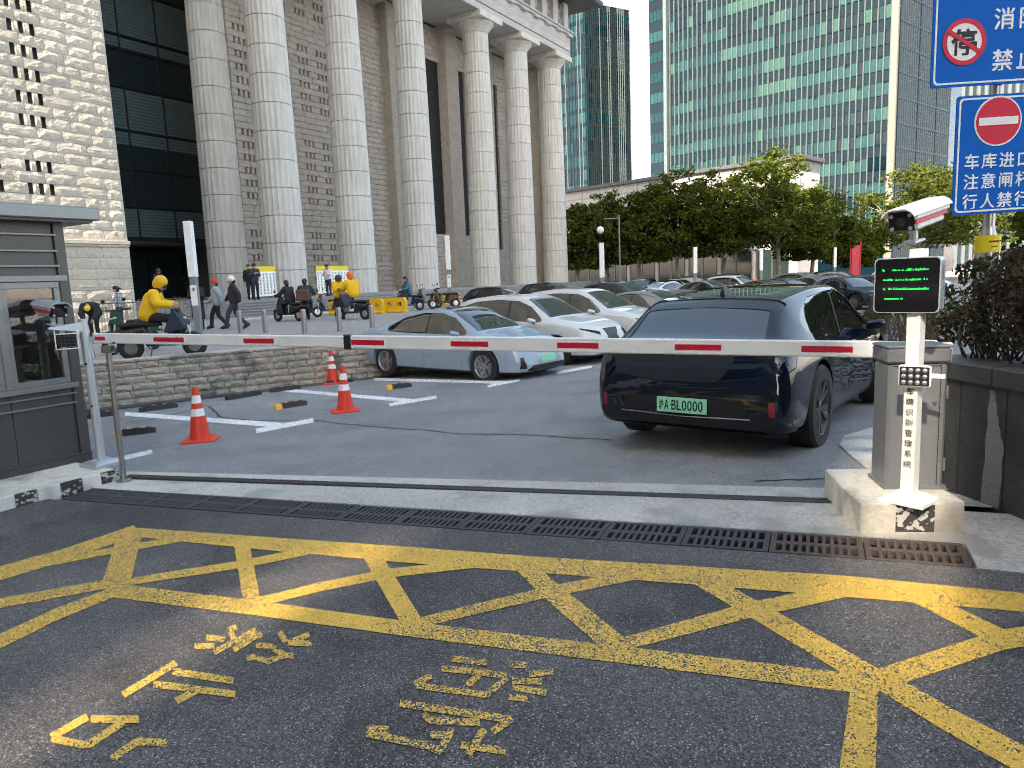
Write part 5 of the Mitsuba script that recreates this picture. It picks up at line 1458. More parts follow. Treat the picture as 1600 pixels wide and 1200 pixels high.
def loft(spec, nx=64, ns=9, yk=1.0, dz=0.0):
    """closed body from curves along x: half widths and heights of the lower edge, flank, shoulder, roof edge and centre line"""
    L0, L1 = spec['top'][0][0], spec['top'][-1][0]
    t = np.linspace(0, 1, nx)
    xs = L0 + (L1 - L0) * (.5 - .5 * np.cos(math.pi * t)) * .5 + (L1 - L0) * t * .5
    C = {k: PchipInterpolator(*np.array(v).T)(xs) for k, v in spec.items() if k in ('top', 'belt', 'bot', 'wb', 'wm', 'wr', 'ed')}
    rings = []
    for i, x in enumerate(xs):
        zt, zb, bz = C['top'][i] + dz, C['bot'][i], min(C['belt'][i], C['top'][i] - .02) + dz
        ze = max(zt - C['ed'][i], bz + .005)
        wm, wb, wr = C['wm'][i] * yk, C['wb'][i] * yk, C['wr'][i] * yk
        zm = zb + (bz - zb) * .52
        P = np.array([(0, zb), (wm * .80, zb), (wm * .955, zb + .05), (wm * .99, zb + (zm - zb) * .5), (wm, zm), (wb + (wm - wb) * .45, bz - .05), (wb, bz), (wb + (wr - wb) * .5, bz + (ze - bz) * .53), (wr, ze), (wr * .90, ze + (zt - ze) * .55), (wr * .55, zt - (zt - ze) * .12), (0, zt)])
        u = np.concatenate([[0], np.cumsum(np.maximum(np.linalg.norm(np.diff(P, axis=0), axis=1), 1e-4))])
        uu = np.concatenate([np.linspace(u[a], u[a + 1], 4)[:-1] for a in range(len(u) - 1)] + [[u[-1]]])
        half = np.stack([PchipInterpolator(u, P[:, 0])(uu), PchipInterpolator(u, P[:, 1])(uu)], 1)
        ring = np.vstack([half, half[-2:0:-1] * [-1, 1]])
        rings.append(np.column_stack([np.full(len(ring), x), ring]))
    n = len(rings[0])
    v = np.vstack(rings + [[[xs[0], 0, rings[0][:, 2].mean()], [xs[-1], 0, rings[-1][:, 2].mean()]]])
    i = np.arange(n)
    j = (i + 1) % n
    f = []
    for k in range(nx - 1):
        f += [np.stack([k * n + i, k * n + j, (k + 1) * n + j], 1), np.stack([k * n + i, (k + 1) * n + j, (k + 1) * n + i], 1)]
    c = nx * n
    f += [np.stack([j, i, i * 0 + c], 1), np.stack([(nx - 1) * n + i, (nx - 1) * n + j, i * 0 + c + 1], 1)]
    m = trimesh.Trimesh(v, np.vstack(f), process=False)
    if m.volume < 0:
        m.invert()
    return to_man(m)


def rounded(pts, r):
    return Polygon(pts).buffer(-r).buffer(r, quad_segs=5)


def side_prism(poly, y0=.40, y1=1.3):
    out = []
    for s in (1, -1):
        m = tf(prism(poly, y1 - y0), RX(math.pi / 2))        # (x, z) polygon, thickness towards -y
        m = tf(m, TR(0, y1 if s > 0 else -y0, 0))
        out.append(to_man(m))
    return out[0] + out[1]


def plan_prism(poly, z0, z1=2.2):
    return to_man(prism(poly, z1 - z0, z0))


def front_prism(poly, x0, x1):
    """(y, z) polygon extruded along x"""
    M = np.array([[0, 0, 1, 0], [1, 0, 0, 0], [0, 1, 0, 0], [0, 0, 0, 1.0]])
    return to_man(tf(tf(prism(poly, x1 - x0), M), TR(x0)))


def wheel_meshes(r=.345, w=.235, spokes=5):
    tyre = tf(lathe([(r * .66, -w / 2), (r * .93, -w / 2), (r, -w / 2 + .03), (r, w / 2 - .03), (r * .93, w / 2), (r * .66, w / 2), (r * .66, w / 2 - .02)], 40, False), RX(math.pi / 2))
    rim = [tf(lathe([(r * .60, w / 2 - .10), (r * .68, w / 2 - .02), (r * .665, w / 2 - .005), (r * .63, w / 2 - .02), (r * .60, w / 2 - .06), (.05, w / 2 - .09)], 40), RX(-math.pi / 2)),
           tf(lathe([(.055, w / 2 - .09), (.055, w / 2 - .03), (.03, w / 2 - .022)], 16), RX(-math.pi / 2))]
    for k in range(spokes):
        for o in (-.14, .14):
            a = 2 * math.pi * k / spokes + o
            a2 = a + (.12 if o > 0 else -.02)
            p, q = np.array([math.cos(a) * .05, 0, math.sin(a) * .05]), np.array([math.cos(a2) * r * .655, 0, math.sin(a2) * r * .655])
            d = (q - p) / np.linalg.norm(q - p)
            s = np.array([-d[2], 0, d[0]]) * .021
            rim.append(hull_pts([p + s + [0, w / 2 - .055, 0], p - s + [0, w / 2 - .055, 0], q + s * 1.3 + [0, w / 2 - .045, 0], q - s * 1.3 + [0, w / 2 - .045, 0],
                                 p + s * .6 + [0, w / 2 - .028, 0], p - s * .6 + [0, w / 2 - .028, 0], q + s + [0, w / 2 - .012, 0], q - s + [0, w / 2 - .012, 0]]))
    back = tf(cyl([0, 0, 0], [0, 0, .02], r * .64, 24), RX(-math.pi / 2) @ TR(0, 0, w / 2 - .13))
    return tyre, cat(rim), back


WHEELS = {}


def build_car(name, label, S, paint, rim='mat_rim_silver', group=None, hero=False):
    """builds a car at the origin, nose towards +x, standing on z = 0"""
    t = thing(name, label, 'car', group)
    O = loft(S)
    G = loft(S, yk=.984, dz=-.008)
    W, ax = S['r'], S['axles']
    cut = m3.Manifold()
    for x in ax:
        for s in (1, -1):
            cut += to_man(cyl([x, s * .62, W + .01], [x, s * 1.3, W + .01], W + .045, 40))
    body = O - cut
    win = {}
    if 'side' in S:
        win['side_window'] = side_prism(S['side'])
    win['windscreen'] = plan_prism(S['ws'], S['ws_z'])
    if 'rw' in S:
        win['rear_window'] = plan_prism(S['rw'], S['rw_z'])
    if 'roofglass' in S:
        win['roof_glass'] = plan_prism(S['roofglass'], 1.1)
    allw = m3.Manifold()
    for p in win.values():
        allw += p
    body = body - allw
    bars = side_prism(shapely.union_all([shapely.box(x - .022, .3, x + .022, 2) for x in S['pillars']])) if 'pillars' in S else m3.Manifold()
    for nm, p in win.items():
        g = (G ^ p) - cut
        if nm == 'side_window':
            if 'pillars' in S:
                for pc in (loft(S, yk=.988, dz=-.008) ^ p ^ bars).decompose():
                    obj('pillar', from_man(pc), 'mat_car_trim', t, smooth=30)
                g = g - bars
        if nm != 'roof_glass' and nm != 'side_window':
            g = g - (win['side_window'] if 'side' in S else m3.Manifold())
        for pc in g.decompose():
            if pc.volume() > 2e-5:
                obj(nm, from_man(pc), 'mat_car_glass', t, smooth=32)
    lights = {}
    for nm, m, ps in S.get('inlays', []):
        q = m3.Manifold()
        for p in ps:
            q += p
        body = body - q
        for pc in ((G ^ q) - cut).decompose():
            obj(nm, from_man(pc), m, t, smooth=30)
    # shut lines
    inner = loft(S, yk=.972, dz=-.02)
    gl = [LineString(l).buffer(.0045, cap_style=2) for l in S.get('seams', [])]
    if gl:
        body = body - (side_prism(shapely.union_all(gl)) - inner)
    lower = S.get('lower')
    if lower:
        lo = to_man(box(-3, 3, -2, 2, -1, lower))
        obj('sill_trim', from_man(body ^ lo), 'mat_car_trim', t, smooth=32)
        body = body - lo
    obj('body', from_man(body), paint, t, smooth=32)
    key = (W, rim)
    if key not in WHEELS:
        a, b, c = wheel_meshes(W)
        WHEELS[key] = (mikit.ply(a, 'mat_tyre', smooth=35), mikit.ply(b, rim, smooth=30), mikit.ply(c, 'mat_black_matte', smooth=30))
    for x in ax:
        for s in (1, -1):
            wk = key_for(t + '__wheel')
            M = TR(x, s * S['track'], W) @ (RZ(0) if s > 0 else RZ(math.pi)) @ RY(rng.random() * 6)
            for nm, p in zip(('tyre', 'rim', 'disc'), WHEELS[key]):
                copy(nm, p, None, M, wk)
    obj('underside', tf(cbox(ax[0] - .3, ax[1] + .3, -.62, .62, .20, .5, .03), np.eye(4)), 'mat_black_matte', t, smooth=False)
    if 'mirror' in S:
        x, y, z = S['mirror']
        for s in (1, -1):
            m = m3.Manifold.batch_hull([ball((x, s * (y + .04), z), .05, 10), ball((x, s * (y + .15), z + .02), .055, 10), ball((x + .07, s * (y + .06), z), .04, 10)])
            obj('wing_mirror', from_man(m), S.get('mirror_mat', paint), t, smooth=40)
            obj('mirror_foot', tf(cbox(x - .03, x + .04, -.03, .03, -.03, .0, .01), TR(0, s * (y + .0), z - .035)), 'mat_car_trim', t, smooth=False)
    for x, z in S.get('handles', []):
        for s in (1, -1):
            y = float(PchipInterpolator(*np.array(S['wm']).T)(x)) * .99
            obj('door_handle', cbox(x - .09, x + .09, s * y - .012, s * y + .012, z - .012, z + .012, .004), paint, t, smooth=False)
    return t


def plate_on(t, M, mat_, text=True):
    k = key_for(t + '__number_plate')
    obj('plate', tf(cbox(-.24, .24, -.004, .004, -.07, .07, .003), M), mat_, k, smooth=False)
    if text:
        ms = []
        for c, x in (('沪', -.218), ('A', -.164), ('B', -.094), ('L', -.043), ('0', .008), ('0', .059), ('0', .110), ('0', .161)):
            g_ = glyph(c, 1.0, .0015, .02)
            b = g_.bounds
            g_ = tf(g_, np.diag([.043 / (b[1, 0] - b[0, 0]), .092 / (b[1, 1] - b[0, 1]), 1, 1]) @ TR(-b[0, 0], -b[0, 1]))
            ms.append(tf(g_, M @ TR(x, -.0045, -.046) @ RX(math.pi / 2)))
        ms.append(tf(cbox(-.106, -.098, -.006, -.004, -.006, .006, .001), M))
        obj('lettering', cat(ms), 'mat_black', k, smooth=False)


# --- dark fastback seen from behind
SUV = dict(r=.395, axles=(-1.45, 1.48), track=.87,
           top=[(-2.40, .80), (-2.375, .93), (-2.28, 1.035), (-2.10, 1.12), (-1.80, 1.345), (-1.62, 1.415), (-1.2, 1.475), (-.5, 1.53), (0, 1.54), (.5, 1.47), (.95, 1.27), (1.35, 1.06), (1.7, .98), (2.1, .88), (2.32, .76), (2.40, .60)],
           belt=[(-2.40, .72), (-2.3, .94), (-1.9, 1.00), (-1.4, 1.02), (-.6, .98), (.3, .95), (1.2, .93), (2.0, .84), (2.4, .5)],
           bot=[(-2.40, .44), (-2.36, .30), (-2.2, .235), (-1.5, .20), (0, .19), (1.5, .2), (2.2, .22), (2.4, .34)],
           wb=[(-2.40, .70), (-2.34, .80), (-2.2, .86), (-1.9, .89), (-1.4, .915), (-.5, .87), (.3, .86), (1.2, .90), (1.7, .88), (2.2, .72), (2.4, .42)],
           wm=[(-2.40, .78), (-2.34, .89), (-2.2, .945), (-1.9, .97), (-1.4, .985), (-.5, .95), (.3, .945), (1.4, .975), (1.8, .94), (2.2, .80), (2.4, .5)],
           wr=[(-2.40, .66), (-2.28, .77), (-2.1, .745), (-1.8, .665), (-1.2, .675), (-.4, .69), (.4, .68), (.95, .73), (1.4, .80), (2.1, .70), (2.4, .38)],
           ed=[(-2.4, .03), (-2.1, .04), (-1.7, .05), (0, .065), (.8, .06), (1.4, .03), (2.4, .03)],
           ws=rounded([(.48, -.61), (.48, .61), (1.28, .74), (1.30, -.74)], .05), ws_z=.97,
           rw=rounded([(-2.24, -.67), (-2.262, 0), (-2.24, .67), (-1.82, .60), (-1.80, 0), (-1.82, -.60)], .03), rw_z=1.0,
           roofglass=rounded([(-1.45, -.56), (-1.45, .56), (.36, .58), (.36, -.58)], .06),
           side=rounded([(-1.55, 1.09), (-1.0, 1.03), (.9, .985), (1.08, 1.0), (.62, 1.34), (.2, 1.44), (-.4, 1.45), (-1.0, 1.41), (-1.45, 1.28), (-1.62, 1.16)], .06), pillars=(-.18,),
           seams=[[(-.2, .98), (-.16, .30)], [(-1.0, 1.0), (-1.02, .72), (-1.28, .62)], [(.98, .95), (.92, .32)], [(-2.05, .98), (-2.15, .84), (-2.32, .8)]],
           mirror=(.80, .90, 1.02), lower=.27)
SUV['inlays'] = [('spoiler_lip', 'mat_car_trim', [plan_prism(rounded([(-1.81, -.68), (-1.78, .0), (-1.81, .68), (-1.60, .68), (-1.58, 0), (-1.60, -.68)], .01), 1.1)]),
                 ('tail_light', 'mat_tail_red', [front_prism(rounded([(-.84, .945), (.84, .945), (.84, .97), (-.84, .97)], .008), -2.6, -2.1)]),
                 ('rear_panel', 'mat_car_trim', [front_prism(rounded([(-.80, .30), (.80, .30), (.86, .42), (.60, .43), (.56, .56), (-.56, .56), (-.60, .43), (-.86, .42)], .02), -2.6, -2.2)]),
                 ('reflector', 'mat_tail_red', [front_prism(shapely.box(s * .80 - .025, .43, s * .80 + .025, .56), -2.6, -2.15) for s in (-1, 1)])]
hero = build_car('fastback_car', 'large dark blue fastback car seen from behind with a green number plate', SUV, 'mat_paint_navy', 'mat_rim_dark', hero=True)
plate_on(hero, TR(-2.412, 0, .485) @ RZ(-math.pi / 2) @ RX(0), 'mat_plate_green')
obj('chrome_strip', cat(tube([(-2.395, -.62, .40), (-2.40, 0, .385), (-2.395, .62, .40)], .006, 6)), 'mat_chrome', hero)
obj('tailgate_seam', cat(tube([(-2.386, -.70, .70), (-2.403, -.3, .655), (-2.405, 0, .65), (-2.403, .3, .655), (-2.386, .70, .70)], .004, 6)), 'mat_black', hero)
obj('roof_fin', hull_pts([(-1.42, -.03, 1.44), (-1.42, .03, 1.44), (-1.12, -.02, 1.47), (-1.12, .02, 1.47), (-1.40, 0, 1.535), (-1.36, 0, 1.54)]), 'mat_car_trim', hero, smooth=40)
for _y in (-.66, -.30, .30, .66):
    obj('sensor', tf(cyl([-2.42, 0, 0], [-2.36, 0, 0], .012, 12), TR(.012 + .10 * abs(_y) ** 2.5, _y, .62)), 'mat_car_trim', hero)
obj('fog_trim', cat(tube([(-2.33, -.80, .40), (-2.30, -.86, .47)], .008, 6), tube([(-2.33, .80, .40), (-2.30, .86, .47)], .008, 6)), 'mat_chrome', hero, kind='stuff')
_hd = np.array([.605, .796, 0])
_hd /= np.linalg.norm(_hd)
_rc = np.array([2.105, 7.16, 0])
_c = _rc + _hd * 1.45
MHERO = TR(_c[0], _c[1], zlot(_c[0], _c[1])) @ heading(_hd) @ RY(.012)
move(hero, MHERO)

# --- pale blue sedan
SED = dict(r=.345, axles=(-1.42, 1.47), track=.80,
           top=[(-2.38, .74), (-2.33, .95), (-2.15, 1.03), (-1.85, 1.09), (-1.45, 1.20), (-1.0, 1.35), (-.4, 1.465), (.0, 1.485), (.4, 1.43), (.85, 1.24), (1.28, 1.015), (1.6, .935), (2.05, .82), (2.28, .70), (2.39, .54)],
           belt=[(-2.38, .70), (-2.28, .93), (-1.6, .97), (-.6, .92), (.4, .90), (1.25, .90), (2.0, .78), (2.39, .46)],
           bot=[(-2.38, .42), (-2.32, .28), (-1.9, .20), (0, .17), (1.8, .18), (2.25, .20), (2.39, .26)],
           wb=[(-2.38, .66), (-2.3, .78), (-2.0, .86), (-1.5, .895), (-.5, .86), (.4, .86), (1.3, .88), (1.8, .83), (2.2, .66), (2.39, .40)],
           wm=[(-2.38, .74), (-2.3, .85), (-2.0, .92), (-1.5, .95), (-.5, .92), (.4, .92), (1.4, .945), (1.85, .90), (2.2, .76), (2.39, .52)],
           wr=[(-2.38, .55), (-2.2, .70), (-1.85, .66), (-1.4, .58), (-.6, .59), (.1, .60), (.6, .62), (1.0, .70), (1.4, .76), (2.05, .66), (2.39, .34)],
           ed=[(-2.38, .03), (-1.9, .04), (-1.2, .06), (0, .085), (.8, .07), (1.4, .03), (2.39, .03)],
           ws=rounded([(.36, -.55), (.36, .55), (1.22, .72), (1.24, -.72)], .05), ws_z=.94,
           rw=rounded([(-1.78, -.55), (-1.78, .55), (-.85, .52), (-.85, -.52)], .04), rw_z=1.02,
           roofglass=rounded([(-.75, -.50), (-.75, .50), (.25, .52), (.25, -.52)], .05),
           side=rounded([(-1.52, 1.06), (-1.3, .99), (-.8, .965), (.9, .935), (1.06, .95), (.55, 1.27), (.15, 1.365), (-.4, 1.375), (-1.0, 1.27), (-1.4, 1.13)], .04), pillars=(-.20,),
           seams=[[(-.22, .95), (-.18, .28)], [(-1.02, .96), (-1.05, .7), (-1.25, .6)], [(.95, .92), (.90, .3)]], handles=[(-.42, .80), (-1.22, .82)],
           mirror=(.78, .88, .97), lower=.235)
SED['inlays'] = [('headlight', 'mat_lens_black', [front_prism(rounded([(s * .42, .66), (s * .78, .70), (s * .78, .735), (s * .42, .70)], .008), 1.9, 2.6) for s in (-1, 1)]),
                 ('air_intake', 'mat_car_trim', [front_prism(rounded([(-.62, .25), (.62, .25), (.5, .36), (-.5, .36)], .02), 2.0, 2.6)] + [front_prism(rounded([(s * .60, .30), (s * .72, .30), (s * .70, .52), (s * .64, .52)], .015), 1.9, 2.6) for s in (-1, 1)]),
                 ('tail_light', 'mat_tail_red', [front_prism(rounded([(-.74, .83), (.74, .83), (.74, .875), (-.74, .875)], .01), -2.6, -2.2)])]
ROW = np.array([.66, .75, 0])
HB_ = np.array([.769, -.639, 0])


def place(t, x, y, h, z=None):
    move(t, TR(x, y, zlot(x, y) if z is None else z) @ heading(h))


blue = build_car('sedan', 'pale blue four-door sedan parked nose to the right by the stone wall', SED, 'mat_paint_skyblue', 'mat_rim_silver', 'cars parked on the lot')
plate_on(blue, TR(2.395, 0, .47) @ RZ(math.pi / 2), 'mat_plate_green', False)
_blue_keys = dict(blue=blue)
# --- white suv
NXS = dict(r=.355, axles=(-1.30, 1.36), track=.79,
           top=[(-2.30, .80), (-2.27, .98), (-2.15, 1.16), (-1.95, 1.34), (-1.7, 1.54), (-1.3, 1.61), (-.6, 1.65), (0, 1.645), (.4, 1.56), (.8, 1.34), (1.15, 1.13), (1.5, 1.07), (1.95, .98), (2.22, .84), (2.33, .58)],
           belt=[(-2.30, .74), (-2.2, 1.02), (-1.5, 1.06), (-.5, 1.0), (.4, .98), (1.2, 1.0), (1.9, .90), (2.33, .5)],
           bot=[(-2.30, .46), (-2.2, .30), (-1.7, .24), (0, .22), (1.7, .22), (2.2, .25), (2.33, .36)],
           wb=[(-2.30, .66), (-2.2, .76), (-1.9, .84), (-1.4, .88), (-.5, .85), (.4, .85), (1.3, .87), (1.8, .83), (2.2, .66), (2.33, .42)],
           wm=[(-2.30, .74), (-2.2, .84), (-1.9, .90), (-1.4, .935), (-.5, .90), (.4, .90), (1.35, .935), (1.85, .90), (2.2, .76), (2.33, .54)],
           wr=[(-2.30, .58), (-2.15, .66), (-1.7, .58), (-.8, .60), (.1, .60), (.5, .62), (.95, .70), (1.4, .76), (2.0, .66), (2.33, .36)],
           ed=[(-2.3, .03), (-1.7, .06), (0, .09), (.8, .07), (1.3, .03), (2.33, .03)],
           ws=rounded([(.34, -.56), (.34, .56), (1.10, .71), (1.12, -.71)], .05), ws_z=1.03,
           rw=rounded([(-2.16, -.56), (-2.16, .56), (-1.78, .52), (-1.78, -.52)], .03), rw_z=1.1,
           side=rounded([(-1.75, 1.24), (-1.3, 1.10), (-.6, 1.05), (.8, 1.02), (.98, 1.03), (.52, 1.37), (.15, 1.50), (-.5, 1.54), (-1.2, 1.50), (-1.6, 1.40)], .04), pillars=(-.12, -1.08),
           seams=[[(-.14, 1.03), (-.1, .32)], [(-1.0, 1.06), (-1.02, .75), (-1.15, .66)], [(.92, 1.0), (.85, .34)]], handles=[(-.36, .90), (-1.15, .94)],
           mirror=(.72, .88, 1.06), lower=.30)
NXS['inlays'] = [('headlight', 'mat_lens_black', [front_prism(rounded([(s * .44, .72), (s * .80, .86), (s * .82, .90), (s * .44, .80)], .01), 1.6, 2.6) for s in (-1, 1)]),
                 ('grille', 'mat_car_trim', [front_prism(rounded([(-.30, .86), (.30, .86), (.20, .68), (.42, .34), (-.42, .34), (-.20, .68)], .02), 1.95, 2.6)]),
                 ('tail_light', 'mat_tail_red', [front_prism(rounded([(s * .45, .92), (s * .80, .90), (s * .80, 1.0), (s * .45, .98)], .01), -2.6, -2.0) for s in (-1, 1)])]
wh = build_car('suv', 'white SUV parked next to the pale blue sedan', NXS, 'mat_paint_white', 'mat_rim_silver', 'cars parked on the lot')


def at_row(x, y, h, src, label, paint=None, z=None, sc=1.0):
    p0 = {'sedan': 'mat_paint_skyblue', 'suv': 'mat_paint_white'}[src]
    rc = {p0: paint} if paint else None
    return dup(src, TR(x, y, zlot(x, y) if z is None else z) @ heading(h) @ SC(sc), label, None, rc)


CARS = [(2.15, 19.6, HB_, 'suv', 'second white SUV, behind the first white one', None),
        (4.3, 22.2, HB_, 'sedan', 'silver sedan half hidden behind the dark car spoiler', 'mat_paint_silver'),
        (8.2, 24.5, HB_, 'sedan', 'dark green sedan whose roof shows behind the fastback car', 'mat_paint_slate'),
        (-.6, 46.0, (.9, -.44), 'suv', 'black car with a dark roof before the colonnade, leftmost of the far row', 'mat_paint_black'),
        (3.0, 50.0, (.9, -.44), 'suv', 'dark blue car in the far row, just right of the last column', 'mat_paint_darkblue'),
        (6.4, 40.0, (.8, -.6), 'sedan', 'light blue sedan in the far row left of the black SUV', 'mat_paint_silver'),
        (8.7, 47.5, (-.45, -.89), 'suv', 'tall black SUV in the far row', 'mat_paint_black'),
        (11.2, 50.0, (.5, .86), 'sedan', 'red car in the far row beside the black SUV', 'mat_paint_red'),
        (9.6, 44.0, (.7, .7), 'sedan', 'white car low between the black SUV and the red car', 'mat_paint_white'),
        (15.0, 58.0, (1, -.1), 'suv', 'long black car parked under the trees', 'mat_paint_black'),
        (19.0, 62.0, (1, -.1), 'suv', 'dark car parked under the trees, right of the long black one', 'mat_paint_darkblue'),
        (11.8, 33.0, (.3, -.95), 'sedan', 'dark sedan behind the roof of the fastback car', 'mat_paint_black'),
        (15.6, 33.5, (.35, -.94), 'sedan', 'dark blue sedan with a sky-lit windscreen, right of the fastback roof', 'mat_paint_darkblue'),
        (18.4, 36.0, (.35, -.94), 'sedan', 'slate sedan with a bright windscreen, second from the display board', 'mat_paint_slate'),
        (21.8, 39.5, (.35, -.94), 'suv', 'white SUV farthest right, beside the display board', None),
        (26.5, 58.0, (1, -.2), 'suv', 'black SUV parked before the red banner', 'mat_paint_black'),
        (11.4, 41.4, (.6, -.8), 'sedan', 'silver sedan in the middle of the far cars, behind the dark green roof', 'mat_paint_silver'),
        (14.4, 45.6, (.6, -.8), 'suv', 'white SUV in the middle of the far cars, just before the long black car', 'mat_paint_white'),
        (14.6, 38.4, (.5, -.86), 'sedan', 'black sedan right of the silver one among the far cars', 'mat_paint_black'),
        (19.2, 47.0, (.5, -.86), 'suv', 'grey-green SUV before the street lamps and trees', 'mat_paint_greygreen'),
        (13.0, 55.6, (.7, -.7), 'sedan', 'white sedan before the trees, left of the white scooter', 'mat_paint_white'),
        (18.4, 58.4, (.7, -.7), 'suv', 'dark SUV before the trees, right of the white scooter', 'mat_paint_black'),
        (24.6, 60.0, (.7, -.7), 'sedan', 'dark sedan before the light column by the sunlit tree', 'mat_paint_slate'),
        (17.5, 41.0, (.35, -.94), 'sedan', 'pale sedan behind the slate sedan near the display board', 'mat_paint_silver'),
        (5.4, 34.2, HB_, 'suv', 'slate SUV behind the second white SUV', 'mat_paint_slate'),
        (22.5, 50.0, (1, -.2), 'sedan', 'grey sedan parked before the street building shops', 'mat_paint_slate')]
for x, y, h, src, lb, pt in CARS:
    at_row(x, y, h, src, lb, pt)
place(blue, -1.10, 15.55, HB_)
place(wh, .55, 17.6, HB_)

# ---------------------------------------------------------------- people and scooters
C_ = lambda n: 'mat_cloth_' + n
STAND = dict(pelvis=(0, 0, .96), chest=(.01, 0, 1.30), neck=(.01, 0, 1.47), head=(.03, 0, 1.60),
             hipL=(0, .09, .92), kneeL=(.02, .10, .50), ankL=(-.01, .10, .08), toeL=(.15, .11, .04),
             hipR=(0, -.09, .92), kneeR=(.02, -.10, .50), ankR=(-.01, -.10, .08), toeR=(.15, -.11, .04),
             shL=(0, .185, 1.42), elL=(-.02, .25, 1.14), wrL=(.05, .26, .90), shR=(0, -.185, 1.42), elR=(-.02, -.25, 1.14), wrR=(.05, -.26, .90))
WALK = dict(STAND, kneeL=(.22, .09, .53), ankL=(.30, .09, .12), toeL=(.45, .09, .09), kneeR=(-.04, -.09, .50), ankR=(-.36, -.09, .14), toeR=(-.22, -.09, .04),
            elL=(-.14, .24, 1.16), wrL=(-.16, .24, .93), elR=(.10, -.24, 1.16), wrR=(.24, -.23, .99), pelvis=(0, 0, .94))
RIDE = dict(STAND, pelvis=(-.12, 0, .82), chest=(-.05, 0, 1.16), neck=(0, 0, 1.33), head=(.05, 0, 1.47), hipL=(-.10, .10, .80), kneeL=(.32, .15, .74), ankL=(.30, .14, .34), toeL=(.46, .15, .30),
            hipR=(-.10, -.10, .80), kneeR=(.32, -.15, .74), ankR=(.30, -.14, .34), toeR=(.46, -.15, .30), shL=(-.03, .19, 1.28), elL=(.12, .30, 1.06), wrL=(.38, .30, 1.02), shR=(-.03, -.19, 1.28), elR=(.12, -.30, 1.06), wrR=(.38, -.30, 1.02))
PHONE = dict(STAND, elL=(.08, .24, 1.16), wrL=(.27, .12, 1.24), elR=(.08, -.24, 1.16), wrR=(.27, -.10, 1.24), head=(.07, 0, 1.59))
STOOP = dict(STAND, pelvis=(-.20, 0, .80), chest=(.16, 0, 1.02), neck=(.32, 0, 1.06), head=(.44, 0, 1.02), shL=(.22, .19, 1.05), shR=(.22, -.19, 1.05), elL=(.34, .24, .80), wrL=(.48, .16, .62), elR=(.34, -.24, .80), wrR=(.48, -.16, .62),
             hipL=(-.2, .09, .78), hipR=(-.2, -.09, .78), kneeL=(.06, .10, .46), kneeR=(.06, -.10, .46))


def melt(bones, edge=.035, it=8):
    m = m3.Manifold()
    for b in bones:
        m = m + b
    m = m.refine_to_length(edge)
    t = from_man(m)
    t = trimesh.Trimesh(t.vertices, t.faces, process=True)
    trimesh.smoothing.filter_taubin(t, iterations=it)
    return t


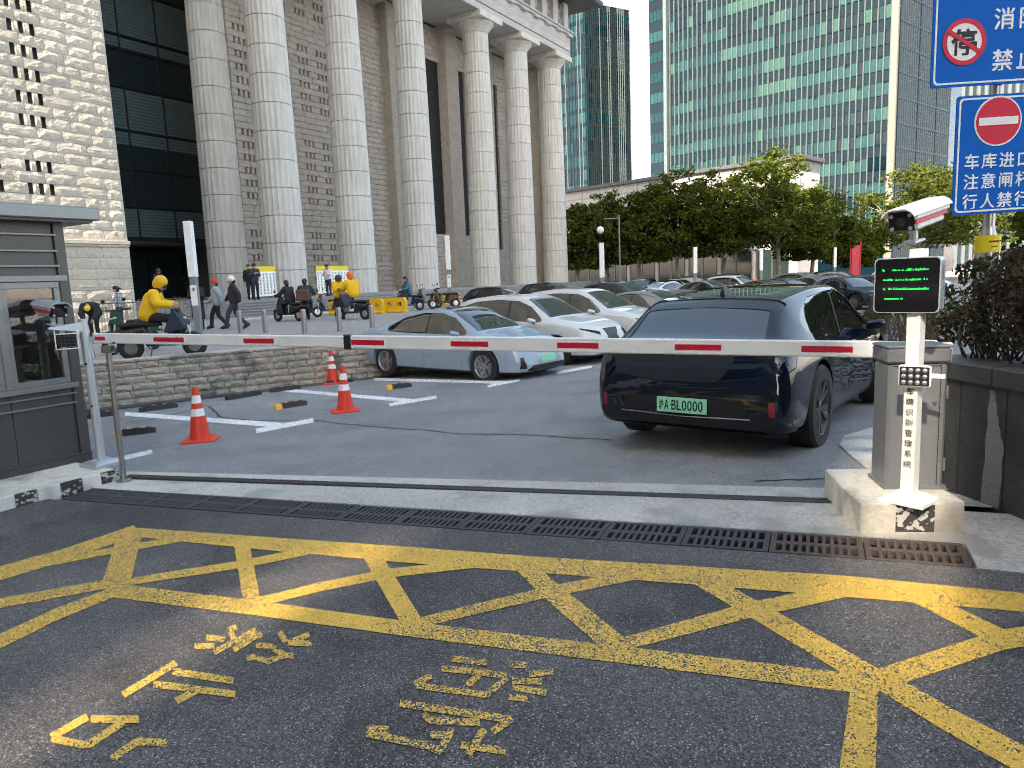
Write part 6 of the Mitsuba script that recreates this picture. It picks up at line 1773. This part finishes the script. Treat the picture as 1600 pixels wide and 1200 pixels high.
def person(label, pos, hd, pose, top, legs, hat=None, hair='mat_hair', shoe='mat_black', h=1.70, coat=0.0, puffy=0.0, sleeve=True, bag=None, turn=0.0, top_mat2=None):
    J = {k: np.array(v, float) for k, v in pose.items()}
    t = thing('person', label, 'person')
    M = TR(*pos) @ heading(hd) @ SC(h / 1.72)
    H = J['head']
    up = (H - J['neck'])
    up /= np.linalg.norm(up)
    fw = np.array([math.cos(turn), math.sin(turn), 0.0])
    fw -= up * (fw @ up)
    fw /= np.linalg.norm(fw)
    sd = np.cross(up, fw)
    hp = lambda f, s, u: H + fw * f + sd * s + up * u
    sk = [m3.Manifold.batch_hull([ball(hp(-.02, 0, .045), .092, 16), ball(hp(.015, 0, -.02), .078, 16), ball(hp(.05, 0, -.075), .038, 12)]), m3.Manifold.batch_hull([ball(hp(.10, 0, -.005), .010, 8), ball(hp(.118, 0, -.03), .014, 8), ball(hp(.09, 0, -.035), .016, 8)]),
          ball(hp(-.01, .088, -.01), .024, 8), ball(hp(-.01, -.088, -.01), .024, 8), bone(J['neck'] - up * .05, H - up * .06, .055, .05),
          m3.Manifold.batch_hull([ball(J['pelvis'] + [0, .07, 0], .10), ball(J['pelvis'] - [0, .07, 0], .10), ball(J['chest'] + [0, .08, 0], .11), ball(J['chest'] - [0, .08, 0], .11)]),
          m3.Manifold.batch_hull([ball(J['chest'], .10), ball(J['shL'], .055), ball(J['shR'], .055), ball(J['neck'], .05)])]
    for s in 'LR':
        sk += [bone(J['sh' + s], J['el' + s], .048, .038), bone(J['el' + s], J['wr' + s], .037, .027), bone(J['hip' + s], J['knee' + s], .078, .055), bone(J['knee' + s], J['ank' + s], .052, .04), bone(J['ank' + s], J['toe' + s], .04, .03)]
        d = J['wr' + s] - J['el' + s]
        d /= np.linalg.norm(d)
        y = np.array([0, 1, 0]) - d * d[1]
        y /= np.linalg.norm(y)
        z = np.cross(d, y)
        w = J['wr' + s]
        sk.append(m3.Manifold.batch_hull([ball(w, .024, 10), ball(w + d * .085 + z * .03, .014, 8), ball(w + d * .085 - z * .03, .014, 8)]))
        for i, L in enumerate((.062, .075, .07, .055)):
            p = w + d * .085 + z * (.033 - .022 * i)
            q = p + d * L * .55
            sk += [bone(p, q, .0105, .0095, 8), bone(q, q + d * L * .45 - y * .018 * (1 if s == 'L' else -1), .0095, .008, 8)]
        sk.append(bone(w + d * .03 + z * .02, w + d * .075 + z * .055, .012, .010, 8))
    m = m3.Manifold()
    for b in sk:
        m = m + b
    obj('body', tf(from_man(m), M), 'mat_skin', t, smooth=50)
    # trousers
    tr = [m3.Manifold.batch_hull([ball(J['pelvis'] + [0, .075, .06], .115), ball(J['pelvis'] - [0, .075, -.06], .115), ball(J['hipL'], .105), ball(J['hipR'], .105)])]
    for s in 'LR':
        tr += [bone(J['hip' + s], J['knee' + s], .100, .075), bone(J['knee' + s], J['ank' + s], .074, .060)]
    obj('trousers', tf(melt(tr), M), legs, t, smooth=60)
    # jacket with sleeves
    g = puffy
    jk = [m3.Manifold.batch_hull([ball(J['pelvis'] + [0, .08, .02], .128 + g), ball(J['pelvis'] - [0, .08, -.02], .128 + g), ball(J['chest'] + [0, .09, 0], .13 + g), ball(J['chest'] - [0, .09, 0], .13 + g)]),
          m3.Manifold.batch_hull([ball(J['chest'], .135 + g), ball(J['shL'], .078 + g * .5), ball(J['shR'], .078 + g * .5), ball(J['neck'] - up * .03, .068)])]
    if coat:
        jk.append(m3.Manifold.batch_hull([ball(J['pelvis'] + [0, .08, 0], .13), ball(J['pelvis'] - [0, .08, 0], .13), ball(J['pelvis'] + [.0, .09, -coat], .13), ball(J['pelvis'] - [.04, .09, coat], .13)]))
    for s in 'LR':
        jk += [bone(J['sh' + s], J['el' + s], .072 + g, .060 + g), bone(J['el' + s], J['wr' + s] - (J['wr' + s] - J['el' + s]) * .06, .060 + g, .045 + g * .6)]
    obj('jacket', tf(melt(jk), M), top, t, smooth=60)
    for s in 'LR':
        d = J['toe' + s] - J['ank' + s]
        obj('shoe', tf(from_man(m3.Manifold.batch_hull([ball(J['ank' + s] - d * .25 + [0, 0, -.015], .05, 10), ball(J['toe' + s], .042, 10), ball(J['ank' + s] + [0, 0, .03], .055, 10)])), M), shoe, t, smooth=50)
    hr = [ball(hp(-.028, 0, .055), .102, 16)]
    cutp = m3.Manifold.batch_hull([ball(hp(.13, 0, -.05), .115, 12), ball(hp(.2, 0, -.2), .13, 12)])
    obj('hair', tf(from_man(m3.Manifold.batch_hull(hr + [ball(hp(-.05, 0, -.03), .075, 12)]) - cutp), M), hair, t, smooth=50)
    if hat:
        kind, hm = hat
        if kind == 'helmet':
            hh = m3.Manifold.batch_hull([ball(hp(-.02, 0, .06), .135, 18), ball(hp(-.03, 0, .0), .125, 16)]) - m3.Manifold.batch_hull([ball(hp(.20, 0, -.10), .15, 12), ball(hp(.16, 0, -.0), .10, 12), ball(hp(.03, 0, -.22), .15, 12)])
            obj('helmet', tf(from_man(hh), M), hm, t, smooth=50)
        elif kind == 'cap':
            c = m3.Manifold.batch_hull([ball(hp(-.02, 0, .075), .106, 16), ball(hp(-.025, 0, .05), .108, 16)]) - m3.Manifold.batch_hull([ball(hp(.1, 0, -.10), .12, 10), ball(hp(-.2, 0, -.14), .12, 10), ball(hp(0, 0, -.16), .15, 10)])
            b = m3.Manifold.batch_hull([ball(hp(.06, .06, .06), .012, 8), ball(hp(.06, -.06, .06), .012, 8), ball(hp(.19, .04, .045), .01, 8), ball(hp(.19, -.04, .045), .01, 8)])
            obj('cap', tf(from_man(c + b), M), hm, t, smooth=50)
        elif kind == 'beanie':
            c = m3.Manifold.batch_hull([ball(hp(-.025, 0, .07), .115, 16), ball(hp(-.03, 0, .14), .075, 12)]) + ball(hp(-.03, 0, .235), .04, 10) - m3.Manifold.batch_hull([ball(hp(.12, 0, -.08), .12, 10), ball(hp(0, 0, -.18), .15, 10)])
            obj('woolly_hat', tf(from_man(c), M), hm, t, smooth=50)
        elif kind == 'tail':
            obj('ponytail', tf(from_man(bone(hp(-.10, 0, .06), hp(-.20, 0, -.10), .038, .015)), M), hair, t, smooth=50)
    obj('collar', tf(from_man(m3.Manifold.batch_hull([ball(J['neck'] + up * .0, .072, 12), ball(J['neck'] + up * .045 + fw * .015, .066, 12)])), M), C_('blackcloth'), t, smooth=50)
    if hat and hat[0] == 'helmet':
        obj('visor', tf(from_man(m3.Manifold.batch_hull([ball(hp(.085, .05, .015), .03, 8), ball(hp(.085, -.05, .015), .03, 8), ball(hp(.10, .03, -.01), .025, 8), ball(hp(.10, -.03, -.01), .025, 8)])), M), 'mat_lens_black', t, smooth=50)
    if bag:
        obj('bag', tf(cbox(-.30, -.10, -.16, .16, .95, 1.40, .05), M), bag, t, smooth=False)
    return t


def scooter(label, pos, hd, paint, box_=None, lean=0.0, shield=False, basket=False, cat_='scooter'):
    t = thing('scooter', label, cat_)
    M = TR(*pos) @ heading(hd) @ RX(lean)
    for x in (-.58, .60):
        w = key_for(t + '__wheel')
        obj('tyre', tf(lathe([(.13, -.04), (.20, -.045), (.235, -.02), (.235, .02), (.20, .045), (.13, .04)], 24, False), M @ TR(x, 0, .235) @ RX(math.pi / 2)), 'mat_tyre', w)
        obj('rim', tf(cat(lathe([(.04, -.03), (.135, -.025), (.135, .025), (.04, .03)], 16)), M @ TR(x, 0, .235) @ RX(math.pi / 2)), 'mat_rim_silver', w)
    H = lambda pts: m3.Manifold.batch_hull([ball(p, r, 10) for p, r in pts])
    body = H([((-.75, .0, .62), .06), ((-.3, .11, .60), .07), ((-.3, -.11, .60), .07), ((-.62, .12, .52), .07), ((-.62, -.12, .52), .07), ((-.20, .09, .36), .06), ((-.20, -.09, .36), .06)])
    body += H([((-.25, .12, .30), .035), ((-.25, -.12, .30), .035), ((.28, .12, .28), .035), ((.28, -.12, .28), .035)])
    body += H([((.28, .13, .32), .03), ((.28, -.13, .32), .03), ((.42, .17, .62), .03), ((.42, -.17, .62), .03), ((.36, .08, .92), .04), ((.36, -.08, .92), .04), ((.50, 0, .70), .06)])
    body += H([((.60, .06, .49), .03), ((.60, -.06, .49), .03), ((.78, .05, .40), .025), ((.78, -.05, .40), .025), ((.42, .05, .47), .025), ((.42, -.05, .47), .025)])
    body += H([((-.60, .06, .49), .02), ((-.60, -.06, .49), .02), ((-.86, .05, .44), .02), ((-.86, -.05, .44), .02)])
    obj('body', tf(melt([body], .05, 5), M), paint, t, smooth=50)
    obj('seat', tf(from_man(H([((-.70, .10, .70), .045), ((-.70, -.10, .70), .045), ((-.02, .09, .69), .04), ((-.02, -.09, .69), .04), ((-.35, .13, .71), .04), ((-.35, -.13, .71), .04)])), M), 'mat_black_matte', t, smooth=50)
    obj('fork', tf(cat(tube([(.60, .07, .235), (.50, .07, .66)], .022, 8), tube([(.60, -.07, .235), (.50, -.07, .66)], .022, 8)), M), 'mat_steel', t, kind='stuff')
    obj('handlebar', tf(cat(tube([(.28, .36, .98), (.36, .14, .97), (.36, -.14, .97), (.28, -.36, .98)], .018, 8), cyl((.38, 0, .9), (.36, 0, .98), .035, 10)), M), 'mat_black', t)
    for s in (-1, 1):
        obj('mirror', tf(cat(tube([(.34, s * .24, .98), (.36, s * .30, 1.16)], .007, 6), hull_pts([(.36 + a, s * .30 + b, 1.19 + c) for a in (-.008, .008) for b in (-.05, .05) for c in (-.035, .035)])), M), 'mat_black', t)
    obj('headlight', tf(from_man(H([((.455, .07, .80), .03), ((.455, -.07, .80), .03), ((.48, 0, .76), .045)])), M), 'mat_lens_silver', t, smooth=50)
    obj('tail_light', tf(cbox(-.84, -.80, -.07, .07, .56, .61, .01), M), 'mat_tail_red', t, smooth=False)
    obj('stand', tf(cat(tube([(-.2, .1, .28), (-.28, .22, .02)], .014, 6)), M), 'mat_steel', t)
    if box_:
        obj('delivery_box', tf(cbox(-1.02, -.52, -.24, .24, .78, 1.24, .05), M), box_, t, smooth=False)
    if shield:
        obj('leg_apron', tf(from_man(H([((.30, .30, .95), .03), ((.30, -.30, .95), .03), ((.12, .26, .55), .03), ((.12, -.26, .55), .03), ((.46, .2, .6), .03), ((.46, -.2, .6), .03)])), M), 'mat_cloth_navycloth', t, smooth=50)
    if basket:
        obj('basket', tf(cat(*[tube([(.52, -.16, z), (.78, -.16, z), (.78, .16, z), (.52, .16, z), (.52, -.16, z)], .008, 5) for z in (.70, .80, .92)]), M), 'mat_steel', t, kind='stuff')
    return t


PZ = .30
C_ = lambda n: 'mat_cloth_' + n
# courier riding past by the stone wall
_d = np.array([.96, .28, 0])
scooter('black delivery scooter ridden by the courier in yellow by the wall', (-7.05, 14.55, PZ), _d, 'mat_black', None, 0, True)
person('courier in yellow jacket and yellow helmet riding a black scooter by the wall', (-7.15, 14.52, PZ + .06), _d, dict(RIDE, chest=(.0, 0, 1.14), neck=(.10, 0, 1.30), head=(.18, 0, 1.43), shL=(.06, .19, 1.25), shR=(.06, -.19, 1.25)), C_('yellow'), C_('blackcloth'), ('helmet', 'mat_yellow_plastic'), shoe='mat_cloth_white', puffy=.03)
scooter('dark green scooter with a round mirror parked behind the barrier end', (-8.6, 16.4, PZ), (-.3, -.95, 0), 'mat_cloth_green', None, .06)
# by the sandstone wing
person('woman in a checked shirt with a ponytail looking at her phone by the sandstone wing', (-14.1, 26.2, PZ), (-.97, -.2, 0), PHONE, 'mat_plaid', C_('blackcloth'), ('tail', 0), h=1.62)
person('stooping figure in a black coat with bright yellow shoulders behind the railing', (-13.6, 23.6, PZ), (.2, -.98, 0), STOOP, C_('blackcloth'), C_('blackcloth'), None, 'mat_label_yellow', h=1.62, puffy=.05)
person('man in an orange-brown cap standing behind the railing at the dark entrance', (-17.4, 36.2, 1.1), (.8, -.6, 0), PHONE, C_('blackcloth'), C_('navycloth'), ('cap', 'mat_cloth_brown'))
# walkers near the light column
person('man in a white cap and black jacket walking left across the plaza', (-9.15, 24.1, PZ), (-.93, -.36, 0), WALK, C_('blackcloth'), C_('navycloth'), ('cap', 'mat_cloth_white'), h=1.74, puffy=.03)
person('person in a grey padded jacket and red woolly hat walking between two dark figures', (-10.05, 24.9, PZ), (-.93, -.36, 0), dict(WALK, kneeR=(.2, -.09, .52), ankR=(.24, -.09, .1), toeR=(.38, -.09, .06), kneeL=(-.02, .09, .5), ankL=(-.3, .09, .12), toeL=(-.16, .09, .04)), C_('grey'), C_('blackcloth'), ('beanie', 'mat_cloth_red'), h=1.66, puffy=.04)
person('person in a long black coat next to the nearest light column', (-10.55, 24.5, PZ), (.2, -.97, 0), PHONE, C_('blackcloth'), C_('blackcloth'), None, h=1.68, coat=.5)
# at the screens
person('bystander in dark clothes left of another before the left perforated screen', (-12.55, 35.3, 1.1), (.5, -.8, 0), STAND, C_('blackcloth'), C_('blackcloth'), None, h=1.7)
person('bystander in navy right of another before the left perforated screen', (-12.1, 34.7, 1.1), (.6, -.75, 0), PHONE, C_('navycloth'), C_('blackcloth'), None, h=1.72)
person('bystander in a white top before the right perforated screen', (-9.55, 38.6, 1.1), (-.3, -.9, 0), PHONE, C_('white'), C_('navycloth'), None, h=1.66)
# riders on the plaza
_q = (-.25, .97, 0)
scooter('dark scooter under the rider in the black jacket, left of a pair', (-8.75, 28.6, PZ), (-.85, .5, 0), 'mat_black', None)
person('rider in a black jacket seated on the left of two dark scooters, green trousers', (-8.70, 28.55, PZ), (-.85, .5, 0), RIDE, C_('blackcloth'), C_('green'), None, h=1.72, puffy=.02)
scooter('dark scooter with luggage under the rider in the green jacket', (-8.2, 29.2, PZ), (-.15, .98, 0), 'mat_cloth_blackcloth', 'mat_cloth_brown')
person('rider in a dark green jacket seen from behind beside another rider', (-8.2, 29.25, PZ), (-.15, .98, 0), RIDE, C_('green'), C_('blackcloth'), None, h=1.76, puffy=.02)
scooter('slate scooter parked before the right perforated screen', (-7.9, 31.9, PZ), (-.8, -.6, 0), 'mat_paint_slate', None, .07)
scooter('black courier scooter with a wire guard behind two yellow couriers', (-6.0, 27.65, PZ), (-.9, .42, 0), 'mat_black', None, .0, True)
person('courier in a yellow jacket and orange helmet, right one of a pair', (-6.1, 28.2, PZ + .12), (-.6, .8, 0), RIDE, C_('yellow'), C_('blackcloth'), ('helmet', 'mat_cloth_orange'), h=1.78, puffy=.03)
person('courier in a yellow jacket standing left of the other yellow courier', (-6.75, 28.7, PZ), (.7, -.5, 0), PHONE, C_('yellow'), C_('blackcloth'), ('helmet', 'mat_cloth_brown'), h=1.70, puffy=.03)
scooter('blue scooter under the rider in teal', (-4.75, 34.2, PZ), (-.8, -.5, 0), 'mat_paint_darkblue', None, 0, True)
person('rider in a teal jacket on a blue scooter before the steps', (-4.8, 34.25, PZ), (-.8, -.5, 0), RIDE, C_('teal'), C_('navycloth'), None, h=1.74)
for i, (x, y, pt, bx, lb) in enumerate([(-4.1, 36.6, 'mat_black', None, 'black scooter parked second from the teal rider'), (-3.4, 37.3, 'mat_cloth_green', None, 'dark scooter parked behind the brown one'), (-3.2, 36.0, 'mat_cloth_brown', None, 'brown scooter parked by the light column'),
                                         (14.6, 51.5, 'mat_cloth_white', None, 'white scooter before the trees, left of the orange box'), (16.9, 52.0, 'mat_black', 'mat_cloth_orange', 'scooter with an orange delivery box before the trees'),
                                         (19.6, 54.0, 'mat_cloth_teal', None, 'teal scooter parked before the street building')]):
    scooter(lb, (x, y, PZ if x < 0 else -.3), (-.8, -.5 + .1 * i, 0), pt, bx, .07)

# ---------------------------------------------------------------- small things on the lot and the plaza
cone = thing('traffic_cone', 'red traffic cone nearest the gate, with two white bands', 'traffic cone', 'red and white traffic cones on the lot')
_p = [(.030, .70), (.036, .69), (.125, .05)]
obj('base', hull_pts([(x, y, z) for s, z in ((.19, 0), (.19, .025), (.175, .04)) for x in (-s, s) for y in (-s * .96, s * .96)] + [(s * x, y, .02) for s in (-1, 1) for x, y in ((.21, .12), (.21, -.12))]), 'mat_cone_red', cone, smooth=False)


def _cone_seg(z0, z1, m, nm, grow=0.0):
    r = lambda z: .132 + (.032 - .132) * (z - .03) / .67 + grow
    obj(nm, lathe([(r(z0), z0), (r(z1), z1)], 28), m, cone, smooth=40)


for z0, z1, m in ((.03, .335, 'mat_cone_red'), (.335, .43, 'mat_cone_white'), (.43, .50, 'mat_cone_red'), (.50, .60, 'mat_cone_white'), (.60, .70, 'mat_cone_red')):
    _cone_seg(z0, z1, m, 'band' if 'white' in m else 'body')
_cp = [(-4.04, 9.06, .15), (-2.58, 10.89, .3), (-4.02, 16.02, .1)]
_c2 = dup(cone, TR(-2.58, 10.89, zlot(-2.58, 10.89)) @ RZ(.35), 'red traffic cone in the middle, beside the second bay line')
_c3 = dup(cone, TR(-3.86, 15.35, zlot(-3.86, 15.35)) @ RZ(.2), 'red traffic cone farthest back, by the stone wall')
move(cone, TR(-4.04, 9.06, zlot(-4.04, 9.06)) @ RZ(.15))
# wheel stops


def wheel_stop(p, q, label, yellow):
    p, q = np.array([*p, 0.0]), np.array([*q, 0.0])
    L = max(.5, np.linalg.norm(q - p))
    c = (p + q) / 2
    M = TR(c[0], c[1], zlot(c[0], c[1])) @ heading(q - p)
    t = thing('wheel_stop', label, 'wheel stop', 'rubber wheel stops on the parking bays')
    sec = lambda x, s: [(x, -.075 * s, 0), (x, .075 * s, 0), (x, .05 * s, .09 * s), (x, -.05 * s, .09 * s)]
    e = .10
    obj('body', tf(hull_pts(sec(-L / 2 + e, 1) + sec(L / 2 - e, 1)), M), 'mat_rubber', t, smooth=False)
    for s in (-1, 1):
        obj('end', tf(hull_pts([tuple(np.array(a) * [s, 1, 1]) for a in sec(L / 2 - e + .001, 1) + sec(L / 2, .72)]), M), 'mat_yellow_plastic' if yellow and s < 0 else 'mat_rubber', t, smooth=False)
    obj('reflector', tf(cat(*[box(x - .03, x + .03, -.03, .03, .088, .094) for x in (-.08, .1)]), M), 'mat_yellow_plastic' if yellow else 'mat_lens_silver', t, smooth=False)


for p, q, lb, yl in [((-5.62, 9.93), (-5.13, 10.1), 'black wheel stop with yellow end, nearest the gate', 1), ((-6.65, 12.6), (-6.14, 12.98), 'dark wheel stop by the wall, left of the nearest cone', 0),
                     ((-5.47, 13.55), (-5.03, 14.18), 'dark wheel stop at the wall end of the first bay line', 0), ((-4.9, 14.40), (-4.41, 14.77), 'dark wheel stop by the wall behind the middle cone', 0),
                     ((-3.93, 11.69), (-3.53, 12.09), 'black wheel stop with yellow end beside the middle cone', 1), ((-2.39, 13.5), (-1.96, 13.77), 'small wheel stop with yellow end before the pale blue sedan', 1),
                     ((-7.35, 12.15), (-6.95, 12.42), 'dark wheel stop by the wall behind the thin pole', 0), ((-3.95, 15.2), (-3.5, 15.55), 'dark wheel stop at the foot of the farthest cone', 0)]:
    wheel_stop(p, q, lb, yl)
# light columns


def light_column(x, y, z, h, label):
    t = thing('light_column', label, 'lamp post', 'slender white-topped light columns')
    w = .13 * h / 4.0
    obj('shaft', tf(cbox(-w * .85, w * .85, -w * .85, w * .85, 0, h * .52, .01), TR(x, y, z)), 'mat_lamp_pole', t, smooth=False)
    obj('lantern', tf(cbox(-w, w, -w, w, h * .52, h, .01), TR(x, y, z)), 'mat_lamp_white', t, smooth=False)
    return t


for k, (x, y, z, h, lb) in enumerate([(-9.25, 21.41, .3, 3.35, 'light column nearest, left of the walkers, with a notice'), (-3.17, 39.2, .3, 3.75, 'light column before the pale colonnade, above the yellow barriers'),
                                      (4.99, 38.31, -.45, 3.75, 'light column standing among the dark parked cars'), (13.05, 50.43, -.45, 3.75, 'light column before the trees, left of the parked scooters'),
                                      (21.18, 60.52, -.45, 3.75, 'light column before the sunlit tree'), (29.8, 66.0, -.45, 3.75, 'light column before the red banner')]):
    t = light_column(x, y, z, h, lb)
    if k < 2:
        w = .13 * h / 4
        obj('notice', tf(cbox(-w * .88, w * .88, -w * .9, -w * .86, h * .27, h * .45, .003), TR(x, y, z)), 'mat_lamp_white', t, smooth=False)
        obj('symbol', tf(tf(prism(shapely.Point(0, 0).buffer(.05).difference(shapely.Point(0, 0).buffer(.036)).union(shapely.box(-.012, -.025, .012, .03)), .004), RX(math.pi / 2)), TR(x, y - w * .905, z + h * .41)), 'mat_black', t, smooth=False)
# steel bollards
_bm = [mikit.ply(lathe([(.075, 0), (.075, .66), (.065, .69), (.03, .70)], 24), 'mat_steel', smooth=40)]
for i, (x, y, lb) in enumerate([(-7.37, 21.67, 'steel bollard by the steps, leftmost of the plaza row'), (-5.89, 20.61, 'steel bollard before the two dark riders'), (-4.93, 20.84, 'steel bollard before the yellow couriers'),
                                (-4.22, 22.08, 'steel bollard rightmost, by the roof of the pale blue sedan'), (-8.2, 21.9, 'steel bollard behind the man in the white cap'), (-8.87, 15.14, 'leaning steel bollard behind the barrier end')]):
    k = copy('bollard', _bm[0], None, TR(x, y, .3) @ (RY(-.12) if i == 5 else np.eye(4)))
    tag(k, lb, 'bollard', 'steel bollards along the plaza edge')
# yellow water barriers


def water_barrier(x, y, z, ang, L, label):
    t = thing('water_barrier', label, 'barrier', 'yellow plastic water barriers before the steps')
    pr = shapely.Polygon([(-L / 2, 0), (L / 2, 0), (L / 2, .55), (L / 2 - .08, .68), (-L / 2 + .08, .68), (-L / 2, .55)])
    for q in (-.22, .22):
        pr = pr.difference(shapely.box(q * L - .11, .3, q * L + .11, .48))
    pr = pr.difference(shapely.box(-.3 * L - .1, -.01, -.3 * L + .1, .1)).difference(shapely.box(.3 * L - .1, -.01, .3 * L + .1, .1))
    M = TR(x, y, z) @ RZ(ang)
    obj('body', tf(tf(prism(pr, .30), RX(math.pi / 2)), M @ TR(0, .15, 0)), 'mat_yellow_plastic', t, smooth=False)
    obj('foot', tf(cbox(-L / 2 - .0, L / 2, -.24, .24, 0, .12, .03), M), 'mat_yellow_plastic', t, smooth=False)


for x, y, L, lb in [(-6.05, 32.6, .85, 'yellow water barrier behind the courier scooter'), (-5.2, 33.2, 1.05, 'yellow water barrier, the widest of the row'), (-8.0, 33.6, .7, 'yellow water barrier left of the couriers'),
                    (-3.75, 40.6, .7, 'yellow water barrier below the light column'), (-3.1, 40.9, .7, 'yellow water barrier behind the white car roof')]:
    water_barrier(x, y, .3, -.25, L, lb)
# perforated white screens with yellow top


def lattice(a0, a1, b, label):
    t = thing('lattice_screen', label, 'screen', 'white perforated screens between the columns')
    W, H = a1 - a0, 1.75
    g = shapely.box(0, .12, W, H - .28)
    nx, nz = int(W / .235), 7
    holes = shapely.union_all([shapely.box(W * (i + .5) / nx - .055, .2 + (H - .55) * (j + .5) / nz - .055, W * (i + .5) / nx + .055, .2 + (H - .55) * (j + .5) / nz + .055) for i in range(nx) for j in range(nz)])
    M = np.eye(4)
    M[:3, 0], M[:3, 1], M[:3, 3] = AX, -MX, FP(b, a0, 1.1)
    obj('panel', tf(tf(prism(g.difference(holes), .05), RX(math.pi / 2)), M), 'mat_lamp_white', t, smooth=False)
    obj('top_band', tf(cbox(-.02, W + .02, -.06, .0, H - .28, H, .005), M), 'mat_label_yellow', t, smooth=False)
    obj('feet', tf(cat(box(.05, .2, -.3, .2, 0, .12), box(W - .2, W - .05, -.3, .2, 0, .12)), M), 'mat_yellow_plastic', t, smooth=False, kind='stuff')


lattice(26.1, 28.0, -32.4, 'white perforated screen with a yellow top band, left of the corner column')
lattice(31.1, 33.8, -32.4, 'white perforated screen with a yellow top band, right of the corner column')
# crowd railings before the dark entrance
rl = thing('crowd_railing', 'steel crowd railing before the dark entrance', 'railing')
for i in range(5):
    P = np.array([-17.2, 33.6, .3]) + np.array([.62, -.40, 0]) * 1.5 * i
    Q = P + np.array([.62, -.40, 0]) * 1.42
    obj('panel', cat(tube([P, P + [0, 0, 1.05], Q + [0, 0, 1.05], Q], .028, 8), tube([P + [0, 0, .25], Q + [0, 0, .25]], .02, 6), tube([P + [0, 0, .8], Q + [0, 0, .8]], .02, 6),
                     *[cyl(P + (Q - P) * t + [0, 0, .25], P + (Q - P) * t + [0, 0, .8], .012, 6) for t in np.linspace(.1, .9, 9)]), 'mat_steel', rl)
rl2 = thing('crowd_railing', 'steel crowd railing before the sandstone wing, around the yellow and black jacket', 'railing')
for i in range(3):
    P = np.array([-13.9, 24.2, .3]) + np.array([.8, -.1, 0]) * 1.5 * i
    Q = P + np.array([.8, -.1, 0]) * 1.42
    obj('panel', cat(tube([P, P + [0, 0, 1.05], Q + [0, 0, 1.05], Q], .024, 8), *[cyl(P + (Q - P) * t, P + (Q - P) * t + [0, 0, 1.05], .011, 6) for t in np.linspace(.1, .9, 9)]), 'mat_steel', rl2)
# things by the tree row
bn = thing('red_banner', 'tall narrow red banner standing by the street at the foot of the glass tower', 'banner')
obj('cloth', tf(cbox(-.40, .40, -.08, .08, 1.2, 4.2, .02), TR(34.8, 72.5, -.6)), 'mat_red_metal', bn, smooth=False)
obj('stand', tf(cat(cyl([-.5, 0, 0], [-.5, 0, 4.6], .06, 8), cyl([.5, 0, 0], [.5, 0, 4.6], .06, 8)), TR(34.8, 72.5, -.6)), 'mat_red_metal', bn)
sl = thing('street_lamp', 'thin street lamp with a small hanging globe before the trees', 'street lamp')
obj('pole', tube([(6.9, 44.5, -.45), (6.9, 44.5, 5.2)], .045, 8), 'mat_lamp_pole', sl)
obj('arm', tube([(6.9, 44.5, 5.0), (6.0, 44.5, 5.0)], .03, 6), 'mat_lamp_pole', sl)
obj('globe', tf(trimesh.creation.icosphere(2, .22), TR(5.75, 44.5, 4.35)), 'mat_lamp_white', sl, smooth=True)
